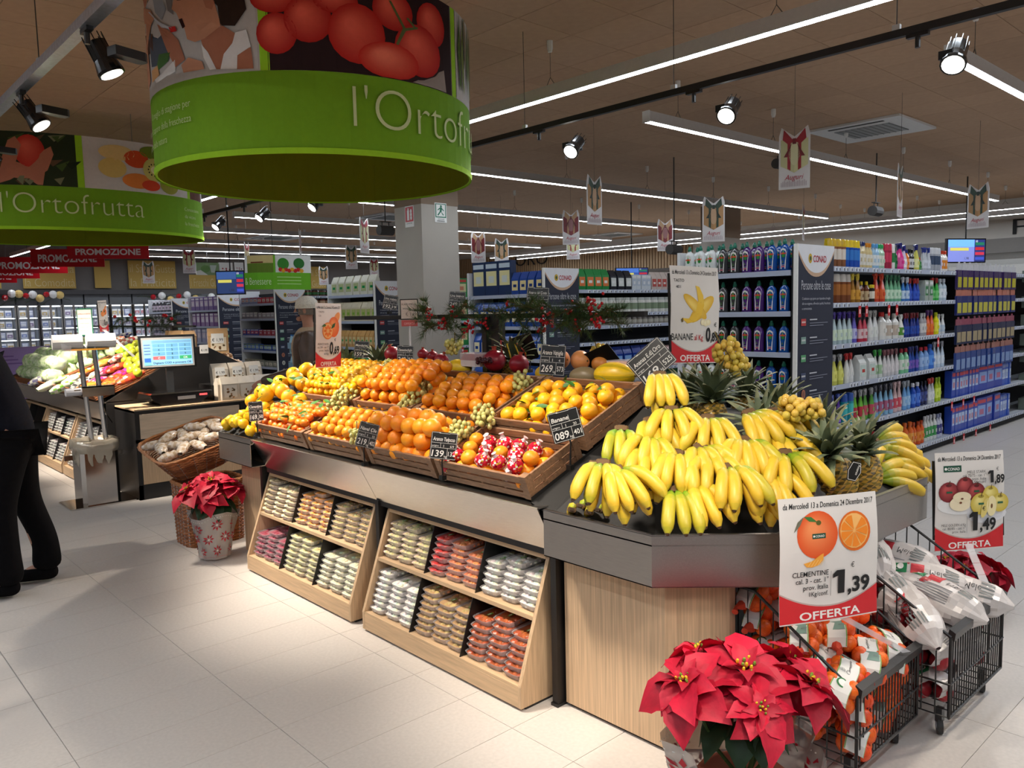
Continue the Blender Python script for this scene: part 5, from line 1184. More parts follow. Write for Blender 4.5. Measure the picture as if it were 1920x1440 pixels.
# ------------------------------------------------------------------ wire trolleys
wirem = mat('black_wire', C(20, 19, 20), rough=.35, noise=.05)
def trolley(x0, x1, y0, y1, zb, zf, zk, label):
    "dump basket: low front rim zf, back rim zk, floor zb, on castors"
    t = thing('wire_trolley', label, 'trolley', ((x0+x1)/2, (y0+y1)/2, 0), 'black wire dump trolleys'); t['_o'] = t.location[:]
    top = lambda y: zf if y < y0+.02 else min(zk, zf+(y-y0)*(zk-zf)/((y1-y0)*.75))
    def wires(name, P, r=.0028):
        g = G()
        for a in P: g.tube(a, r, 4)
        g.build(name, wirem, t)
    n = int((x1-x0)/.024); wires('front_wires', [[(x0+(x1-x0)*k/n, y0, zb), (x0+(x1-x0)*k/n, y0, zf)] for k in range(n+1)])
    m_ = int((y1-y0)/.045)
    for x, nm in ((x0, 'side_wires'), (x1, 'side_wires')): wires(nm, [[(x, y0+(y1-y0)*k/m_, zb), (x, y0+(y1-y0)*k/m_, top(y0+(y1-y0)*k/m_))] for k in range(m_+1)])
    wires('back_wires', [[(x0+(x1-x0)*k/n, y1, zb), (x0+(x1-x0)*k/n, y1, zk)] for k in range(0, n+1, 2)])
    wires('floor_wires', [[(x0+(x1-x0)*k/10, y0, zb), (x0+(x1-x0)*k/10, y1, zb)] for k in range(11)])
    yk = y0+(y1-y0)*.75
    rim = [(x0, y0, zf), (x0, yk, zk), (x0, y1, zk), (x1, y1, zk), (x1, yk, zk), (x1, y0, zf)]
    g = G(); g.tube(rim, .006, 6); g.tube([(x0, y0, zf), (x0, y0, zb), (x1, y0, zb), (x1, y0, zf)], .006, 6); zm = zb+(zf-zb)*.42
    g.tube([(x0-.004, y1, zm), (x0-.004, y0-.004, zm), (x1+.004, y0-.004, zm), (x1+.004, y1, zm)], .004, 5); g.build('rim', wirem, t)
    g = G(C(30, 29, 30)); g.obox((x0, y0-.012, zf-.012), (x1-x0, 0, 0), (0, .022, .012), (0, -.004, .03)); g.build('front_rail', plast, t)
    for k, (x, y) in enumerate(((x0+.06, y0+.05), (x1-.06, y0+.05), (x0+.06, y1-.05), (x1-.06, y1-.05))):
        g = G(C(40, 40, 42)); g.box((x-.014, y-.012, .05), (x+.014, y+.012, zb)); g.lathe([(.004, 0), (.03, 0), (.03, .018), (.004, .018)], 14, C(28, 28, 30), o=(0, 0, 0)) if False else None
        g.M = Matrix.Translation((x, y, .031)) @ Matrix.Rotation(PI/2, 4, 'X') @ Matrix.Rotation(.5, 4, 'Y'); g.lathe([(.012, -.010), (.031, -.009), (.031, .009), (.012, .010)], 14, C(24, 24, 26)); g.lathe([(.002, -.012), (.012, -.012), (.012, .012), (.002, .012)], 10, C(150, 150, 155)); g.M = None; g.build('castor', plast, t)
    return t
T1 = (2.44, 2.93, 1.07, 1.56, .10, .35, .60); T2 = (2.985, 3.56, .98, 1.50, .10, .40, .64)
trolley(*T1, 'black wire trolley of netted clementines behind the large poinsettia'); trolley(*T2, 'black wire trolley of bagged apples, farther right')
# nets of clementines: fruits, red net and printed paper band
g = G(C(236, 96, 24)); g.ball((0, 0, 0), (.032, .032, .0285), 14, 9); 
for k in range(6):   # red net strands hugging the fruit
    a = PI*k/3
    for s in (1, -1): g.tube([(.0322*math.sin(b)*math.cos(a+s*b*.6), .0322*math.sin(b)*math.sin(a+s*b*.6), .0287*math.cos(b)) for b in [PI*i/8 for i in range(9)]], .0004, 3, C(214, 60, 24))
NETF = g.build('clementine', citrus, None, local=True, smooth=True)
def netbag(c, rz, ti, label, seed, band=True):
    q = random.Random(seed); t = thing('clementine_net', label, 'net of clementines', c, 'nets of clementines', (ti[0], ti[1], rz))
    for L in range(2):
        for i in range(4-L):
            for j in range(2):
                childcopy(NETF, t, Matrix.Translation(((i-(3-L)/2)*.056+q.uniform(-.006, .006), (j-.5)*.056+q.uniform(-.006, .006), .028+L*.045)) @ Euler((q.uniform(0, 6), q.uniform(0, 6), 0)).to_matrix().to_4x4())
    if band:
        g = G(C(222, 222, 218)); w = .032; P = []; n = 10
        def sf(u, v, h=0): a = PI*(u); return V3((-.128*math.cos(a), v+.006*math.sin(a*3), .03+.078*math.sin(a)**.8+h+.004*math.sin(v*90)))
        for i in range(n): g.poly([sf(i/n, -w), sf((i+1)/n, -w), sf((i+1)/n, w), sf(i/n, w)]); g.poly([sf(i/n, -w, -.001), sf(i/n, w, -.001), sf((i+1)/n, w, -.001), sf((i+1)/n, -w, -.001)])
        p = Print(g, lambda u, v, h: sf(u, v, h), .0006)
        for i in range(n):
            for s in (-1, 1): p.rect(i/n, s*w*.94-.0015, (i+1)/n, s*w*.94+.0015, C(110, 160, 60))
        p.ell(.3, 0, .05, w*.6, C(40, 120, 60)); p.lay(); p.ell(.3, 0, .035, w*.42, C(240, 240, 236)); p.text('Clementine', .42, -.008, .02, INK, 'l', w=.22)
        for k in range(5): p.rect(.42, .008+k*.004, .75, .0095+k*.004, C(110, 120, 120))
        p.rect(.68, -w*.8, .8, w*.8, C(120, 150, 140)); g.build('paper_band', paper, t, local=True)
    g = G(C(200, 60, 30)); g.tube([(.12, 0, .03), (.16, 0, .035), (.18, .01, .03)], [.02, .006, .012], 8); g.build('net_knot', matte, t, local=True)
    return t
q = random.Random(5); k = 0
spots = []
for lev, z in enumerate((.115, .215, .315)):
    for iy, y in enumerate((1.14, 1.28, 1.42)):
        for ix, x in enumerate((2.56, 2.80)):
            if z > (.25 if iy == 0 else .36): continue
            spots.append((x+q.uniform(-.02, .02), y+q.uniform(-.01, .01), z, lev, iy, ix))
for x, y, z, l_, i_ in ((2.50, 1.16, .30, 3, 0), (2.68, 1.15, .32, 3, 0), (2.84, 1.17, .30, 3, 1), (2.69, 1.25, .39, 4, 3), (2.66, 1.38, .46, 4, 2)): spots.append((x, y, z, l_, i_, x > 2.6))
for y, z in ((1.30, .42), (1.46, .42), (1.48, .52)):
    for x in (2.57, 2.80): spots.append((x, y, z, 3+(z > .5), 3 if y < 1.4 else 5, x > 2.7))
for k, (x, y, z, lev, iy, ix) in enumerate(spots):
    netbag((x, y, z), q.uniform(-.5, .5)+(PI if k % 2 else 0)+PI/2*(k % 3 == 0)*.4, (q.uniform(-.15, .35), q.uniform(-.15, .15)), f'net of clementines in near trolley, {["bottom","second","third","fourth","top"][min(4,lev)]} layer, {"front middle back fore rear rear".split()[min(iy,5)]} row, {"right" if ix else "left"}', 100+k, True)
# apple bags: translucent white printed bags with apples inside
g = G(C(170, 40, 50)); g.ball((0, 0, 0), (.036, .036, .033), 12, 8); APL = g.build('apple', fruitm, None, local=True, smooth=True)
def applebag(c, rz, ti, label, seed, variant=0, sc=1.):
    q = random.Random(seed); t = thing('apple_bag', label, 'bag of apples', c, 'printed bags of apples', (ti[0], ti[1], rz)); t.scale = (sc,)*3
    for k, (x, y, z) in enumerate([(-.09, -.035, .04), (-.09, .035, .042), (-.02, -.038, .04), (-.02, .036, .042), (.05, 0, .04), (-.055, 0, .095), (.015, 0, .092)]): childcopy(APL, t, Matrix.Translation((x+q.uniform(-.005, .005), y, z)) @ Matrix.Rotation(q.uniform(0, 6), 4, 'X'))
    def sf(u, a, h=0):
        r = .078*(math.sin(PI*min(.97, u*.86+.07)))**.5*(1+.07*math.sin(5*a+9*u+seed)+.04*math.sin(11*a-13*u)); 
        if u > .85: r *= (1-u)/.15*.75+.25
        return V3((-.15+.33*u, (r+h)*math.cos(a)*1.0, .066+(r+h)*math.sin(a)*.86))
    g = G(C(206, 200, 198)); n, m_ = 14, 22; 
    clear = []
    for i in range(n):
        for j in range(m_):
            a0, a1 = 2*PI*j/m_, 2*PI*(j+1)/m_; (g if not (2 < i < 10 and (j+variant*3) % m_ in (8, 9, 10)) else clear)
            if not (2 < i < 10 and (j+variant*5) % m_ in (7, 8, 9)): g.poly([sf(i/n, a0), sf((i+1)/n, a0), sf((i+1)/n, a1), sf(i/n, a1)])
    g.build('bag_film', bagm, t, local=True, smooth=True)
    g = G(INK); p = Print(g, lambda u, a, h: sf(u, a, h+.001), .0008); A0 = 1.5+.6*((variant % 2)*2-1)*.6
    p.rect(.30, A0-.35, .44, A0+.25, C(196, 50, 60), 4, 4); p.lay(); p.text('Mele', .50, A0-.15, .55, C(60, 60, 62), 'l', w=.17)
    for k in range(7): p.rect(.22, A0+.55+k*.12, .62, A0+.6+k*.12, C(130, 130, 134), 4, 1)
    if variant % 3 == 0: p.rect(.12, A0-.6, .26, A0+.3, C(20, 120, 70), 3, 3); p.lay(); p.ell(.19, A0-.1, .035, .22, WHITE)
    for k in range(6): p.rect(.66, A0-.5+k*.18, .8, A0-.42+k*.18, C(120, 126, 126), 3, 1)
    g.build('bag_print', paper, t, local=True)
    return t
k = 0; q = random.Random(8)
for lev, z in enumerate((.112, .235, .335)):
    for iy, y in enumerate((1.08, 1.24, 1.40)):
        for ix, x in enumerate((3.14, 3.40)):
            if z > (.3 if iy == 0 else .5): continue
            applebag((x+q.uniform(-.015, .015), y, z), q.uniform(-.3, .3)+(PI if k % 2 else 0), (q.uniform(-.1, .3), q.uniform(-.1, .1)), f'bag of apples in right trolley, {["bottom","middle","top"][lev]} layer, {["front","middle","back"][iy]} row, {"right" if ix else "left"}', k, k); k += 1
for kk, (x, y, z, rz, ti) in enumerate([(3.12, 1.30, .44, -2.0, (.3, .3)), (3.36, 1.22, .40, -1.2, (.35, .1)), (3.3, 1.42, .47, -2.6, (.2, .1)), (3.08, 1.15, .38, -2.2, (.4, .4)), (3.25, 1.12, .38, -1.7, (.3, .2)), (3.42, 1.10, .36, -1.4, (.3, .1)), (3.2, 1.36, .52, -2.4, (.3, .3)), (3.45, 1.36, .44, -1.5, (.3, .1))]):
    applebag((x, y, z), rz, ti, ['bag of apples with green mark lying across the top left', 'bag of apples slanting at the trolley top, right', 'bag of apples deepest under the steel tray', 'bag of apples leaning over the left rim', 'bag of apples at front centre of the heap', 'bag of apples at front right corner of the heap', 'bag of apples highest under the tray corner', 'bag of apples at back right of the heap'][kk], 40+kk, kk*3, 1.05)
# ------------------------------------------------------------------ shop shelving
SHW = mat('white_shelf_metal', C(226, 228, 232), rough=.4, noise=.02)
PROD = {}
def mixc(a, b, t): return tuple(a[i]*(1-t)+b[i]*t for i in range(3))
def product(kind, w, h, body, lab, cap, d=None):
    "shelf goods; front faces -Y, stands on z = 0"
    k = (kind, w, h, body, lab, cap)
    if k in PROD: return PROD[k]
    B_, L_, K_ = H(body), H(lab), H(cap); d = d or min(w*.8, .09); g = G(B_); r = w/2*.94; mt = gloss
    if kind == 'bottle':
        g.lathe([(r*.9, 0), (r, .01), (r, h*.16)], 12, B_, sy=d/w); g.lathe([(r*1.01, h*.16), (r*1.01, h*.56)], 12, L_, sy=d/w, caps=False)
        g.lathe([(r, h*.56), (r*.96, h*.66), (r*.45, h*.80), (r*.38, h*.84)], 12, B_, sy=d/w); g.lathe([(r*.46, h*.84), (r*.46, h*.97), (r*.36, h)], 10, K_); g.box((-r*.45, -d*.52, h*.28), (r*.45, -d*.42, h*.42), mixc(L_, B_, .7))
    elif kind == 'spray':
        g.lathe([(r*.92, 0), (r, .01), (r, h*.14)], 12, B_, sy=.75); g.lathe([(r*1.01, h*.14), (r*.98, h*.46)], 12, L_, sy=.75, caps=False); g.lathe([(r*.96, h*.46), (r*.62, h*.62), (r*.34, h*.78)], 12, B_, sy=.75)
        g.lathe([(r*.4, h*.78), (r*.4, h*.84)], 8, K_); g.prism([(-r*.42, h*.84), (r*.42, h*.84), (r*.42, h*.97), (r*.1, h), (-r*.9, h*.97), (-r*.95, h*.91), (-r*.42, h*.9)], -r*.3, r*.3, K_, ax=1); g.tube([(-r*.6, 0, h*.9), (-r*.72, 0, h*.8), (-r*.5, 0, h*.74)], r*.1, 4, K_)
        g.box((-r*.4, -r*.78, h*.24), (r*.4, -r*.72, h*.36), mixc(L_, B_, .75))
    elif kind == 'can':
        g.lathe([(r*.96, 0), (r, .005), (r, h*.3)], 12, B_); g.lathe([(r*1.005, h*.3), (r*1.005, h*.66)], 12, L_, caps=False); g.lathe([(r, h*.66), (r, h*.74)], 12, B_, caps=False); g.lathe([(r*.98, h*.74), (r*.9, h*.96), (r*.8, h)], 12, K_)
    elif kind == 'pouch':
        mt = bagm; g.prism([(-d/2, 0), (d/2, 0), (d*.36, h*.75), (.002, h), (-.002, h), (-d*.5, h*.7), (-d*.56, h*.25)], -w/2*.93, w/2*.93, B_, ax=0)
        g.obox((-w*.36, -d*.57-.002, h*.2), (w*.72, 0, 0), (0, .004, 0), (0, d*.03, h*.42), L_); g.obox((-w*.2, -d*.585, h*.34), (w*.4, 0, 0), (0, .004, 0), (0, d*.015, h*.16), K_)
    elif kind == 'jar':
        g.lathe([(r*.85, 0), (r*.95, .01), (r*.95, h*.78), (r*.8, h*.84)], 12, B_); g.lathe([(r*.97, h*.25), (r*.97, h*.65)], 12, L_, caps=False); g.lathe([(r*.84, h*.82), (r*.84, h*.99), (r*.8, h)], 12, K_)
    elif kind == 'hang':
        mt = bagm; g.box((-w*.45, -.012, 0), (w*.45, .012, h*.7), B_); g.box((-w*.34, -.015, h*.08), (w*.34, -.011, h*.45), L_); g.box((-w*.45, -.004, h*.7), (w*.45, .004, h*.92), K_); g.box((-w*.12, -.005, h*.92), (w*.12, .003, h), K_)
    else:
        mt = plast; g.bbox((-w/2*.96, -d/2, 0), (w/2*.96, d/2, h), min(.004, w*.05), B_); g.box((-w*.38, -d/2-.0015, h*.3), (w*.38, -d/2, h*.72), L_); g.box((-w*.4, -d/2-.0015, h*.8), (w*.4, -d/2, h*.93), K_); g.box((-w*.2, -d/2-.003, h*.38), (w*.2, -d/2-.0014, h*.58), mixc(K_, L_, .3))
    o = g.build({'bottle': 'bottle', 'spray': 'spray_bottle', 'can': 'aerosol_can', 'pouch': 'food_bag', 'jar': 'jar', 'hang': 'hanging_pack', 'box': 'carton'}[kind], mt, None, local=True); o['category'] = {'bottle': 'bottle', 'spray': 'spray bottle', 'can': 'can', 'pouch': 'food bag', 'jar': 'jar', 'hang': 'packet', 'box': 'box'}[kind]
    PROD[k] = o; return o
TIXN = random.Random(11)
def shelfrow(o, dirn, z, specs, where, grp, depth=.05, maxpx=None, jit=.003, gap=0):
    "o start corner at the left as seen, dirn unit vector to the right; specs (n, desc, kind, w, h, body, label, cap)"
    o, dirn = V3(o), V3(dirn).normalized(); rz = math.atan2(dirn.y, dirn.x); inn = V3((0, 0, 1)).cross(dirn); u = 0; i = 0; out = []; kk = 1.03 if not gap else min(1.5, gap/sum(s_[0]*s_[3] for s_ in specs))
    for n, desc, kind, w, h, b, l, c in specs:
        for k in range(n):
            p = o+dirn*(u+w*kk/2)+inn*(depth+w*.4*0+TIXN.uniform(0, .012)); p.z = z; u += w*kk
            if maxpx and not (maxpx[0]-25 < pix(p)[0] < maxpx[1]+25): i += 1; continue
            s = clone(product(kind, w, h, b, l, c), p, (0, 0, rz+TIXN.uniform(-.08, .08)), None, f'{desc}, {od(i)} from left, {where}', grp); out.append(s); i += 1
    return out
def rail(t, o, dirn, L, z, tags=True, seed=0, h=.042, redtags=()):
    "shelf board with a price rail and printed price tickets"
    o, dirn = V3(o), V3(dirn).normalized(); inn = V3((0, 0, 1)).cross(dirn); q = random.Random(seed)
    g = G(C(206, 210, 218)); a = V3((o.x, o.y, z)); g.obox(a-V3((0, 0, .022)), dirn*L, inn*.40, V3((0, 0, .018))); g.obox(a-V3((0, 0, .030))-inn*.012, dirn*L, inn*.012, V3((0, 0, h)), C(176, 184, 204)); g.build('shelf', SHW if False else plast, t)
    if tags:
        g = G(WHITE); u = .03
        while u < L-.07:
            w = .045; 
            if q.random() < .8:
                b = a+dirn*u-inn*.0135+V3((0, 0, -.024)); g.obox(b, dirn*w, inn*.001, V3((0, 0, h*.76)), C(226, 230, 236)); g.obox(b+dirn*w*.5-inn*.0006, dirn*w*.4, inn*.0004, V3((0, 0, h*.55)), C(70, 74, 90))
            u += w+q.uniform(.012, .05)
        g.build('price_ticket_strip', paper, t)['kind'] = 'stuff'
    for u in redtags:
        g = G(C(200, 30, 40)); b = a+dirn*u-inn*.02+V3((0, 0, -.12)); g.obox(b, dirn*.05, inn*.002, V3((0, 0, .10))); g.obox(b+dirn*.01-inn*.001+V3((0, 0, .03)), dirn*.03, inn*.001, V3((0, 0, .04)), C(240, 200, 200)); g.build('red_promotion_tag', paper, t)
NAVY = C(36, 40, 58)
def conad_panel(x0, x1, y, ztop, label, zbot=.1):
    "dark blue side panel: white curved head with the shop logo, slogan, icon list"
    t = thing('side_banner_panel', label, 'banner', ((x0+x1)/2, y, zbot), 'dark blue gondola side panels'); t['_o'] = t.location[:]
    w, h = x1-x0, ztop-zbot; g = G(NAVY); g.box((x0, y-.008, zbot), (x1, y+.008, ztop)); g.build('panel', matte, t)
    g = G(WHITE); g.box((x0-.018, y-.016, zbot), (x0, y+.016, ztop)); g.build('white_upright', matte, t)
    g = G(); p = Print(g, plane_fn(((x0+x1)/2, y-.009, ztop), (1, 0, 0), (0, 0, 1), (0, -1, 0)), .0008); N = 14
    for i in range(N):
        u0, u1 = -w/2+w*i/N, -w/2+w*(i+1)/N; ar = lambda u: -.04-.20*(1-(2*abs(u)/w)**2.2); p.poly([(u0, ar(u0)-.016), (u1, ar(u1)-.016), (u1, 0), (u0, 0)], C(206, 170, 140))
    p.lay()
    for i in range(N):
        u0, u1 = -w/2+w*i/N, -w/2+w*(i+1)/N; ar = lambda u: -.035-.19*(1-(2*abs(u)/w)**2.2); p.poly([(u0, ar(u0)), (u1, ar(u1)), (u1, 0), (u0, 0)], C(232, 232, 236))
    p.lay(); p.ell(-w*.17, -.11, .032, .04, C(210, 170, 40), n=10); p.lay(); p.ell(-w*.17, -.11, .015, .02, C(60, 90, 60), n=8); p.text('CONAD', -w*.09, -.137, .075, C(176, 30, 44), 'l', w=w*.36, offset=.02)
    p.text('Persone oltre le cose', 0, -.36, .11, C(214, 216, 222), 'c', w=w*.8, offset=-.008)
    for k, s in enumerate(('Ci adattiamo ogni giorno per rispondere al meglio', 'alle tue esigenze, offrendoti qualità, freschezza', 'e convenienza.')): p.text(s, -w*.38, -.44-.04*k, .028, C(190, 192, 200), 'l', maxw=w*.78)
    ic = [C(190, 60, 60), C(130, 160, 150), C(90, 160, 110), C(60, 70, 100), C(180, 110, 80), C(200, 200, 190), C(190, 160, 120)]
    for k in range(7):
        z = -.62-.145*k
        if k in (4, 5, 6): p.ell(-w*.33, z, .032, .04, ic[k], n=10); p.lay(); p.ell(-w*.33, z, .02, .026, mixc(ic[k], NAVY, .5), n=8)
        else: p.rect(-w*.40, z-.028, -w*.27, z+.028, ic[k]); p.lay(); p.rect(-w*.385, z-.006, -w*.285, z+.008, mixc(ic[k], WHITE, .6))
        p.rect(-w*.17, z+.014, -w*.17+w*.2, z+.024, C(200, 202, 208))
        for j in range(2): p.rect(-w*.17, z-.012-.02*j, -w*.17+w*(.5-.12*j), z-.006-.02*j, C(130, 134, 148))
    p.rect(-w*.4, -1.61, w*.4, -1.602, C(200, 202, 208)); p.rect(-w*.40, -1.72, -w*.27, -1.66, C(180, 80, 60)); p.rect(-w*.17, -1.69, w*.25, -1.68, C(150, 150, 160))
    g.build('print', paper, t); return t
def gondola(name, x0, y0, endw, L, H_, lv_end, lv_side, label, sx=.64, seed=1, red=None, back=C(22, 22, 26)):
    "end-cap faces -X from y0 to y0+endw; long side faces -Y from x0+sx"
    t = thing('shop_gondola', label, 'shelving', (x0+L/2, y0+endw/2, 0)); t['_o'] = t.location[:]
    g = G(back); g.box((x0+.42, y0+.42, 0), (x0+L, y0+endw-.42, H_-.12)); g.box((x0+.40, y0+.03, .0), (x0+.42, y0+endw-.03, H_-.06)); g.box((x0+.02, y0+.04, 0), (x0+.4, y0+endw-.04, .08)); g.box((x0+sx, y0+.04, 0), (x0+L, y0+.44, .06)); g.build('back_panel', matte, t)
    g = G(C(230, 232, 236)); g.box((x0, y0+endw-.03, 0), (x0+.42, y0+endw, H_)); g.build('upright', SHW, t)
    g = G(C(24, 24, 28)); g.box((x0, y0+.01, 0), (x0+.42, y0+.03, H_-.02)); g.box((x0+.42, y0+.01, 0), (x0+sx, y0+.42, H_-.1)); g.build('end_partition', matte, t)
    for k, z in enumerate(lv_end): rail(t, (x0+.012, y0+endw-.03, 0), (0, -1, 0), endw-.07, z, False, seed*7+k)
    for k, z in enumerate(lv_side): rail(t, (x0+sx, y0+.012, 0), (1, 0, 0), L-sx, z, True, seed*31+k, redtags=(red or {}).get(k, ()))
    conad_panel(x0+.015, x0+sx-.01, y0-.002, H_, f'dark blue CONAD banner panel on {name}')
    return t
# --- gondola 1: washing-up liquid end, cleaning products along the aisle
X1g = 5.93
LVE = [1.845, 1.52, 1.19, .86, .53, .2]; LVS = [1.885, 1.577, 1.222, .87, .50, .10]
g1 = gondola('the cleaning aisle end', X1g, 3.15, 1.12, 10.0, 2.06, LVE, LVS, 'tall gondola of dish soap and cleaning products at right', sx=.64, seed=1, red={1: (.48, .62, 1.1, 1.28), 2: (2.35,), 5: (2.9, 3.2, 3.6, 4.1), 4: (2.8, 3.15, 3.5)})
def nelsen(body, cap='18705a', clear=True):
    t = thing('dish_soap_bottle', 'x', 'bottle'); w, h = .092, .262
    g = G(H(body)); g.lathe([(.9*w/2, 0), (w/2, .008), (w/2, h*.52), (w/2*.97, h*.64), (w/2*.78, h*.75), (w/2*.4, h*.82), (w/2*.3, h*.845)], 14, sy=.62); g.build('body', gloss, t, local=True, smooth=True)
    g = G(H(cap)); g.lathe([(.017, h*.84), (.017, h*.91), (.012, h*.95), (.009, h)], 10); g.build('cap', plast, t, local=True)
    g = G(WHITE); r = w/2*.62
    fn = lambda u, v, hh: V3((u, -(w/2*.62)*math.sqrt(max(.02, 1-(u/(w/2))**2))-.0012-hh, v))
    p = Print(g, fn, .0006); pts = [(-.022, .022), (.022, .022), (.024, .09), (.029, .15), (.022, .176), (0, .188), (-.022, .176), (-.029, .15), (-.024, .09)]
    for i in range(4): p.poly([pts[i], pts[i+1], pts[8-i-0] if i else pts[8], pts[0]] if False else [pts[i+1], pts[i+2] if i < 3 else pts[5], pts[7-i+0] if i < 3 else pts[5], pts[8-i]] if False else [pts[0], pts[1], pts[2], pts[8]], WHITE) if i == 0 else None
    p.poly([pts[8], pts[2], pts[3], pts[7]], C(224, 232, 220)); p.poly([pts[7], pts[3], pts[4], pts[5], pts[6]], WHITE); p.lay()
    p.ell(.004, .128, .015, .017, C(30, 130, 50), n=10); p.poly([(-.004, .14), (.012, .14), (0, .178)], C(90, 170, 80)); p.lay(); p.text('nelsen', 0, .138, .026, C(226, 70, 20), 'c', w=.052, offset=.03)
    p.poly([(-.008, .07), (.006, .07), (.0, .095)], C(70, 110, 60)); p.rect(-.016, .035, .016, .045, C(210, 110, 130)); p.rect(-.014, .05, .014, .056, C(150, 150, 160)); g.build('label', paper, t, local=True)
    return t
NB = [('white', nelsen('e8ecec')), ('dark grey', nelsen('3c3c40')), ('purple', nelsen('4a2470')), ('blue', nelsen('1650a0'))]
seq = [0, 0, 0, 1, 1, 2, 2, 3, 3]
for lv, z in enumerate(LVE[:5]):
    for row in range(2 if lv == 0 else 1):
        for i, s in enumerate(seq):
            y = 3.15+1.12-.09-i*.1135; c = (X1g+.06+row*.12, y, z+.004)
            clone(NB[s][1], c, (0, 0, -PI/2+rnd.uniform(-.05, .05)), None, f'{NB[s][0]} dish soap bottle, {od(i)} from left, {["top","second","third","fourth","fifth"][lv]} end shelf, {"behind" if row else "front"}', 'dish soap bottles on the gondola end')
W_ = 'cleaning aisle'
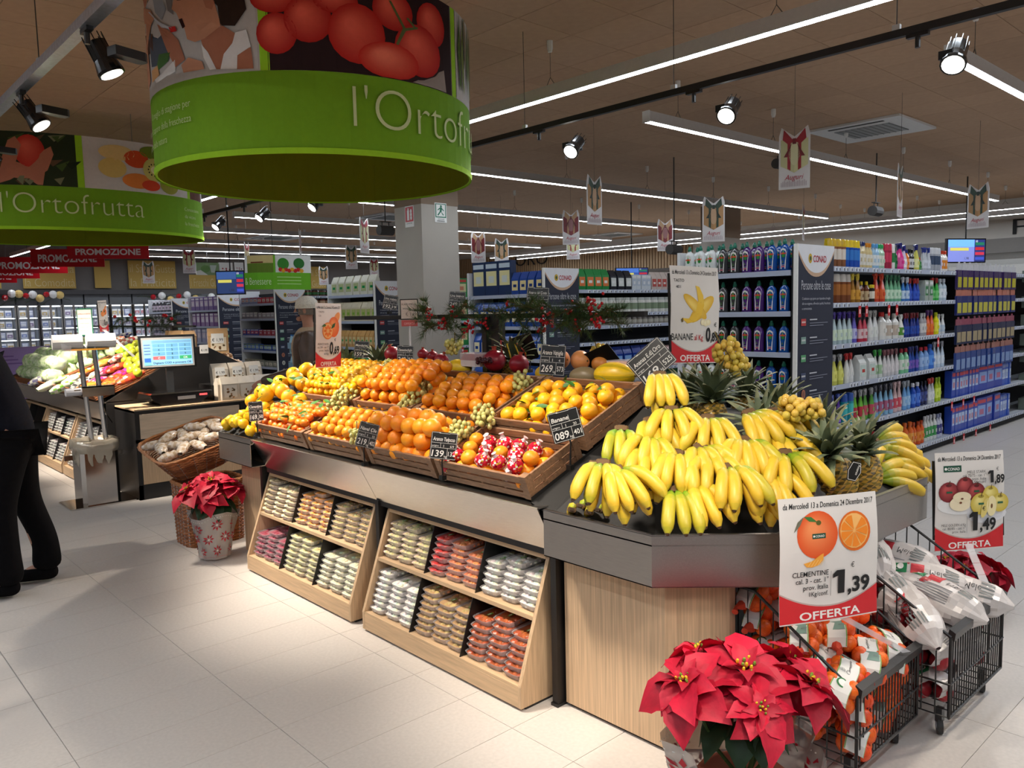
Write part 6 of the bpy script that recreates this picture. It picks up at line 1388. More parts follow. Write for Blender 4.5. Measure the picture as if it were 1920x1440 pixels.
rowsA = [
 [(4, 'white and brown can with yellow cap', 'can', .078, .25, '8a5a3c', 'e6dcd0', 'd8b414'), (4, 'blue can with yellow cap', 'can', .072, .25, '1c50b0', '3a80d0', 'e4c81c'), (2, 'beige bottle with navy cap', 'bottle', .065, .25, 'd8c490', 'e8e4d8', '20306a'), (2, 'beige bottle with orange cap', 'bottle', .065, .24, 'd8c490', 'e8e4d8', 'd88a2a'), (2, 'pale blue bottle', 'bottle', .065, .24, '9ac0dc', 'e4e8e8', '5aa0d8'), (2, 'green-capped pale bottle', 'bottle', .065, .24, 'a8ccb0', 'e8e8da', '30a860'), (2, 'crimson can', 'can', .07, .25, 'a82848', 'd04060', 'c83050'), (1, 'white can with green foot', 'can', .08, .25, 'e4e4e0', '2c8048', 'eeeeee'), (1, 'dark green bottle', 'bottle', .07, .22, '1e5a3a', '2c8048', '1e5a3a'), (1, 'hot pink spray bottle', 'spray', .12, .27, 'e0308a', 'e860a8', '20246a'), (1, 'lilac and white spray bottle', 'spray', .085, .25, 'd8d0e8', 'ffffff', '262a78'), (1, 'orange bottle with blue cap', 'bottle', .07, .21, 'e07828', 'f0a060', '283070'), (2, 'black and white bottle', 'bottle', .065, .22, '28262a', 'dcdcdc', '161616'), (1, 'yellow spray with navy head', 'spray', .09, .27, 'd8d468', 'f0f0b0', '222a6c'), (2, 'small green bottle with red cap', 'bottle', .05, .14, '2c7a3c', '60a060', 'b03024'), (3, 'silver spray bottle', 'spray', .07, .25, 'b8bcc4', 'dce0ea', '283888'), (3, 'silver can with black top', 'can', .078, .25, 'a4a8b0', '40506a', 'd0d2d6'), (1, 'white bottle with blue head', 'bottle', .08, .24, 'e8e8ee', 'd0c8e8', '503890'), (2, 'white and orange bottle with red cap', 'bottle', .07, .23, 'e8e0d8', 'e08a30', 'c83a24')],
 [(4, 'brown polish can with white top', 'can', .085, .26, '7a4426', 'a86a34', 'cfc8c0'), (2, 'amber bottle with yellow spray', 'spray', .075, .27, '9a6a20', 'd8a040', 'd8c040'), (2, 'small brown bottle with yellow cap', 'bottle', .065, .20, '6a3820', 'c8b088', 'e0c430'), (1, 'short dark jar with yellow lid', 'jar', .08, .17, '2a241e', 'e8e0d0', 'dcc434'), (2, 'orange-red spray bottle', 'spray', .09, .28, 'c8402a', 'e06a3a', 'c8402a'), (4, 'clear green spray bottle', 'spray', .075, .27, '70b088', 'd0ead0', '3a7a5a'), (2, 'blue spray bottle with white head', 'spray', .07, .25, '3a78c0', 'c8dcf0', 'd8dce4'), (3, 'deep blue bottle with red head', 'spray', .068, .24, '1e40a8', '3a60c8', 'b82c28'), (2, 'grey box with green print', 'box', .11, .22, 'a8b4a8', '3a8050', 'dcdfe0'), (2, 'bright green bottle with red head', 'spray', .075, .25, '38b048', '80d080', 'b82c28'), (2, 'clear bottle with white label', 'bottle', .08, .24, 'b8c8d4', 'e8eef4', 'd4dce4')],
 [(5, 'clear bottle with blue and red head', 'spray', .075, .29, 'b4c8cc', 'dff0d8', '4a3a90'), (1, 'violet clear bottle', 'spray', .075, .29, '6a60c0', 'c8c8f0', '4a3a90'), (2, 'red and white spray bottle', 'spray', .075, .27, 'c03048', 'e8c8c8', '4a3a48'), (2, 'slim white bottle', 'spray', .085, .29, 'dcdcda', 'e8eae4', 'a8a8a4'), (1, 'large white bottle with red tip', 'bottle', .12, .27, 'e4e2dc', 'e8e4dc', 'c03030'), (2, 'large white curved bottle', 'bottle', .11, .25, 'e6e4de', 'c8b8a8', 'd8d4cc'), (1, 'white bottle with green label', 'spray', .09, .24, 'e8e8e2', '5a9a3c', 'e0e0de'), (5, 'dark blue spray with red head', 'spray', .06, .25, '1c3080', '2a50b0', '802430'), (2, 'clear oval-label bottle', 'bottle', .07, .24, 'a8a4a8', 'e0dcd8', 'c8c8c8'), (2, 'orange spray with purple head', 'spray', .075, .27, 'e0582a', 'f07a30', '5a3070'), (1, 'tall yellow-green bottle', 'bottle', .085, .24, 'dcd818', 'f0ec50', 'b4c420'), (2, 'white spray bottle at row end', 'spray', .07, .22, 'e0e0e0', 'c0d0e0', 'd8d8d8')],
 [(1, 'grey-white bottle with red mark', 'spray', .08, .27, 'd4d6d6', 'e8eaea', 'a0a0a2'), (2, 'grey and yellow bottle', 'spray', .085, .27, 'd0cf60', 'ecec80', 'a8a8aa'), (2, 'white bottle with red cap', 'spray', .075, .27, 'e2e2de', 'e8e8e4', 'c03030'), (2, 'large white refill bag', 'pouch', .14, .24, 'e0e2de', 'c8d8d0', 'b84038'), (2, 'white bottle with green head', 'spray', .07, .27, 'dfe2dc', 'a8c8a0', '40a048'), (4, 'white bottle with maroon mark', 'spray', .07, .26, 'd4d0d0', 'e4dede', '8a5a60'), (2, 'green and white bottle with BS mark', 'bottle', .08, .25, '80c898', 'e0e8dc', 'a02838'), (3, 'blue and violet spray bottle', 'spray', .065, .26, '284aa0', '7a60c0', '30387a'), (2, 'pale blue bottle', 'bottle', .085, .24, '80a8e0', 'a8c8f0', 'c03040'), (1, 'sky blue jug', 'bottle', .11, .26, '3a78d8', '60a0f0', '2a5ab0'), (3, 'white curvy spray bottle', 'spray', .07, .28, 'c8d8e8', 'e4ecf4', 'a8a8b0')],
 [(1, 'magenta spray with blue head', 'spray', .07, .29, 'a02c80', 'c060a8', '3a50a8'), (2, 'violet spray with blue head', 'spray', .07, .29, '5a3aa0', '8a6ad0', '3a50a8'), (2, 'teal can with blue cap', 'can', .075, .28, '1c90a0', '40c0c0', '2a58b0'), (2, 'lime spray with grey head', 'spray', .075, .29, '70b83a', 'c03040', 'a0a0a0'), (2, 'green and red spray bottle', 'spray', .075, .29, '5aa040', 'c85060', '9a9a9a'), (4, 'pale blue spray with dark head', 'spray', .072, .30, '88b8d8', 'b06080', '4a4a58'), (2, 'pink and white spray bottle', 'spray', .075, .30, 'd8b8b8', 'd85060', 'c8a8a8'), (2, 'light blue spray bottle', 'spray', .072, .29, '70a8e0', 'a8d0f0', 'a0a8b0'), (2, 'royal blue bottle with white cap', 'bottle', .085, .25, '1e50b8', '4a80e0', 'dcdce4'), (2, 'navy bottle', 'bottle', .06, .25, '1c2450', '3a4a90', '16182c'), (2, 'white spray with red head', 'spray', .07, .27, 'c8ccd0', 'e8eaec', 'c03a30'), (2, 'lime yellow bottle', 'bottle', .06, .26, 'b4d020', 'e0f060', '90b020')],
 [(4, 'white jug with blue cap', 'bottle', .105, .25, 'd4dce8', 'e4ecf4', '22409a'), (4, 'white jug with red cap', 'bottle', .115, .26, 'd8dee6', 'e6ecf2', 'b83038'), (2, 'dark red bottle', 'bottle', .08, .25, '8a2430', 'd8c8c0', 'b8b8bc'), (3, 'pink and violet bottle', 'bottle', .075, .26, 'b03a80', 'a060b0', 'c8a0c0'), (3, 'orange jug', 'bottle', .1, .26, 'd86420', 'e8a040', 'd86420'), (3, 'orange bottle with yellow label', 'bottle', .08, .24, 'd8581c', 'e89030', 'b04018'), (4, 'white and green bottle', 'bottle', .07, .27, 'd8dcd8', '3a9a50', 'd0d0d4'), (2, 'navy and white bottle', 'bottle', .07, .26, 'c0c4d8', '3a3a80', '8088a8')]]
lvn = ['top shelf', 'second shelf', 'third shelf', 'fourth shelf', 'fifth shelf', 'bottom shelf']
for k, (z, sp) in enumerate(zip(LVS, rowsA)): shelfrow((X1g+.66, 3.17, 0), (1, 0, 0), z+.0, sp, f'{lvn[k]}, {W_}', 'cleaning products along the right aisle', gap=2.74)
# hanging goods section, then small goods
X2g = 9.42
for k, z in enumerate((1.70, 1.42, 1.10, .80)):
    cols_ = [('3c2a5c', 'b8b030', 'c8c8cc'), ('28306c', 'c0b848', 'b87060'), ('20284c', 'a89878', '90485c'), ('28448a', '7c98c8', 'a06a60')][k]
    shelfrow((X2g, 3.16, 0), (1, 0, 0), z, [(12, ['purple and yellow', 'blue and yellow', 'navy and tan', 'blue'][k]+' glove pack on hook', 'hang', .165, .30, *cols_)], f'row {["one","two","three","four"][k]} of hooks', 'hanging glove packs far right', depth=-.02)
for k, z in enumerate((.50, .10)): shelfrow((X2g+.1, 3.17, 0), (1, 0, 0), z, [(8, 'blue refill carton', 'box', .1, .30, '2a4ab0', 'b8ccec', 'c84050'), (3, 'large blue carton', 'box', .28, .32, '2c44a8', '8aa8e0', 'c83848'), (4, 'slim blue carton', 'box', .09, .28, '3a60c0', 'c8d8f0', '8090c0')], f'{["upper","lower"][k]} low shelf, far right', 'blue cartons far right')
for k, z in enumerate((1.80, 1.46, 1.22, .96, .74, .42, .10)):
    shelfrow((12.2, 3.17, 0), (1, 0, 0), z, [(6, 'small grey-green pack', 'box', .15, .15, '6a7268', '9aa498', ['c05040', '404a8a', '909890'][k % 3]), (6, 'small boxed sponge pack', 'box', .15, .13, ['585e70', '7a7a60', '8a5a40'][k % 3], 'b0b4a8', '606858'), (6, 'small dull wrapped pack', 'box', .15, .12, '7a8074', 'a8b09c', '505a50')], f'shelf {["one","two","three","four","five","six","seven"][k]}, right edge', 'small household goods at right edge')
# second run of shelves behind on the far side gives the aisle its end
# --- gondolas 2..6
def edgex(px, y): return at(px, 520, 1, y).x
W2 = 'middle aisle'
gx = [edgex(1018, 6.5), edgex(700, 10.1), edgex(512, 13.6), edgex(405, 17.2), edgex(318, 20.6)]
g2 = gondola('the pasta end', gx[0], 6.5, 1.36, 9.6, 2.06, [1.76, 1.38, 1.0, .62, .24], [1.80, 1.51, 1.36, 1.16, .78, .42, .1], 'gondola of pasta and rice, middle of the shop', sx=.60, seed=2, red={1: (2.6, 2.95), 4: (2.7, 3.0)})
y_ = 6.5+1.36-.05
shelfrow((gx[0]+.03, y_, 0), (0, -1, 0), 1.765, [(3, 'large blue and cream pasta box', 'box', .235, .42, '20345e', 'e6dfa8', 'c8d8e8'), (4, 'blue pasta bag with window', 'pouch', .135, .27, '24489a', 'ead9a0', '1c3474')], 'top shelf, pasta end', 'pasta packs on the gondola end')
for k, z in enumerate((1.385, 1.005, .625)): shelfrow((gx[0]+.03, y_, 0), (0, -1, 0), z, [(9, 'blue and cream pasta bag', 'pouch', .138, .30, '2c56b0', 'ece4c0', '24408a')], f'{["second","third","fourth"][k]} shelf, pasta end', 'pasta packs on the gondola end')
sx0 = gx[0]+.62
MX = (1083, 1262)
for k, (z, sp) in enumerate([(1.80, [(4, 'green and orange drink pack', 'pouch', .14, .26, '2c8a48', 'd87840', 'e8e8e0'), (3, 'black and white pack', 'pouch', .14, .25, '2a2c34', 'dce0dc', 'e8e8e8'), (4, 'white packet', 'box', .10, .2, 'd0d6dc', 'b8c4d4', 'f0f0f0'), (7, 'red and white bag', 'pouch', .11, .24, 'd8c8c0', 'c05850', 'e8e4dc'), (6, 'red and white carton', 'box', .17, .46, 'a83228', 'ecdad4', 'd84a4a')]), (1.51, [(14, 'round-lidded white tub', 'jar', .14, .2, 'e4e2dc', '8a9a80', 'c8ccc8'), (6, 'yellow and orange packet', 'box', .2, .2, 'e0b430', 'd86828', 'e8d8a0')]), (1.36, [(26, 'small grey tin', 'can', .11, .1, '9a948c', 'b8b4a8', '807c78')]), (.78, [(3, 'dark pasta pack', 'pouch', .15, .3, '2a2e48', '8aa0c0', 'b0a080'), (5, 'deep blue bag', 'pouch', .18, .31, '1c3a90', '88b0e8', 'e8eef4'), (4, 'pink and white bag', 'pouch', .18, .28, 'd8b0a8', 'c84858', 'f0e8e4'), (5, 'red and cream carton', 'box', .16, .33, 'c05048', 'e8d8cc', 'a03a34')]), (.42, [(3, 'yellow and blue bag', 'pouch', .15, .3, 'c8a428', '3a4a80', 'e8e0b0'), (5, 'silver bag', 'pouch', .19, .31, '9a989c', 'c8c4c8', '7a7478'), (8, 'dark green bag', 'pouch', .16, .31, '1c5a34', '60a060', 'd8e0c8')])]):
    shelfrow((sx0, 6.52, 0), (1, 0, 0), z+.004, sp, f'{["top","second","third","fifth","sixth"][k]} shelf, {W2}', 'groceries along the middle aisle', maxpx=MX)
g3 = gondola('the green snack end', gx[1], 10.1, 1.36, 9.6, 2.06, [1.86, 1.46, 1.06, .66, .26], [1.80, 1.42, 1.02, .66, .3], 'gondola of green biscuit packs left of the pillar', sx=.62, seed=3, red={2: (.6, 1.0)})
y_ = 10.1+1.36-.05
for k, (z, b, l, c, d, n, w) in enumerate([(1.865, 'e6e4d4', 'b8c090', '1c8a4a', 'green and white snack bag', 6, .21), (1.465, 'd8ccb0', 'b0b870', '88b048', 'mixed snack packet', 9, .14), (1.065, 'd8a868', 'e0c890', '58a058', 'small green and orange packet', 11, .115), (.665, '3a9a50', 'c8d8a0', '2a7a3c', 'green bag', 8, .155)]):
    shelfrow((gx[1]+.03, y_, 0), (0, -1, 0), z, [(n, d, 'pouch', w, .30 if k != 2 else .26, b, l, c)], f'{lvn[k]}, green end', 'snack bags on the green gondola end')
for k, z in enumerate((1.80, 1.42, 1.02, .66)): shelfrow((gx[1]+.64, 10.12, 0), (1, 0, 0), z+.004, [(4, 'brown and cream cereal bag', 'pouch', .22, .3, ['d8cfc0', '2a8a4c'][k > 0], ['8a6a48', 'c8a058'][k > 0], ['3a7a5a', '1c7a3c'][k > 0]), (2, 'green carton', 'box', .26, .31, '2c8a48', 'd8d0a0', 'c83a34'), (3, 'pale blue carton', 'box', .25, .3, 'b0b8dc', '8a3a48', 'dcd8e8'), (6, 'navy packet', 'box', .2, .28, '2a3468', 'c0b080', '8a94c0')], f'{lvn[k]}, snack aisle', 'cereal packs beyond the island', maxpx=(763, 893))
g4 = gondola('the sweets end', gx[2], 13.6, 1.5, 9.0, 2.06, [1.80, 1.52, 1.20, .92, .62, .3], [1.92, 1.76, 1.42, 1.0, .6], 'gondola of sweets behind the man with the cap', sx=.62, seed=4)
y_ = 13.6+1.5-.05
for k, z in enumerate((1.80, 1.52, 1.20, .92, .62)):
    b, l, c, d = [('8a90b8', 'd8d0c8', 'c04848', 'silver-blue sweet packet'), ('888088', 'b8b4b8', 'e0dcd8', 'grey sweet packet'), ('3048a0', 'c03a50', 'd8dce8', 'blue and red sweet packet'), ('3a68b8', 'b0c8d8', '88a030', 'blue sweet packet'), ('b0a890', 'd8d0b8', '808070', 'beige sweet packet')][k]
    shelfrow((gx[2]+.04, y_, 0), (0, -1, 0), z+.01, [(4, d, 'box', .17, .12, b, l, c), (4, 'second '+d, 'box', .17, .11, ['c03040', '9a8a90', 'a83040', '2c4890', '909080'][k], l, c)], f'{lvn[k]}, sweets end', 'sweet packets on the gondola end', depth=.02)
for k, z in enumerate((1.92, 1.76)): shelfrow((gx[2]+.64, 13.62, 0), (1, 0, 0), z+.003, [(8, 'small dark jar with red lid', 'jar', .14, .12, ['5a2420', '6a2a20'][k], ['3a6a40', 'c8a888'][k], '2a2422')], f'{["upper","lower"][k]} jar row, behind man', 'dark jars beyond the sweets end', maxpx=(571, 626))
for i, (gxx, yy, nm_) in enumerate(((gx[3], 17.2, 'the purple pack end'), (gx[4], 20.6, 'the far yoghurt end'))):
    gondola(nm_, gxx, yy, 1.7, 7.0, 2.06, [1.72, 1.36, 1.0, .64], [1.8, 1.4, 1.0, .6], ['gondola of purple packs left of the sweets end', 'farthest gondola with dark end, near the fridges'][i], sx=.9, seed=5+i)
    for k, z in enumerate((1.72, 1.36, 1.0, .64)):
        b = [['7a5aa0', '8a5aa0', 'a8a8c8', '5a8ac0'], ['4a4a50', '585860', '6a6a80', '505870']][i][k]
        shelfrow((gxx+.04, yy+1.65, 0), (0, -1, 0), z+.01, [(6, ['purple carton', 'grey bottle'][i], ['box', 'bottle'][i], .25, .30, b, 'd8c8d8', 'ece8f0')], f'{lvn[k]}, {["purple end","far end"][i]}', ['purple cartons', 'grey bottles'][i]+' on the gondola end')
# water bottle multipacks on the floor before the sweets end
g = G(H('9ab8cc')); 
for i in range(3):
    for j in range(2):
        x, y = (i-1)*.085, (j-.5)*.085; g.lathe([(.036, 0), (.04, .01), (.038, .08), (.041, .12), (.038, .18), (.02, .25), (.014, .27)], 10, H('9cbccc'), o=(x, y, 0)); g.lathe([(.016, .27), (.016, .29)], 8, H('3a70b0'), o=(x, y, 0))
g.box((-.13, -.09, .08), (.13, .09, .17), H('88aabc')); g.box((-.05, -.0915, .09), (.06, -.09, .16), H('e4e8e8'))
WP = g.build('water_multipack', gloss, None, local=True); WP['category'] = 'water bottles'
cw_ = at(565, 690, 0, 5.75)
n = 0
for lv in range(4):
    for i in range(2):
        for j in range(2):
            clone(WP, (5.70+.19*i, cw_.y-.28+.28*j, .12+.295*lv), (0, 0, PI/2), None, f'blue water multipack, {["bottom","second","third","top"][lv]} layer, {["front","rear"][i]} {["right","left"][j]}, behind citrus', 'water bottle multipacks'); n += 1
g = G(C(90, 70, 50)); g.box((5.58, cw_.y-.45, 0), (6.02, cw_.y+.16, .118)); tag(g.build('pallet', matte), 'wooden pallet under the blue water multipacks', 'pallet')
# monitor screens above shelves
def monitor(px, py, w, h, yaw_, label, depth_, cols_):
    c = dep(px, py, depth_); e1 = V3((math.cos(R(yaw_)), math.sin(R(yaw_)), 0)); n = e1.cross(V3((0, 0, 1)));
    if n.dot(CF) > 0: n = -n
    t = thing('hanging_monitor', label, 'monitor', c); t['_o'] = t.location[:]
    g = G(C(18, 18, 20)); g.obox(c-e1*w/2-V3((0, 0, h/2))-n*.05, e1*w, n*.05, V3((0, 0, h))); g.build('case', plast, t)
    g = G(); p = Print(g, plane_fn(c, e1, (0, 0, 1), n), .002); p.rect(-w*.47, -h*.45, w*.47, h*.45, cols_[0]); p.lay(); p.rect(-w*.47, h*.15, w*.2, h*.45, cols_[1]); p.rect(w*.2, -h*.45, w*.47, h*.45, C(40, 50, 110)); p.lay()
    for k in range(4): p.rect(w*.22, h*(.22-.2*k), w*.45, h*(.34-.2*k), [C(30, 110, 80), C(180, 40, 50), C(190, 50, 70), C(60, 80, 180)][k])
    p.lay(); p.rect(-w*.42, 0, w*.05, h*.12, C(200, 190, 90)); p.text('10', w*.23, h*.34, h*.12, WHITE, 'l'); p.text('1,98', -w*.05, -h*.36, h*.14, C(40, 40, 60), 'l'); g.build('screen', screenm, t)
    g = G(C(30, 28, 28)); g.tube([c+V3((0, 0, h/2))-n*.02, V3((c.x-n.x*.02, c.y-n.y*.02, CEIL))], .012, 6); g.build('hanger', matte, t)
monitor(1812, 470, .86, .44, -28, 'wide screen hanging above the far right shelves', 14.5, (C(120, 130, 200), C(110, 170, 240)))
monitor(1185, 515, .75, .3, -30, 'small blue screen far back above the middle aisle', 17, (C(50, 80, 150), C(70, 110, 190)))
monitor(432, 530, .5, .42, -40, 'dark blue screen hanging between the yellow and green banners', 14, (C(40, 56, 96), C(56, 84, 140)))
# far right cabinet below the PI lettering
t = thing('wall_cabinet', 'pale wall cabinet with rounded hood at the far right end', 'cabinet', (19.6, 6.0, 0)); t['_o'] = t.location[:]
g = G(C(190, 188, 184)); g.box((19.4, 3.4, 0), (20.4, 8.4, 2.55)); g.build('body', matte, t)
g = G(C(120, 116, 112)); g.box((19.2, 3.4, 2.55), (20.45, 8.4, 2.85)); g.build('canopy', matte, t)
for k in range(6): g = G(C(210, 208, 204)); g.box((19.37, 3.5+.81*k, .9), (19.4, 4.2+.81*k, 2.3)); g.build('door', matte, t)
# ------------------------------------------------------------------ left: counter, scale, second island, bin stand, wicker, fridges
t = thing('scale_counter', 'black-framed counter with pale wood drawer fronts and top', 'counter', (3.2, 7.6, 0)); t['_o'] = t.location[:]
CY0, CY1, CX0, CX1, CH_ = 7.3, 7.86, 2.22, 4.3, .80
g = G(C(26, 25, 27)); g.box((CX0, CY0+.012, .0), (CX1, CY1, CH_-.012)); g.build('carcass', darkm, t)
g = G(); g.box((CX0, CY0, CH_-.03), (CX1, CY1, CH_-.012), C(20, 20, 20)); g.build('top_edge', darkm, t)
g = G(); g.box((CX0+.005, CY0+.01, CH_-.012), (CX1, CY1, CH_)); g.build('worktop', woodh, t)
drm = mat('drawer_laminate', C(200, 180, 156), rough=.45, noise=.14, nscale=4, stretch=(1.2, 4, 12))
for k in range(2):
    xa = CX0+.04+k*.98
    for z0, z1, nm_ in ((.54, .755, 'upper_panel'), (.135, .50, 'lower_panel')): g = G(); g.box((xa, CY0-.004, z0), (xa+.90, CY0+.014, z1)); g.build(nm_, drm if z0 > .5 else wood, t)
g = G(C(18, 18, 19))
for xa in (CX0, CX0+.955, CX0+1.93): g.box((xa, CY0-.003, .0), (xa+.035, CY0+.012, CH_-.012))
g.box((CX0, CY0-.003, .505), (CX1, CY0+.012, .535)); g.box((CX0, CY0-.003, 0), (CX1, CY0+.012, .13)); g.build('frame', darkm, t)
# scale with screen
sc = thing('weighing_scale', 'black self-service weighing scale with blue touch screen', 'scale', (2.68, 7.55, CH_)); sc['_o'] = sc.location[:]
g = G(C(34, 33, 35)); g.prism([(2.50, .805), (2.85, .805), (2.93, .86), (2.95, .905), (2.40, .905), (2.42, .86)], 7.42, 7.75, ax=1); g.build('base', gloss, sc)
g = G(); g.prism([(2.395, .905), (2.955, .905), (2.94, .918), (2.41, .918)], 7.40, 7.77, ax=1); g.build('weighing_plate', chrome, sc)
g = G(); g.box((2.395, 7.42, .85), (2.41, 7.75, .90)); g.build('side_trim', chrome, sc)
g = G(C(190, 190, 190)); g.box((2.64, 7.412, .845), (2.80, 7.421, .875)); g.build('label_slot', plast, sc)
g = G(C(200, 30, 30)); g.box((2.84, 7.412, .868), (2.91, 7.421, .885)); g.build('red_display', mat('red_led', C(220, 40, 40), emit=1.5, ecol=(1, .1, .1)), sc)
g = G(C(120, 118, 116)); g.box((2.64, 7.66, .918), (2.70, 7.69, 1.16)); g.build('neck', plast, sc)
a, b, cc = at(262, 626, 1, 7.58), at(362, 625, 1, 7.60), at(270, 690, 1, 7.52)
e1 = V3((.985, -.17, 0)).normalized(); e2 = V3((.06, .08, 1)); e2 = (e2-e1*e2.dot(e1)).normalized(); n = e1.cross(e2); cen = (at(315, 659, 1, 7.56)); w, h = .485, .305
g = G(C(14, 14, 15)); g.obox(cen-e1*w/2-e2*h/2-n*.0-V3((0, 0, 0)), e1*w, e2*h, -n*.04); g.build('screen_case', gloss, sc)
g = G(C(196, 196, 196)); p = Print(g, plane_fn(cen, e1, e2, n), .0008); p.rect(-w*.46, -h*.45, w*.46, h*.43, C(170, 170, 168)); g.build('bezel', plast, sc)
g = G(); p = Print(g, plane_fn(cen+n*.001, e1, e2, n), .0008); p.rect(-w*.43, -h*.40, w*.43, h*.36, C(130, 184, 214)); p.lay(); p.rect(-w*.28, h*.26, w*.42, h*.34, C(104, 150, 180))
for r_ in range(4):
    for c_ in range(3):
        u = -w*.27+c_*w*.235; v = h*.14-r_*h*.125; col = C(96, 150, 182)
        if r_ == 3: col = [C(190, 90, 92), C(96, 150, 182), C(50, 150, 96)][c_]
        p.rect(u, v, u+w*.215, v+h*.1, col)
p.lay()
for r_ in range(4):
    for c_ in range(3):
        u = -w*.27+c_*w*.235+w*.107; v = h*.155-r_*h*.125; s = [['1', '2', '3'], ['4', '5', '6'], ['7', '8', '9'], ['C', '0', 'OK']][r_][c_]; p.text(s, u, v, h*.085, C(26, 40, 60) if r_ < 3 or c_ == 1 else WHITE, 'c')
p.text('Digitare COD e premere OK', -w*.27, -h*.36, h*.085, C(20, 40, 80), 'l', w=w*.68, offset=.01)
for k in range(4): p.rect(-w*.42, h*.2-k*h*.09, -w*.31, h*.23-k*h*.09, C(90, 110, 150))
p.rect(-w*.42, -h*.30, -w*.31, -h*.18, C(50, 96, 190)); p.rect(-w*.42, -h*.39, -w*.31, -h*.32, C(110, 210, 180)); g.build('screen', screenm, sc)
# nut packs on the counter
def nutpack(x, y, z, rz, label, ti=0, sc_=1., price=False, brown=False):
    t = thing('nut_packet', label, 'food packet', (x, y, z), 'packets of dried mushrooms and nuts', (ti, 0, rz)); t.scale = (sc_,)*3
    g = G(C(206, 196, 180) if not brown else C(186, 150, 108)); g.prism([(-.03, 0), (.03, 0), (.028, .13), (.004, .17), (-.004, .17), (-.032, .12)], -.065, .065, ax=0); g.build('bag', bagm, t, local=True)
    g = G(); p = Print(g, plane_fn((0, -.033, .07), (1, 0, 0), (0, 0, 1), (0, -1, 0)), .001); q = random.Random(int(x*1000+z*77)); p.rect(-.05, -.05, .05, .04, C(226, 218, 204) if not brown else C(220, 206, 180)); p.lay()
    for k in range(9): p.ell(q.uniform(-.04, .04), q.uniform(-.05, .02), q.uniform(.006, .014), q.uniform(.004, .010), [C(120, 86, 50), C(90, 74, 40), C(150, 110, 70)][k % 3], rot=q.uniform(0, 3), n=8)
    if price: p.lay(); p.rect(-.045, .0, .035, .065, C(236, 236, 232)); p.lay(); p.text('€ 1,99', -.04, .012, .03, INK, 'l', w=.07)
    g.build('label', paper, t, local=True); return t
nutpack(3.09, 7.46, .80, .1, 'white packet standing on counter just right of the scale', 0, 1.25)
for k in range(4): nutpack(3.12+.165*k, 7.42+.0*k, .80, rnd.uniform(-.06, .06), f'white mushroom packet on counter, front row, {od(k)} from left', 0, 1.28)
for k in range(3): nutpack(3.10+.17*k, 7.56, .94, .0, f'priced white packet behind front row, {od(k)} from left', -.15, 1.2, True)
g = G(C(20, 19, 19)); g.box((3.0, 7.5, .802), (3.75, 7.84, .94)); tag(g.build('packet_step', darkm), 'black step on the counter behind the white packets', 'step')
for k in range(6): 
    x = 3.62+.11*k; g = G(C(200, 184, 172)); g.obox((x-.05, 7.40, .803+.022*(k % 3)), (.17, .02, 0), (0, .12, 0), (0, 0, .02)); g.obox((x-.03, 7.42, .8235+.022*(k % 3)), (.12, .02, 0), (0, .08, 0), (0, 0, .002), C(222, 214, 204)); tag(g.build('flat_packet', bagm), f'flat pinkish packet lying on counter right part, {od(k)} from left', 'food packet', 'flat packets on the counter')
# second island: end wall, slopes, steel front, boxes
i2 = thing('display_island', 'second display island with vegetables, black end wall, behind the scale', 'display stand', (3.0, 10.2, 0)); i2['_o'] = i2.location[:]
Y2a, Y2b = 7.93, 12.6
g = G(C(14, 13, 13)); g.prism([(2.16, .0), (2.16, .60), (2.16, .83), (3.0, 1.30), (3.12, 1.30), (3.95, .85), (3.95, 0)], Y2a-.04, Y2a, ax=1); g.build('end_wall', darkm, i2)
g = G(C(16, 15, 15)); g.prism([(2.18, .0), (2.18, .60), (2.2, .81), (3.0, 1.18), (3.12, 1.18), (3.9, .82), (3.9, 0)][2:]+[(3.9, .6), (2.6, .6)], Y2a, Y2b, ax=1); g.box((2.56, Y2a, 0), (3.5, Y2b, .62)); g.build('carcass', darkm, i2)
for k in range(3):
    y0, y1 = Y2a-.04+1.27*k, Y2a-.04+1.27*(k+1)-.003
    g = G(); g.prism([(2.10, .83), (2.104, .833), (2.206, .642), (2.2, .638)], y0, y1, ax=1); g.prism([(2.103, .826), (2.103, .832), (2.4, .832), (2.4, .826)], y0, y1, ax=1); g.build('steel_fascia', steel, i2)
g = G(); g.box((2.10, 11.75, .65), (2.3, 12.5, .83)); g.build('steel_tray', steel, i2)
for k, y0 in enumerate((7.96, 9.2, 10.45)):
    b_ = boxunit(2.05, y0, y0+1.18, ['pale oak shelf box behind the bin, second island', 'pale oak shelf box beside the standing man, second island', 'pale oak shelf box hidden behind the man, second island'][k])
pk = tub_proto('grey film packs', C(178, 170, 168), C(196, 186, 182), False, 1); 
for k, y0 in enumerate((7.96, 9.2)):
    cs = cells(2.05, y0, y0+1.18); nm_ = ['box behind bin', 'box beside man'][k]
    for ci in range(3):
        fillcell(*cs[ci], .366, .0, pk, (6-ci % 2, 6, 5), 'grey packs', f'{["left","middle","right"][ci]} upper cell, {nm_}', vis=(62, 200)); fillcell(*cs[ci], .104, .0, pk, (6, 6, 6-ci % 2), 'grey packs', f'{["left","middle","right"][ci]} lower cell, {nm_}', vis=(58, 150))
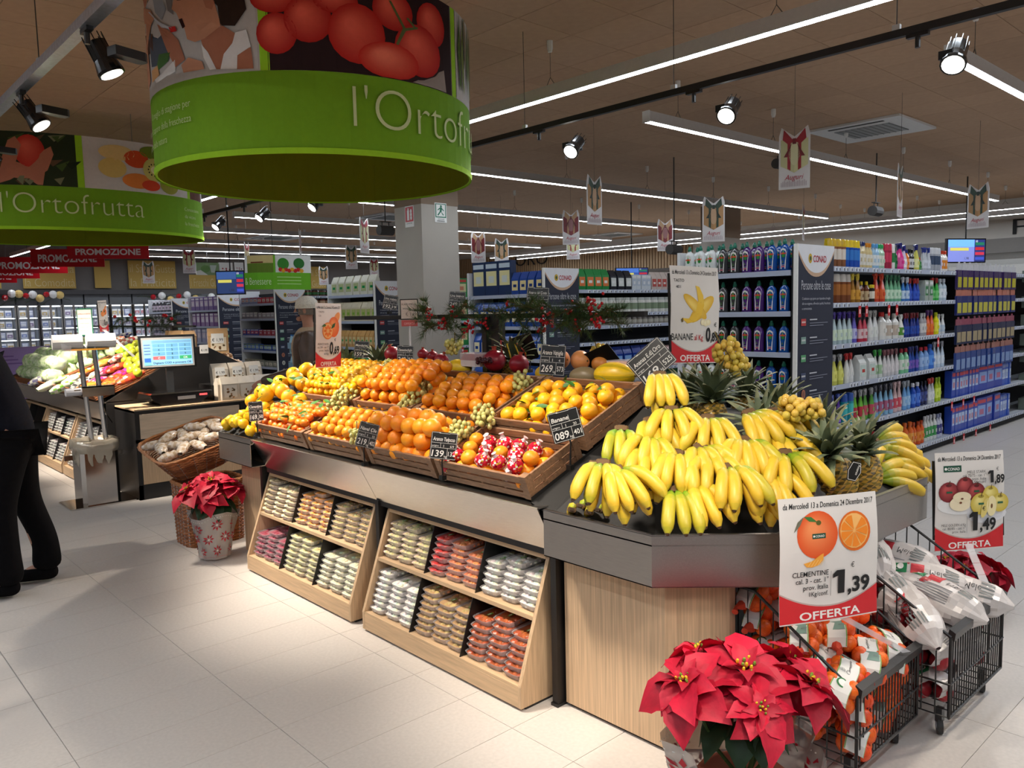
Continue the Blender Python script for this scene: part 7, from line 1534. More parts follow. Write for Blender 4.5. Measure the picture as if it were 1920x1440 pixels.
# vegetables on the second island slope
def basket_tray(y0, y1, label, row=None):
    r2 = V3((2.13, 0, .845)); t = thing('wicker_tray', label, 'basket', (2.2, (y0+y1)/2, .85), 'wicker trays on the second island'); t['_o'] = t.location[:]
    g = G()
    for k in range(5):
        n0 = .012+.018*k; g.tube([slope(r2, y1, .55, n0), slope(r2, y1+.01, .05, n0), slope(r2, y1-.03, -.01-.002*k, n0), slope(r2, y0+.03, -.01-.002*k, n0), slope(r2, y0-.01, .05, n0), slope(r2, y0, .78, n0)], .008, 6)
    g.build('rim_weave', wick, t)
    g = G(C(60, 40, 26)); g.obox(slope(r2, y0, 0, .0), EY*(y1-y0), E2*.78, E3*.012); g.build('tray_floor', matte, t)
basket_tray(7.98, 9.6, 'wicker tray of bagged vegetables on second island, right'); basket_tray(9.7, 11.3, 'wicker tray of cabbages on second island, left')
R2 = V3((2.13, 0, .845)); s2 = lambda px, py, h: onp(px, py, E3, R2+E3*h)
# cabbages: leafy heads in film
def cabbage_mesh():
    g = G(C(150, 184, 120)); q = random.Random(3); n, k = 18, 12; pts = []
    for i in range(k+1):
        for j in range(n):
            a, b = PI*(i+.05)/(k+.1), 2*PI*j/n; r = .085*(1+.06*math.sin(4*b+3*a)+.05*math.sin(7*a+2*b)); pts.append((r*math.sin(a)*math.cos(b), r*math.sin(a)*math.sin(b), -r*.86*math.cos(a)))
    g.faces(pts, [(i*n+j, i*n+(j+1) % n, (i+1)*n+(j+1) % n, (i+1)*n+j) for i in range(k) for j in range(n)], cols=[mixc(C(176, 208, 140), C(232, 240, 208), q.random()) for _ in range(k*n)])
    return g.build('cabbage', bagm, None, local=True, smooth=True)
CB = cabbage_mesh(); CB['category'] = 'cabbage'
ci_ = 0; rc = random.Random(2)
for lay_, (ny, ns) in enumerate(((9, 5), (8, 4))):
    for i in range(ns):
        for j in range(ny):
            c = slope(R2, 9.75+.185*j+.09*(i % 2)+.05*lay_, .10+.165*i+.09*lay_, .09+.115*lay_+rc.uniform(-.01, .02))
            clone(CB, c, rndrot(), 1.1, f'wrapped cabbage, {od(j)} from right, {od(i)} row up, {["lower","upper"][lay_]} layer', 'cabbages on the second island')
def vegbag(px, py, h_, L, w, col, col2, label, name, cat, rz=0, pinned=None):
    c = s2(px, py, h_) if pinned is None else V3(pinned); q = random.Random(int(px*7+py)); g = G(col); n, m_ = 8, 10; pts = []
    for i in range(n+1):
        u = i/n; r = w*math.sin(PI*min(.97, u*.9+.06))**.5
        for j in range(m_): a = 2*PI*j/m_; rr = r*(1+.16*q.uniform(-1, 1)); pts.append((L*(u-.5), rr*math.cos(a), rr*math.sin(a)*.8))
    cs = [mixc(col, col2, 1 if (i*3+j*5+int(px)) % 7 < 3 else q.random()*.4) for i in range(n) for j in range(m_)]
    cs = [mixc(c_, C(240, 240, 240), .35) if q.random() < .12 else c_ for c_ in cs]
    g.faces(pts, [(i*m_+j, i*m_+(j+1) % m_, (i+1)*m_+(j+1) % m_, (i+1)*m_+j) for i in range(n) for j in range(m_)], cols=cs)
    o = g.build(name, bagm, None, local=True, smooth=True); o.location = c; o.rotation_euler = (q.uniform(-.2, .2), R(-20), rz); return tag(o, label, cat, 'bagged vegetables on the second island')
GRN, LGR, PUR, ORA, PNK, WHT, REDD, CAR = C(120, 180, 60), C(214, 222, 176), C(60, 52, 130), C(214, 96, 40), C(226, 60, 150), C(228, 226, 210), C(190, 50, 44), C(230, 130, 50)
vb = [(75, 712, PUR, WHT, 'purple and white bag'), (82, 695, PUR, ORA, 'purple net bag'), (95, 690, ORA, PUR, 'orange bag'), (100, 672, PUR, ORA, 'violet and orange bag'), (92, 722, LGR, WHT, 'bag of fennel'), (108, 715, LGR, GRN, 'bag of celery'), (118, 726, WHT, GRN, 'white and green bag'), (135, 712, WHT, LGR, 'bag of lettuce hearts'), (125, 695, LGR, GRN, 'bag of green salad'), (140, 680, GRN, LGR, 'lime green bag'), (132, 668, PUR, GRN, 'dark purple bag'), (128, 655, WHT, ORA, 'white bag with orange print'),
      (150, 720, WHT, C(90, 90, 90), 'striped white bag'), (160, 700, CAR, ORA, 'bag of carrots'), (165, 680, LGR, WHT, 'bag of leeks'), (170, 662, GRN, WHT, 'green salad bag'), (180, 650, ORA, PUR, 'orange and violet bag'), (190, 668, LGR, GRN, 'pale green bag'), (196, 682, CAR, C(230, 170, 90), 'bag of large carrots'), (185, 700, CAR, WHT, 'clear bag of carrots'), (175, 718, PNK, ORA, 'pink-labelled onion net'), (205, 694, REDD, PNK, 'red potato net'), (220, 690, ORA, REDD, 'red onion net'), (232, 700, REDD, PNK, 'pink-topped red net'), (212, 712, REDD, ORA, 'red net'), (245, 708, REDD, ORA, 'rightmost red net'), (222, 672, REDD, C(240, 200, 180), 'tomato tray'), (200, 655, WHT, GRN, 'white and lime bag'), (215, 640, ORA, WHT, 'orange conical bag'), (228, 632, WHT, PUR, 'white and violet bag'), (242, 640, REDD, WHT, 'red and white bag'), (198, 726, CAR, ORA, 'orange fruit tray low'), (160, 728, CAR, C(240, 150, 60), 'orange citrus tray'), (236, 655, GRN, C(200, 210, 60), 'yellow-green bag'), (210, 660, GRN, LGR, 'green bag with clear top'), (150, 650, WHT, LGR, 'pale bag at back')]
for k, (px, py, c1_, c2_, d_) in enumerate(vb): vegbag(px, py, .09, .26, .055, c1_, c2_, f'{d_} of vegetables, {od(k)} in the colourful heap', 'vegetable_bag', 'vegetables', rz=(k*1.7) % 1.2-.6)
g = G(C(196, 204, 50)); g.ball((0, 0, 0), (.042, .042, .046), 12, 8); GAP = g.build('green_apple', fruitm, None, local=True, smooth=True); GAP['category'] = 'apple'
ga = [(238, 666), (250, 662), (244, 676), (256, 675), (240, 685), (254, 688), (262, 682), (258, 698), (248, 655), (262, 668), (235, 676), (262, 655), (255, 645), (246, 694)]
for k, (px, py) in enumerate(sorted(ga)): clone(GAP, s2(px, py, .11+.01*(k % 3)), rndrot(), 1., f'yellow-green apple, {od(k)} from left, beside the scale screen', 'green apples on the second island')
# ridge packs + garland + signs of the second island
for k, (px, py) in enumerate([(298, 614), (318, 612), (330, 618), (352, 610)]): c = at(px, py, 0, 3.05); nutpack(c.x, min(c.y, 8.6), 1.27, -.3+.2*k, f'brown paper packet on the second ridge, {od(k)} from left', 0, 1.1, brown=True)
nutpack(3.28, 8.0, 1.22, -.3, 'large brown packet leaning at the black end wall', 0, 1.5, True, True)
bg = (at(222, 600, 0, 3.06), at(340, 600, 0, 3.06))
t = thing('pine_garland', 'dark pine garland with red flowers above the scale screen', 'garland', bg[1], 'pine and berry garlands'); t['_o'] = t.location[:]
for k in range(20):
    p_ = bg[0]+(bg[1]-bg[0])*(k/20); sprig(p_, (rnd.uniform(-.4, .4), rnd.choice((-1, 1)), rnd.uniform(-.5, .5)), .26, 900+k, t, C(42, 66, 34))
for k in range(12): childcopy(BER, t, Matrix.Translation(bg[0]+(bg[1]-bg[0])*rnd.random()-t.location+V3((-.05, 0, rnd.uniform(-.08, .06)))) @ Matrix.Scale(2.2, 4))
g = G(BLACK); g.box((3.03, 8.55, 1.25), (3.09, 8.61, 1.5)); g.box((3.04, 8.0, 1.49), (3.07, 12.3, 1.51)); tag(g.build('sign_rail', darkm), 'black post and rail above the second island', 'rail')
# mushrooms in the crate going down the far side
g = G(C(196, 160, 124)); g.ball((0, 0, 0), (.035, .035, .02), 8, 5); g.tube([(0, 0, 0), (0, 0, -.03)], .012, 6, C(214, 196, 170)); MU = g.build('mushroom', fruitm, None, local=True, smooth=True); MU['category'] = 'mushroom'
ms = sorted([(404+rnd.uniform(0, 52), rnd.uniform(-.4, .9)) for _ in range(34)])
for k, (px, f) in enumerate(ms):
    py = 655+(px-400)*.75-5-8*f; c = at(px, py, 1, 8.02+.25*rnd.random()); clone(MU, c, rndrot(), 1, f'brown mushroom, {od(k)} from left in the sloping crate', 'mushrooms in the far crate')
a_, b_ = at(398, 652, 1, 7.97), at(462, 704, 1, 7.97); g = G(); d_ = (b_-a_)
g.obox(a_-V3((0, 0, .05)), d_, V3((0, .5, 0)), V3((0, 0, .012))); g.obox(a_-V3((0, 0, .05)), d_, V3((0, .012, 0)), V3((0, 0, .05))); g.obox(b_-V3((.012, 0, .05)), V3((.012, 0, 0)), V3((0, .5, 0)), V3((0, 0, .06))); tag(g.build('mushroom_crate', crate_m), 'brown crate of mushrooms on far slope right of the screen', 'crate')
g = G(WHITE); c = at(375, 663, 1, 7.86); g.obox(c, (.085, 0, 0), (0, .003, 0), (0, 0, .085)); p = Print(g, plane_fn(c+V3((.042, 0, .042)), (1, 0, 0), (0, 0, 1), (0, -1, 0)), .001); p.text('€ 1,99', 0, -.02, .03, INK, 'c', w=.06); tag(g.build('price_card', paper), 'small white price card 1,99 on the black end wall', 'price tag')
# ------------------------------------------------------------------ bag dispenser stand with bin
bs = thing('bag_dispenser_stand', 'chrome stand with plastic bag roll and waste bin', 'bag dispenser', (1.95, 7.42, 0)); bs['_o'] = bs.location[:]
bx, by = 1.97, 7.42
g = G(); g.bbox((1.68, 7.33, 0), (2.22, 7.75, .012), .02); g.build('base_plate', chrome, bs)
for x in (1.93, 2.04): g = G(); g.tube([(x-.0, by, .01), (x-.075 if x < 2 else x-.07, by, 1.34)], .021, 12); g.build('pole', chrome, bs)
g = G(); g.box((1.74, by-.03, 1.335), (2.08, by+.02, 1.35)); g.build('top_bar', chrome, bs)
for x, s in ((1.90, -1), (1.97, 1)): g = G(); g.tube([(x, by, 1.35), (x+s*.07, by-.01, 1.43)], .012, 6); g.build('roll_arm', chrome, bs)
for s, x in ((-1, 1.78), (1, 2.04)): g = G(C(232, 228, 222)); g.tube([(x-.12, by+.03, 1.41), (x+.10, by-.0, 1.41)], .062, 16); g.tube([(x+.10, by-.0, 1.41), (x+.105, by-.0, 1.41)], .018, 8, C(60, 60, 60)); g.build('bag_roll', paper, bs)
g = G(C(236, 236, 238)); P = []
for i in range(7): t_ = i/6; P.append((1.74-.13*t_+.02*math.sin(5*t_), by-.04, 1.40-.34*t_))
for i in range(6): a0, b0 = V3(P[i]), V3(P[i+1]); g.poly([a0+V3((-.03, 0, .0)), b0+V3((-.02, 0, 0)), b0+V3((.05, .0, 0)), a0+V3((.05, 0, 0))])
g.build('torn_bag', film, bs)
g = G(C(60, 60, 60)); g.box((1.78, by-.05, 1.0), (1.83, by-.0, 1.01)); g.box((1.84, by-.06, 1.02), (2.09, by+.06, 1.03)); g.box((1.84, by-.06, .95), (2.09, by-.055, 1.03), C(200, 150, 90)); g.box((1.84, by+.055, .95), (2.09, by+.06, 1.03)); g.box((1.84, by-.06, .945), (2.09, by+.06, .95)); g.build('glove_tray', chrome, bs)
g = G(C(210, 210, 214)); g.tube([(1.72, by-.02, .99), (1.84, by-.02, .99)], .033, 12); g.build('label_roll', paper, bs)
g = G(C(230, 130, 40))
for k in range(4): g.ball((1.88+.05*k, by, .985), .028, 8, 6, C(236, 120, 30))
g.build('orange_stickers', matte, bs)
g = G(); g.bbox((1.79, 7.36, .012), (2.09, 7.66, .46), .03); g.build('bin_body', chrome, bs)
g = G(C(216, 208, 192)); n = 28; 
def binring(r, z, am, ph): return [(1.94+(.147+r)*max(-1, min(1, 1.15*math.cos(2*PI*j/n)))+am*math.sin(j*2.7+ph), 7.51+(.147+r)*max(-1, min(1, 1.15*math.sin(2*PI*j/n)))+am*math.cos(j*3.1+ph), z+am*math.sin(j*1.9+ph)) for j in range(n)]
rr = [binring(.0, .36, .012, 0), binring(.012, .42, .014, 1), binring(.014, .47, .010, 2), binring(.03, .49, .006, 3), binring(.03, .56, .008, 1), binring(-.0, .57, .005, 0), binring(-.01, .48, .005, 0)]
pts = sum(rr, []); g.faces(pts, [(i*n+j, i*n+(j+1) % n, (i+1)*n+(j+1) % n, (i+1)*n+j) for i in range(len(rr)-1) for j in range(n)]); g.build('bin_liner', mat('pale_liner', C(196, 186, 168), rough=.18, metal=.35, bump=1., bscale=40), bs, smooth=True)
g = G(); g.box((1.7, 7.5, .40), (2.2, 7.53, .44)); g.build('crossbar', chrome, bs)
# recipe card and carrot poster behind the roll
c = at(159, 604, 0, 2.5); e1 = V3((.74, -.67, 0)); n = V3((-.67, -.74, 0)); w, h = .17, .30
t = thing('notice_card', 'white notice card with green frame above the bag rolls', 'sign', c-V3((0, 0, .15))); t['_o'] = t.location[:]
g = G(C(30, 120, 80)); g.obox(c-e1*w/2-V3((0, 0, h/2))-n*.008, e1*w, n*.008, V3((0, 0, h))); g.build('frame', plast, t)
g = G(); p = Print(g, plane_fn(c, e1, (0, 0, 1), n), .001); p.rect(-w*.45, -h*.46, w*.45, h*.46, C(228, 224, 214)); p.lay()
for k, s in enumerate(('SI PREGA LA GENTILE', 'CLIENTELA DI:')): p.text(s, 0, h*(.28-.17*k), h*.07, C(190, 90, 70), 'c', maxw=w*.8)
for k, s in enumerate(('- USARE I GUANTI', '- PESARE LA FRUTTA', '- APPLICARE IL PREZZO')): p.text(s, -w*.4, -h*(.06+.14*k), h*.05, C(60, 110, 80), 'l', maxw=w*.8)
g.build('card', paper, t); g = G(C(200, 200, 200)); g.tube([c-V3((0, 0, .15)), V3((c.x, c.y, .95))], .006, 6); g.build('stem', chrome, t)
corner_sign((187, 565), (203, 562), (184, 622), (200, 622), 8.5, 8.6, 'tall carrot offer poster 0,69 above the second island', 'arance', (2.75, 8.6, 1.1), .01)
# ------------------------------------------------------------------ wicker baskets with bagged snacks
def wicker(c, w, d, h, tiltx, label, zrot=0, flare=1.25, fill=True):
    "woven basket: stakes and many horizontal rods"
    M = Matrix.Translation(c) @ Matrix.Rotation(zrot, 4, 'Z') @ Matrix.Rotation(tiltx, 4, 'X'); t = thing('wicker_basket', label, 'basket', c, 'brown wicker baskets'); t.matrix_world = M
    g = G(); N = int(h/.012); S = 40
    def ring(u, ph, amp): 
        f = 1+(flare-1)*u; o_ = []
        for j in range(S):
            a = 2*PI*j/S; ca, sa = math.cos(a), math.sin(a); q = (abs(ca)**5+abs(sa)**5)**(-1/5); o_.append((w/2*f*ca*q+(amp*(1 if (j+ph) % 2 else -1))*ca, d/2*f*sa*q+(amp*(1 if (j+ph) % 2 else -1))*sa, h*u))
        return o_
    for i in range(N): g.tube(ring(i/N, i % 2, .003)+[ring(i/N, i % 2, .003)[0]], .0058, 4, mixc(C(128, 74, 40), C(176, 110, 62), rnd.random()), cap=False)
    for j in range(0, S, 2): a = ring(0, 0, 0)[j]; b = ring(1, 0, 0)[j]; g.tube([a, b], .004, 4)
    for k in range(3): rr_ = ring(1.0+.012*k, k, .004); g.tube(rr_+[rr_[0]], .009, 5, C(176, 118, 72), cap=False)
    bo = ring(0, 0, 0); g.poly(bo[::-1], C(70, 42, 24)); g.build('weave', wick2, t, local=True)
    return t, M
wick2 = mat('woven_wicker', rough=.5, noise=.2, nscale=60, spec=.5)
wk1, M1 = wicker((2.18, 5.64, .0), .40, .34, .43, 0, 'tall upright wicker basket behind the small poinsettia', .0, 1.08)
wk2, M2 = wicker((2.17, 5.80, .53), .40, .34, .20, R(10), 'tilted wicker basket filled with clear snack bags', .0, 1.55)
wk2.matrix_world = M2 = Matrix.Translation((2.19, 5.86, .52)) @ Matrix.Rotation(R(-15), 4, 'Y') @ Matrix.Rotation(R(12), 4, 'X')
for k in range(15):
    x, y = (k % 5-2)*.105, (k//5-1)*.13; o = vegbag(k*11, k*7, 0, .17, .04, C(232, 222, 210), C(200, 176, 146), f'clear snack bag in the tilted basket, {od(k)} from the aisle side', 'snack_bag', 'snack bag', pinned=(0, 0, 0)); o.matrix_world = M2 @ Matrix.Translation((x, y, .20+.02*(k % 2))) @ Matrix.Rotation(k*.9, 4, 'Z'); o['group'] = 'clear snack bags in the basket'
# ------------------------------------------------------------------ purple carton wall, fridges, banners on the grey wall
g = G(C(170, 140, 196)); g.prism([(-.6, -.3), (.6, -.3), (.6, .3), (-.6, .3)], 0, .38); 
for k in range(3): g.box((-.4, -.303, .12+.06*k), (.15-.1*k, -.3, .14+.06*k), C(130, 96, 160))
PC_ = g.build('purple_carton', matte, None, local=True); PC_['category'] = 'carton'
n = 0
for lv in range(3):
    for k in range(3):
        c = at(20, 640, 1, 15.5); clone(PC_, (c.x+.77*k, 15.5, .383*lv), (0, 0, 0), (.62, 1, 1), f'purple printed carton, {od(k)} from left, {["bottom","middle","top"][lv]} layer behind cabbages', 'purple cartons'); n += 1
def fridge(x0, x1, label, dark=False):
    y = 25.2; t = thing('wall_fridge', label, 'fridge', ((x0+x1)/2, y+.4, 0), 'glass-door wall fridges'); t['_o'] = t.location[:]
    g = G(C(96, 98, 102)); g.box((x0, y, 0), (x1, y+.75, .55)); g.box((x0, y, 2.0), (x1, y+.75, 2.3)); g.box((x0, y+.6, .55), (x1, y+.75, 2.0), C(150, 160, 176)); g.build('cabinet', matte, t)
    for u in (x0, (x0+x1)/2, x1): g = G(C(150, 152, 156)); g.box((u-.03, y-.04, .55), (u+.03, y, 2.0)); g.build('door_frame', chrome, t)
    for z in (.75, 1.05, 1.35, 1.65): g = G(C(220, 224, 230)); g.box((x0+.03, y+.1, z), (x1-.03, y+.55, z+.02)); g.build('shelf', SHW, t); g = G(); g.box((x0+.03, y+.08, z-.01), (x1-.03, y+.1, z+.008)); g.build('shelf_lamp', litm, t)
    g = G(); g.box((x0+.03, y+.05, 1.96), (x1-.03, y+.12, 1.99)); g.build('top_lamp', litm, t)
    g = G(C(230, 235, 240)); g.box((x0+.03, y-.03, .56), (x1-.03, y-.025, 1.99)); g.build('glass_door', mat('door_glass', C(235, 240, 245), rough=.05, spec=.8, clearmix=.9), t)
    ii = 0
    for z in (.77, 1.07, 1.37, 1.67):
        u = x0+.08
        while u < x1-.14:
            w_ = .16; cl = TIXN.choice([('d8dce8', '6a80c0', 'e8ecf4'), ('c8ccd8', 'b04858', 'f0f0f4'), ('e4e0d8', 'c0a050', 'd8d8e0'), ('8890b8', 'd8dce8', 'e8e8f0'), ('dcd8e0', '7a5a90', 'f0ecf4')])
            clone(product('box', .16, .2, *cl), (u+w_/2, y+.22, z), (0, 0, 0), None, f'pale dairy pack, {od(ii % 20)} along, {["low","second","third","top"][int((z-.77)/.3+.1)]} shelf, {label.split(",")[0]}', 'dairy packs in the wall fridges'); u += w_*1.12; ii += 1
        ii = 0
xs = [at(px, 600, 1, 25.2).x for px in (-40, 32, 74, 118, 160, 207, 250, 292, 425)]
for k in range(8): fridge(xs[k]+.02, xs[k+1]-.02, ['fridge one, at the left picture edge', 'fridge two, above purple cartons', 'fridge three, above cabbages', 'fridge four, left of notice card', 'fridge five, behind notice card', 'fridge six, right of carrot poster', 'fridge seven, beside the far gondola', 'fridge eight, behind the far gondolas'][k])
def banner(px0, px1, py0, py1, lines, label, col=C(206, 172, 92), y=25.9, tc=C(226, 210, 160), al='l'):
    a, b = at(px0, py0, 1, y), at(px1, py1, 1, y); w, h = b.x-a.x, a.z-b.z; t = thing('wall_banner', label, 'banner', ((a.x+b.x)/2, y, b.z)); t['_o'] = t.location[:]
    g = G(col); g.box((a.x, y, b.z), (b.x, y+.02, a.z)); g.build('board', matte, t)
    g = G(); p = Print(g, plane_fn(((a.x+b.x)/2, y, (a.z+b.z)/2), (1, 0, 0), (0, 0, 1), (0, -1, 0)), .004); k = len(lines)
    for i, s in enumerate(lines):
        if s: p.text(s, -w*.46 if al == 'l' else 0, h*(.5-(i+.85)/k), h/k*.85, tc, al, maxw=w*.94, offset=-.012)
    if any(lines): g.build('lettering', matte, t)
banner(40, 143, 488, 541, ['la Velocità', 'la Comodità'], 'yellow wall banner reading la Comodità'); banner(175, 209, 488, 540, [''], 'narrow plain yellow wall banner'); banner(239, 331, 488, 541, ['il Sano Gusto', 'la Praticità'], 'yellow wall banner reading Gusto and Praticità'); banner(-30, 3, 500, 541, [''], 'yellow wall banner cut by the left edge')
banner(355, 416, 515, 541, ['i Freschi Gusti'], 'yellow banner strip reading i Freschi', y=16.5+5); banner(582, 612, 500, 541, ['il Sano', 'Gusto'], 'yellow banner partly behind the right end of green band', y=25.9)
# picture panels above the i Freschi strip
def picpanel(px0, px1, py0, py1, kind, label, y=21.5):
    a, b = at(px0, py0, 1, y), at(px1, py1, 1, y); w, h = b.x-a.x, a.z-b.z; t = thing('picture_panel', label, 'picture', ((a.x+b.x)/2, y, b.z)); t['_o'] = t.location[:]
    g = G(C(226, 224, 220)); g.box((a.x, y, b.z), (b.x, y+.02, a.z)); g.build('board', matte, t)
    g = G(); p = Print(g, plane_fn(((a.x+b.x)/2, y, (a.z+b.z)/2), (1, 0, 0), (0, 0, 1), (0, -1, 0)), .003)
    if kind == 'glass': p.rect(-w/2, -h/2, w/2, h/2, C(120, 146, 100)); p.lay(); p.ell(-w*.1, 0, w*.2, h*.3, C(90, 130, 60)); p.poly([(w*.1, h*.3), (w*.4, h*.3), (w*.3, -h*.3), (w*.15, -h*.3)], C(190, 200, 190)); p.poly([(-w/2, -h/2), (w*.0, -h/2), (-w*.3, -h*.1), (-w/2, -h*.2)], C(214, 214, 206))
    elif kind == 'berries': 
        for k in range(9): p.ell(w*(.3*math.sin(k*2.1)), h*(-.15+.15*math.cos(k*1.3)), w*.06, w*.06, C(150, 30, 50))
        p.lay(); p.ell(0, -h*.3, w*.35, h*.12, C(240, 240, 240))
    g.build('print', paper, t); g = G(C(70, 70, 70)); g.tube([((a.x+b.x)/2, y, a.z), ((a.x+b.x)/2, y, CEIL)], .006, 4); g.build('wire', matte, t)
picpanel(367, 411, 492, 516, 'glass', 'picture panel with green drink above i Freschi strip'); picpanel(411, 437, 492, 515, 'berries', 'picture panel with red berries right of green drink'); picpanel(440, 457, 492, 513, 'berries', 'small picture panel partly behind the dark screen')
# white and red Christmas garlands above the fridges
for gi, (pa, pb, lab) in enumerate(((0, 116, 'Christmas garland with gold star above the left fridges'), (276, 415, 'Christmas garland with red baubles beside the far gondola'))):
    a, b = at(pa, 558, 1, 25.06), at(pb, 558, 1, 25.06); t = thing('christmas_garland', lab, 'garland', a, 'Christmas garlands above the fridges'); t['_o'] = t.location[:]
    for k in range(14): sprig(a+(b-a)*(k/14), (rnd.choice((-1, 1)), -.2, rnd.uniform(-.5, .5)), .5, 500+gi*50+k, t, C(60, 80, 60))
    for k in range(9):
        g = G([C(170, 30, 40), C(226, 226, 226), C(220, 190, 120)][k % 3]); g.ball(a+(b-a)*((k+.5)/9)+V3((0, -.15, rnd.uniform(-.1, .1))), .11 if k % 3 else .08, 8, 6); g.build('bauble', gloss, t)
# dark counter/wall pieces under the yellow banners
g = G(C(60, 58, 60)); a = at(-60, 560, 1, 25.3); b = at(300, 560, 1, 25.3); g.box((a.x, 25.1, 2.3), (b.x, 26, 2.42)); struct(g, 'trim_2', matte)
# ------------------------------------------------------------------ hanging green drums
DG, DGL = C(112, 158, 30), C(150, 200, 40)
fabric = mat('banner_fabric', rough=.8, noise=.03, spec=.2)
KS = 1.16   # real size of the drums over the size they are modelled at
def drum(c, ra, rb, label, prints, mp_, hb=.375, hp=.46, dirn=None):
    c = V3(c); f = V3((CAM.x-c.x, CAM.y-c.y, 0)).normalized(); rt = V3((0, 0, 1)).cross(f)*1.0
    if rt.dot(CR) < 0: rt = -rt
    t = thing('hanging_drum_banner', label, 'banner', c, 'green hanging drum banners'); t['_o'] = t.location[:]
    fn = lambda a, z, h: c+f*(rb+h)*math.cos(a)+rt*(ra+h)*math.sin(a)+V3((0, 0, z))
    n = 72
    g = G()
    for i in range(n):
        a0, a1 = 2*PI*i/n, 2*PI*(i+1)/n
        g.poly([fn(a0, 0, 0), fn(a1, 0, 0), fn(a1, hb, 0), fn(a0, hb, 0)], DG)
        g.poly([fn(a0, 0, -.012), fn(a0, hb+hp, -.012), fn(a1, hb+hp, -.012), fn(a1, 0, -.012)], C(112, 122, 10))  # inner face: the shade inside the drum is put into this olive colour
        g.poly([fn(a0, 0, 0), fn(a0, 0, -.012), fn(a1, 0, -.012), fn(a1, 0, 0)], DGL); g.poly([fn(a0, .02, .006), fn(a0, -.008, .002), fn(a1, -.008, .002), fn(a1, .02, .006)], DGL)
    g.build('green_band', fabric, t, smooth=False)
    g = G()
    for i in range(n): a0, a1 = 2*PI*i/n, 2*PI*(i+1)/n; g.poly([fn(a0, hb, -.001), fn(a1, hb, -.001), fn(a1, hb+hp, -.001), fn(a0, hb+hp, -.001)], C(204, 200, 194))
    g.build('picture_band', fabric, t)
    g = G(); p = Print(g, fn, .0012); p.hb = hb; p.m = mp_; prints(p, hb, hp); g.build('print', fabric, t)
    for k in range(3): a = 2*PI*k/3+.5; q_ = fn(a, hb+hp, 0); g = G(C(120, 116, 110)); g.tube([q_, V3((q_.x, q_.y, c.z+(CEIL-.002-KS*(c.z-1.6)-1.6)/KS))], .003, 4); g.build('wire', matte, t)
    t.location = (c.x*KS, c.y*KS, 1.6+KS*(c.z-1.6)); t.scale = (KS,)*3
    return t
def cyr(p, a0, a1, z0, z1, col): p.rect(R(a0), z0, R(a1), z1, col, max(1, int(abs(a1-a0)/5)), 1)
def soft(p, f):
    old = p.fn; p.fn = lambda a, z, h: old(a, max(z, p.hb+.002), h); f(); p.fn = old
def ea(p, a, z, ra, rz, col, hi=None, rot=0., r=.92): soft(p, lambda: p.ell(R(a), z, ra/r, rz, col, rot=rot, hi=hi or col, n=22))
def pc(p, pts, col):
    "traced patch, cut into rings so that it follows the curve"
    q = [p.m(x, y) for x, y in pts]; n = len(q); cu, cv = sum(a[0] for a in q)/n, sum(a[1] for a in q)/n
    L = lambda a, t: (cu+(a[0]-cu)*t, cv+(a[1]-cv)*t)
    def f():
        for t0, t1 in ((1, .7), (.7, .4)):
            for i in range(n): p.poly([L(q[i], t0), L(q[(i+1) % n], t0), L(q[(i+1) % n], t1), L(q[i], t1)], col)
        for i in range(n): p.poly([L(q[i], .4), L(q[(i+1) % n], .4), (cu, cv)], col)
    soft(p, f)
def pe(p, x, y, rx, ry, col, hi=None): a, z = p.m(x, y); a1, _ = p.m(x+rx, y); _, z1 = p.m(x, y-ry); soft(p, lambda: p.ell(a, z, max(.02, a1-a), z1-z, col, hi=hi or col, n=20))
def mapper(c, r, yb, sag, k, dr):
    def m(x, y): s_ = max(-.999, min(.999, (x-c)/r)); a = math.asin(s_); e = 1-math.cos(a); return a, (yb+sag*e-y)/(k/(1+dr*e))
    return m
TW = C(206, 216, 160)
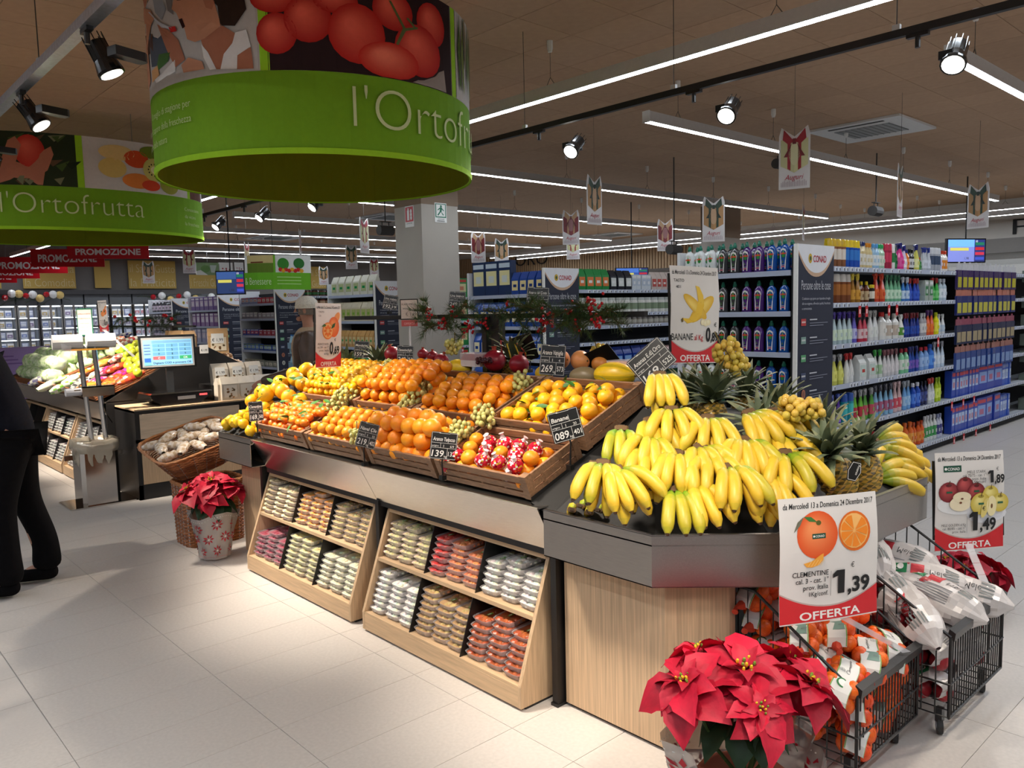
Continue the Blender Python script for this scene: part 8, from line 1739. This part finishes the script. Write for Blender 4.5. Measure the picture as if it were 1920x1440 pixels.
def pr1(p, hb, hp):
    SK, SK2, HR = C(196, 140, 110), C(170, 110, 84), C(50, 34, 26)
    for a in (-16.5, 53.5, 125, -89): cyr(p, a, a+3, hb, hb+hp, DGL)
    cyr(p, -14, 53, hb, hb+hp, C(44, 26, 28)); cyr(p, -86, -17, hb, hb+hp, C(190, 186, 182)); cyr(p, 57, 122, hb, hb+hp, C(186, 182, 178)); p.lay()
    RT, RH = C(170, 30, 26), C(232, 100, 80)
    for x, y, rx, ry in ((528, 10, 38, 27), (580, 45, 38, 42), (530, 73, 32, 37), (720, 20, 34, 36), (790, 40, 26, 40), (625, 8, 36, 24)): pe(p, x, y, rx, ry, RT, RH)
    p.lay(); pe(p, 658, 66, 46, 55, C(178, 34, 28), RH); pe(p, 765, 90, 40, 48, RT, RH); p.lay(); pe(p, 712, 112, 50, 34, C(190, 40, 30), C(240, 124, 98))
    for q_ in ([(712, 2), (716, 2), (740, 50), (736, 52)], [(736, 48), (742, 52), (726, 82), (722, 80)], [(738, 50), (762, 46), (762, 50), (740, 55)], [(745, 30), (760, 48), (757, 50), (742, 32)]): pc(p, q_, C(90, 100, 56))
    pc(p, [(750, 148), (812, 122), (816, 165), (790, 158)], C(150, 138, 132))
    # woman and girl eating from a fork, traced as flat print
    T = lambda pts, col: pc(p, [(a/3, b/3) for a, b in pts], col)
    T([(920, 240), (1040, 230), (1070, 330), (1000, 400), (930, 410)], C(78, 86, 100)); T([(960, 0), (1010, 10), (1050, 110), (1020, 170), (980, 130)], C(150, 154, 160)); T([(880, 250), (950, 240), (950, 330), (900, 350)], C(90, 60, 48)); T([(1040, 0), (1085, 0), (1090, 140), (1060, 120)], C(120, 116, 114))
    p.lay(); T([(835, 0), (945, 0), (935, 60), (900, 115), (855, 95), (828, 40)], SK2); T([(812, 60), (830, 40), (855, 100), (862, 240), (845, 230)], C(60, 44, 38)); T([(990, 190), (1060, 220), (1110, 270), (1142, 370), (1085, 412), (1040, 320)], SK2); T([(865, 340), (905, 180), (950, 190), (905, 300), (915, 480), (882, 530)], SK)
    T([(950, 475), (1085, 372), (1085, 432), (960, 492)], C(224, 222, 220)); T([(960, 440), (990, 345), (1060, 332), (1045, 380)], C(66, 104, 52)); T([(930, 430), (975, 400), (985, 450), (930, 490)], C(210, 160, 110))
    T([(1230, 270), (1250, 240), (1340, 190), (1400, 230), (1330, 420), (1270, 420)], SK2)
    p.lay(); T([(890, 108), (950, 118), (975, 160), (950, 195), (890, 190), (878, 150)], SK); T([(1220, 0), (1445, 0), (1458, 100), (1400, 190), (1330, 190), (1322, 90), (1260, 25)], HR)
    T([(1090, 0), (1240, 0), (1300, 40), (1335, 190), (1250, 260), (1200, 280), (1160, 266), (1150, 215), (1122, 160), (1110, 132), (1085, 112), (1100, 60)], SK); T([(1400, 330), (1470, 300), (1478, 412), (1398, 418)], SK2); T([(1120, 400), (1160, 360), (1230, 380), (1240, 420), (1130, 440)], SK)
    p.lay(); T([(1232, 290), (1262, 330), (1300, 420), (1268, 424), (1240, 360)], C(228, 226, 224)); T([(1320, 420), (1340, 340), (1385, 280), (1400, 225), (1452, 208), (1470, 296), (1405, 345), (1400, 416)], C(228, 226, 224)); T([(1122, 165), (1140, 158), (1155, 200), (1140, 212)], C(50, 18, 18)); T([(1250, 50), (1290, 30), (1310, 70), (1295, 110), (1265, 100)], C(176, 116, 90)); T([(1118, 60), (1140, 58), (1140, 66), (1118, 68)], HR); T([(935, 130), (945, 128), (1030, 200), (1080, 208), (1075, 216), (1020, 208)], C(190, 190, 196)); T([(1062, 205), (1100, 200), (1108, 225), (1075, 232)], C(196, 40, 34))
    q = random.Random(4)
    for k in range(16): p.poly([(R(58+k*3.2), hb+q.uniform(.2, .46)), (R(60+k*3.2), hb+.46), (R(61+k*3.2), hb+q.uniform(.02, .3)), (R(59.4+k*3.2), hb+q.uniform(.0, .2))], [C(76, 96, 40), C(110, 120, 60), C(130, 120, 90)][k % 3])
    p.lay(); p.text("l'Ortofrutta", R(11), hb*.33, .285, TW, 'l', w=R(86), offset=-.017, res=7)
    for k, s in enumerate(('Il meglio di stagione per', 'tutto il sapore della freschezza', 'e il piacere della natura')): p.text(s, R(-42 if k < 2 else -56), hb*(.66-.19*k), .05, TW, 'r', offset=-.01, maxw=.95)
def pr2(p, hb, hp):
    r = 1.05; SK = C(176, 112, 88)
    for a in (7, 58.5, -48, 100): cyr(p, a, a+2.4, hb, hb+hp, DGL)
    cyr(p, -46, 7, hb, hb+hp, C(40, 50, 30)); cyr(p, 9.5, 58.5, hb, hb+hp, C(206, 200, 194)); cyr(p, 61, 76, hb, hb+hp, C(96, 60, 50)); p.lay(); q = random.Random(3)
    for k in range(26): a = q.uniform(-44, 5); z = q.uniform(.02, .44); p.poly([(R(a), hb+z), (R(a+q.uniform(3, 7)), hb+min(.45, z+q.uniform(0, .1))), (R(a+2), hb+max(0, z-.05))], [C(64, 84, 40), C(120, 120, 90), C(30, 40, 26), C(90, 70, 50)][k % 4])
    T = lambda pts, col: pc(p, [(a/3, b/3) for a, b in pts], col); p.lay(); pe(p, 75, 296, 23, 28, C(186, 50, 40), C(222, 100, 80))
    T([(68, 1062), (110, 930), (200, 960), (300, 930), (275, 1062)], SK); p.lay(); T([(100, 940), (135, 840), (168, 818), (192, 860), (160, 960), (130, 990)], SK); T([(190, 1000), (290, 880), (322, 858), (332, 900), (300, 985), (240, 1030)], SK)
    for a, z, ra, rz, cc in ((22, .34, .13, .07, C(226, 196, 130)), (20, .2, .10, .09, C(220, 190, 110)), (30, .30, .1, .08, C(206, 80, 40)), (38, .38, .12, .06, C(110, 130, 40)), (30, .1, .12, .07, C(220, 130, 60)), (46, .3, .1, .1, C(226, 160, 80)), (46, .1, .1, .09, C(150, 150, 60)), (53, .38, .05, .06, C(200, 60, 50))): ea(p, a, hb+z, ra, rz, cc, r=r)
    p.lay(); ea(p, 38, hb+.22, .10, .11, C(206, 196, 110), r=r); p.lay(); ea(p, 38, hb+.22, .035, .035, C(236, 230, 180), r=r)
    for k in range(12): ea(p, 38+3*math.cos(k*.52), hb+.22+.055*math.sin(k*.52), .006, .008, C(30, 24, 20), r=r)
    ea(p, 36, hb+.07, .08, .05, C(206, 70, 40), r=r); p.text("l'Ortofrutta", R(-19.5), hb*.36, .262, TW, 'l', w=R(51.5), offset=-.017, res=7)
    for k, s in enumerate(('Conosciamo', 'da vicino', 'la freschezza')): p.text(s, R(55), hb*(.66-.19*k), .05, TW, 'l', offset=-.01, maxw=R(16))
drum((2.395, 4.235, 2.365), .88, .88, 'large green drum banner over the fruit island, tomato and girl pictures', pr1, mapper(588, 302, 285, 45, 395, .24))
drum((2.143, 8.924, 2.406), 1.33, .9, 'green oval drum banner at left, peach and fruit salad pictures', pr2, mapper(113, 257, 430, 15, 200, .1))
# Benessere curved banner far back
def bfn(px0, px1, py0, py1, w): 
    a, b = dep(px0, py0, w), dep(px1, py0, w); e = (b-a).normalized(); L = (b-a).length; hgt = (py1-py0)/FPX*w; n = e.cross(V3((0, 0, 1)));
    if n.dot(CF) > 0: n = -n
    return (lambda u, v, h: a+e*(u*L)+V3((0, 0, -v*hgt))+n*(h+.25*math.sin(PI*u)))
t = thing('curved_banner', 'curved green banner reading Benessere with field and vegetable pictures', 'banner', dep(520, 543, 13.5)); t['_o'] = t.location[:]
g = G(); p = Print(g, bfn(458, 582, 512, 543, 13.5), .004); p.rect(0, 0, 1, 1, C(104, 170, 40), 8, 1); p.lay()
vs, fs = text_geo('& Benessere', -.008); m_ = max(v[0] for v in vs); g.faces([p.P(.01+.46*x/m_, .72-.62*y) for x, y in vs], fs, C(220, 236, 190))
for k in range(3): p.rect(.56, .25+.2*k, .88, .29+.2*k, C(190, 220, 150), 3, 1)
g.build('green_band', fabric, t)
g = G(); p = Print(g, bfn(458, 582, 480, 512, 13.5), .004); p.rect(0, 0, 1, 1, C(226, 224, 220), 8, 1); p.lay(); p.rect(.05, .0, .5, .45, C(196, 176, 120), 5, 1); p.rect(.05, .45, .5, 1, C(96, 120, 40), 5, 1); p.lay(); p.rect(.12, .36, .34, .44, C(110, 60, 40), 2, 1); p.rect(.5, 0, .53, 1, C(104, 170, 40)); p.ell(.64, .5, .08, .34, C(60, 130, 50)); p.ell(.85, .45, .07, .3, C(50, 110, 50))
for k in range(8): p.ell(.6+.04*k, .82+.06*(k % 2), .028, .12, [C(190, 40, 40), C(220, 160, 50)][k % 3 == 1], n=8)
g.build('picture_band', fabric, t); q_ = p.P(.5, 0); g = G(C(60, 60, 60)); g.tube([q_, V3((q_.x, q_.y, CEIL))], .006, 4); g.build('wire', matte, t)
# red promotion banners in a receding row
for k, (x0, x1, y0, y1, w) in enumerate(((125, 278, 458, 485, 14.6), (56, 194, 467, 500, 16.4), (-22, 125, 482, 512, 18.4), (-50, 73, 500, 522, 19.6), (-70, 30, 508, 530, 20.8))):
    a, b = dep(x0, y0, w), dep(x1, y0, w); e = b-a; L = e.length; e.normalize(); h = (y1-y0)/FPX*w; n = e.cross(V3((0, 0, 1))); c = a+e*L/2-V3((0, 0, h/2))
    if n.dot(CF) > 0: n = -n
    t = thing('promotion_banner', f'red hanging PROMOZIONE banner, {["nearest, right under the green drum","second in the row","third in the row","fourth, low at the left edge","last at the left edge"][k]}', 'banner', c, 'red promotion banners'); t['_o'] = t.location[:]
    g = G(C(196, 24, 36)); g.obox(c-e*L/2-V3((0, 0, h/2))-n*.01, e*L, n*.01, V3((0, 0, h))); g.build('board', plast, t)
    g = G(); p = Print(g, plane_fn(c, e, (0, 0, 1), n), .003); p.text('PROMOZIONE', 0, -h*.22, h*.58, C(240, 232, 232), 'c', w=L*.8, offset=.03); g.build('lettering', matte, t)
    g = G(C(60, 60, 60)); g.tube([c+V3((0, 0, h/2)), V3((c.x, c.y, CEIL))], .004, 4); g.build('wire', matte, t)
# ------------------------------------------------------------------ hanging gift cards
def gift(px, y0, y1, kind, turn, label):
    h = .56; w_ = h*FPX/(y1-y0); top = dep(px, y0, w_); wd_ = h*.49
    f = V3((CAM.x-top.x, CAM.y-top.y, 0)).normalized(); f = Matrix.Rotation(R(turn), 3, 'Z') @ f; e = V3((0, 0, 1)).cross(f); c = top-V3((0, 0, h/2))
    t = thing('gift_card_sign', label, 'sign', c-V3((0, 0, h/2)), 'hanging gift-shaped cards'); t['_o'] = t.location[:]
    bx, rb, dk = {'cream': (C(206, 202, 150), C(150, 24, 36), C(110, 16, 26)), 'brown': (C(176, 132, 84), C(40, 60, 44), C(26, 40, 32)), 'red': (C(120, 36, 40), C(176, 140, 104), C(90, 24, 28))}[kind]
    X = lambda u: u*wd_; Z = lambda v: v*h
    out = [(-.5, -.5), (.5, -.5), (.5, .36), (.42, .5), (.22, .42), (0, .34), (-.22, .42), (-.42, .5), (-.5, .36)]
    g = G(C(214, 208, 206)); P = [c+e*X(a)+V3((0, 0, Z(b))) for a, b in out]; n = len(P)
    g.faces(P+[q-f*.006 for q in P], [tuple(range(n)), tuple(range(2*n-1, n-1, -1))]+[(i, n+i, n+(i+1) % n, (i+1) % n) for i in range(n)]); g.build('card', paper, t)
    g = G()
    for s in (1, -1):
        p = Print(g, plane_fn(c-f*(.006 if s < 0 else 0), e*s, (0, 0, 1), f*s), .0012); q = lambda pts, col: p.poly([(X(a), Z(b)) for a, b in pts], col)
        q([(-.44, -.12), (0, -.24), (.44, -.12), (.44, .3), (-.44, .3)], bx); p.lay(); q([(-.44, .3), (0, .26), (0, -.24), (-.44, -.12)], mixc(bx, (0, 0, 0), .15)); p.lay()
        q([(-.22, .3), (-.12, .3), (-.12, -.2), (-.22, -.17)], rb); q([(.12, .3), (.22, .3), (.22, -.17), (.12, -.2)], rb); p.ell(0, Z(.08), X(.18), Z(.2), mixc(bx, WHITE, .12)); p.lay()
        q([(0, .26), (-.34, .46), (-.38, .3), (-.2, .22)], rb); q([(0, .26), (.34, .46), (.38, .3), (.2, .22)], rb); q([(-.06, .22), (.06, .22), (.06, .31), (-.06, .31)], dk); q([(-.08, .24), (-.34, .02), (-.22, .02)], dk); q([(.08, .24), (.34, .02), (.22, .02)], dk)
        p.text('Auguri', 0, Z(-.35), h*.12, C(176, 40, 60), 'c', w=X(.62), shear=.4); 
        for k in range(16): p.rect(X(-.42+.053*k), Z(-.46), X(-.42+.053*k+.014), Z(-.385+.012*(k % 3)), C(150, 120, 130))
    g.build('print', paper, t)
    g = G(C(90, 84, 80)); g.tube([c+V3((0, 0, h*.34)), V3((c.x, c.y, CEIL))], .002, 4); g.build('string', matte, t)
for a in [(1490, 237, 352, 'cream', -10, 'gift card with red bow below the square ceiling vent'), (1338, 368, 452, 'brown', 8, 'gift card with dark green bow above the dish soap'), (1114, 328, 420, 'brown', 52, 'gift card with dark bow, turned, high above the middle aisle'), (1835, 343, 427, 'brown', -32, 'gift card with green bow near the right edge'), (1070, 393, 458, 'red', 5, 'dark red gift card above the blue CONAD panel'), (1247, 410, 470, 'red', 10, 'dark red gift card left of the dish soap'), (1689, 308, 406, 'brown', 80, 'gift card seen edge-on above the cleaning products'),
          (1507, 384, 450, 'cream', 84, 'narrow edge-on gift card above the CONAD panel corner'), (896, 434, 492, 'red', 20, 'small dark red gift card right of the pillar'), (940, 446, 500, 'brown', 0, 'small brown gift card above the pasta boxes'), (1074, 436, 486, 'cream', 0, 'cream gift card mostly hidden behind a dark red one'), (353, 466, 512, 'cream', 0, 'cream gift card with red bow left of centre'), (277, 489, 531, 'brown', 5, 'brown gift card before the yellow Gusto banner'), (682, 408, 474, 'cream', 60, 'turned gift card left of the pillar'), (658, 459, 504, 'brown', 10, 'brown gift card between lights left of pillar'), (701, 484, 518, 'cream', 5, 'small cream gift card left of the pillar base'), (606, 499, 534, 'brown', 5, 'small brown gift card right of the green band'), (562, 430, 490, 'red', 83, 'edge-on gift card above the Benessere banner'), (462, 454, 512, 'cream', 72, 'edge-on gift card left of the Benessere banner')]: gift(*a)
# ------------------------------------------------------------------ people
def skinmesh(name, pts, edges, m, parent, root=0, lev=2):
    me = D.meshes.new(name); me.from_pydata([p[:3] for p in pts], edges, []); o = D.objects.new(name, me); COL.objects.link(o); o.parent = parent
    md = o.modifiers.new('skin', 'SKIN'); md.use_smooth_shade = True
    for i, p in enumerate(pts): v = me.skin_vertices[0].data[i]; v.radius = (p[3], p[4] if len(p) > 4 else p[3]); v.use_root = (i == root)
    s = o.modifiers.new('sub', 'SUBSURF'); s.levels = lev; s.render_levels = lev; me.materials.append(m); return o
def person(loc, heading, Hs, label, jacket, trouser, shoe, capm=None, hair=None, lean=0., arm=.0, step=.0, elbow=.25):
    "local frame: +X forward, +Y left; Hs standing height"
    k = Hs/1.75; t = thing('person', label, 'person', loc, rot=(0, 0, heading)); t.scale = (k, k, k)
    L = lean; hx = lambda z: L*max(0, z-.95)
    # joints
    pel = (0, 0, .95); ch = (hx(1.3), 0, 1.30); nk = (hx(1.48), 0, 1.49); hd = (hx(1.65)+.02, 0, 1.64)
    body = [(*pel, .11, .08), (hx(1.12), 0, 1.12, .12, .085), (*ch, .14, .1), (*nk, .052, .055), (hx(1.56)+.01, 0, 1.56, .052, .055), (*hd, .078, .092), (hx(1.7)+.02, 0, 1.70, .062, .075)]; E = [(0, 1), (1, 2), (2, 3), (3, 4), (4, 5), (5, 6)]
    arms = []; legs = []; hands = []
    for s in (1, -1):
        b = len(body); sh = (hx(1.4), .185*s, 1.40); el = (hx(1.12)-.02+arm*.1, .235*s, 1.12); wr = (el[0]+elbow*.9, .20*s, 1.12-.24*(1-elbow)); ha = (wr[0]+.05, .19*s, wr[2]-.05)
        body += [(*sh, .058), (*el, .042), (*wr, .028), (*ha, .034, .02)]; E += [(2, b), (b, b+1), (b+1, b+2), (b+2, b+3)]; arms.append((sh, el, wr)); hands.append((wr, ha, s))
        b = len(body); hp_ = (0, .095*s, .88); kn = (.03+step*s*.12, .11*s, .50); an = (-.02+step*s*.22, .115*s, .09); to = (an[0]+.12, .125*s, .045)
        body += [(*hp_, .088), (*kn, .06), (*an, .042), (*to, .038, .03)]; E += [(0, b), (b, b+1), (b+1, b+2), (b+2, b+3)]; legs.append((hp_, kn, an, to))
    skinmesh('body', body, E, skin, t)
    # fingers
    for wr, ha, s in hands:
        g = G()
        for j in range(4): a = V3(ha)+V3((.01, (j-1.5)*.017, -.01)); g.tube([a, a+V3((.02, 0, -.028)), a+V3((.018, 0, -.052)), a+V3((.006, 0, -.066))], [.0085, .008, .007, .005], 6)
        a = V3(ha)+V3((.0, -.03*s, .0)); g.tube([a, a+V3((.028, -.01*s, -.02)), a+V3((.034, -.006*s, -.042))], [.010, .009, .006], 6); g.build('fingers', skin, t, local=True, smooth=True)
    jk = [(hx(.86)-.0, 0, .74, .19, .15), (hx(1.0), 0, 1.0, .17, .125), (hx(1.15), 0, 1.15, .165, .125), (hx(1.32), 0, 1.32, .185, .125), (hx(1.43), 0, 1.43, .13, .10), (hx(1.49), 0, 1.49, .075, .075)]; je = [(i, i+1) for i in range(5)]
    for (sh, el, wr) in arms: b = len(jk); jk += [(sh[0], sh[1], sh[2]-.01, .082), (*el, .062), (wr[0]-.02, wr[1], wr[2]+.01, .045)]; je += [(3, b), (b, b+1), (b+1, b+2)]
    skinmesh('jacket', jk, je, jacket, t)
    tr = [(0, 0, .93, .15, .115)]; te = []
    for hp_, kn, an, to in legs: b = len(tr); tr += [(hp_[0], hp_[1], hp_[2]-.04, .108), (*kn, .082), (an[0], an[1], an[2]+.16, .072), (an[0], an[1], an[2]-.03, .088)]; te += [(0, b), (b, b+1), (b+1, b+2), (b+2, b+3)]
    skinmesh('trousers', tr, te, trouser, t)
    for hp_, kn, an, to in legs: skinmesh('shoe', [(an[0]-.06, an[1], .05, .05, .045), (an[0]+.02, an[1], .055, .052, .05), (an[0]+.12, an[1], .045, .05, .036), (an[0]+.2, an[1], .036, .036, .026)], [(0, 1), (1, 2), (2, 3)], shoe, t)
    g = G(C(176, 126, 102)); x, z = hd[0], hd[2]
    g.poly([(x+.082, -.016, z-.012), (x+.112, 0, z-.018), (x+.086, 0, z+.035)]); g.poly([(x+.082, .016, z-.012), (x+.086, 0, z+.035), (x+.112, 0, z-.018)]); g.poly([(x+.082, -.016, z-.012), (x+.082, .016, z-.012), (x+.112, 0, z-.018)])
    for s in (1, -1): g.ball((x-.005, .077*s, z-.0), (.018, .008, .03), 8, 6); g.ball((x+.076, .03*s, z+.028), (.012, .014, .009), 8, 5, C(230, 226, 222)); g.ball((x+.085, .03*s, z+.028), .005, 6, 4, C(40, 30, 24)); g.box((x+.076, .018*s, z+.045), (x+.088, .044*s, z+.051), C(90, 80, 74))
    g.box((x+.078, -.022, z-.05), (x+.09, .022, z-.044), C(140, 70, 66)); g.ball((x+.06, 0, z-.075), (.03, .03, .022), 8, 6); g.build('face', skin if False else matte, t, local=True, smooth=True)
    g = G(capm or hair or C(40, 32, 28)); o = (x-.01, 0, z+.035)
    g.lathe([(.100, .0), (.102, .02), (.094, .055), (.065, .085), (.02, .098)] if capm else [(.094, -.06), (.1, .0), (.096, .04), (.07, .075), (.02, .088)], 18, o=o, sy=.9); g.build('knitted_cap' if capm else 'hair', cloth, t, local=True, smooth=True)
    if capm: g = G(C(214, 206, 190)); g.lathe([(.104, -.018), (.108, .0), (.104, .018)], 18, o=o, sy=.9, caps=False); g.build('cap_brim', cloth, t, local=True, smooth=True); g = G(C(120, 108, 98)); g.lathe([(.088, -.07), (.094, -.02)], 16, o=(x-.022, 0, z+.03), sy=.9, caps=False); g.build('hair', cloth, t, local=True, smooth=True)
    return t
nav = mat('navy_cloth', C(22, 23, 32), rough=.95, noise=.15, nscale=70, spec=.15, bump=.5, bscale=30); blk = mat('black_cloth', C(14, 13, 15), rough=.95, noise=.15, spec=.1, bump=.4, bscale=50); lea = mat('brown_leather', C(78, 58, 46), rough=.45, noise=.2, nscale=15, bump=.8, bscale=20); bei = mat('beige_cloth', C(176, 154, 128), rough=.9, noise=.08)
person((.965, 5.40, 0), R(160), 1.86, 'person in dark navy coat and black trousers standing at left edge', nav, blk, blk, hair=C(30, 24, 20), step=.35, elbow=.5, lean=.42)
p2_ = person((3.56, 6.62, 0), math.atan2(.62, -.78), 1.74, 'person in white knitted cap and brown leather jacket behind the citrus', lea, bei, blk, capm=C(222, 216, 204), elbow=.5)
skinmesh('waistcoat', [(0, 0, 1.05, .175, .13), (0, 0, 1.2, .172, .132), (0, 0, 1.34, .192, .132), (0, 0, 1.44, .135, .105), (0, 0, 1.50, .08, .08)], [(0, 1), (1, 2), (2, 3), (3, 4)], bei, p2_)
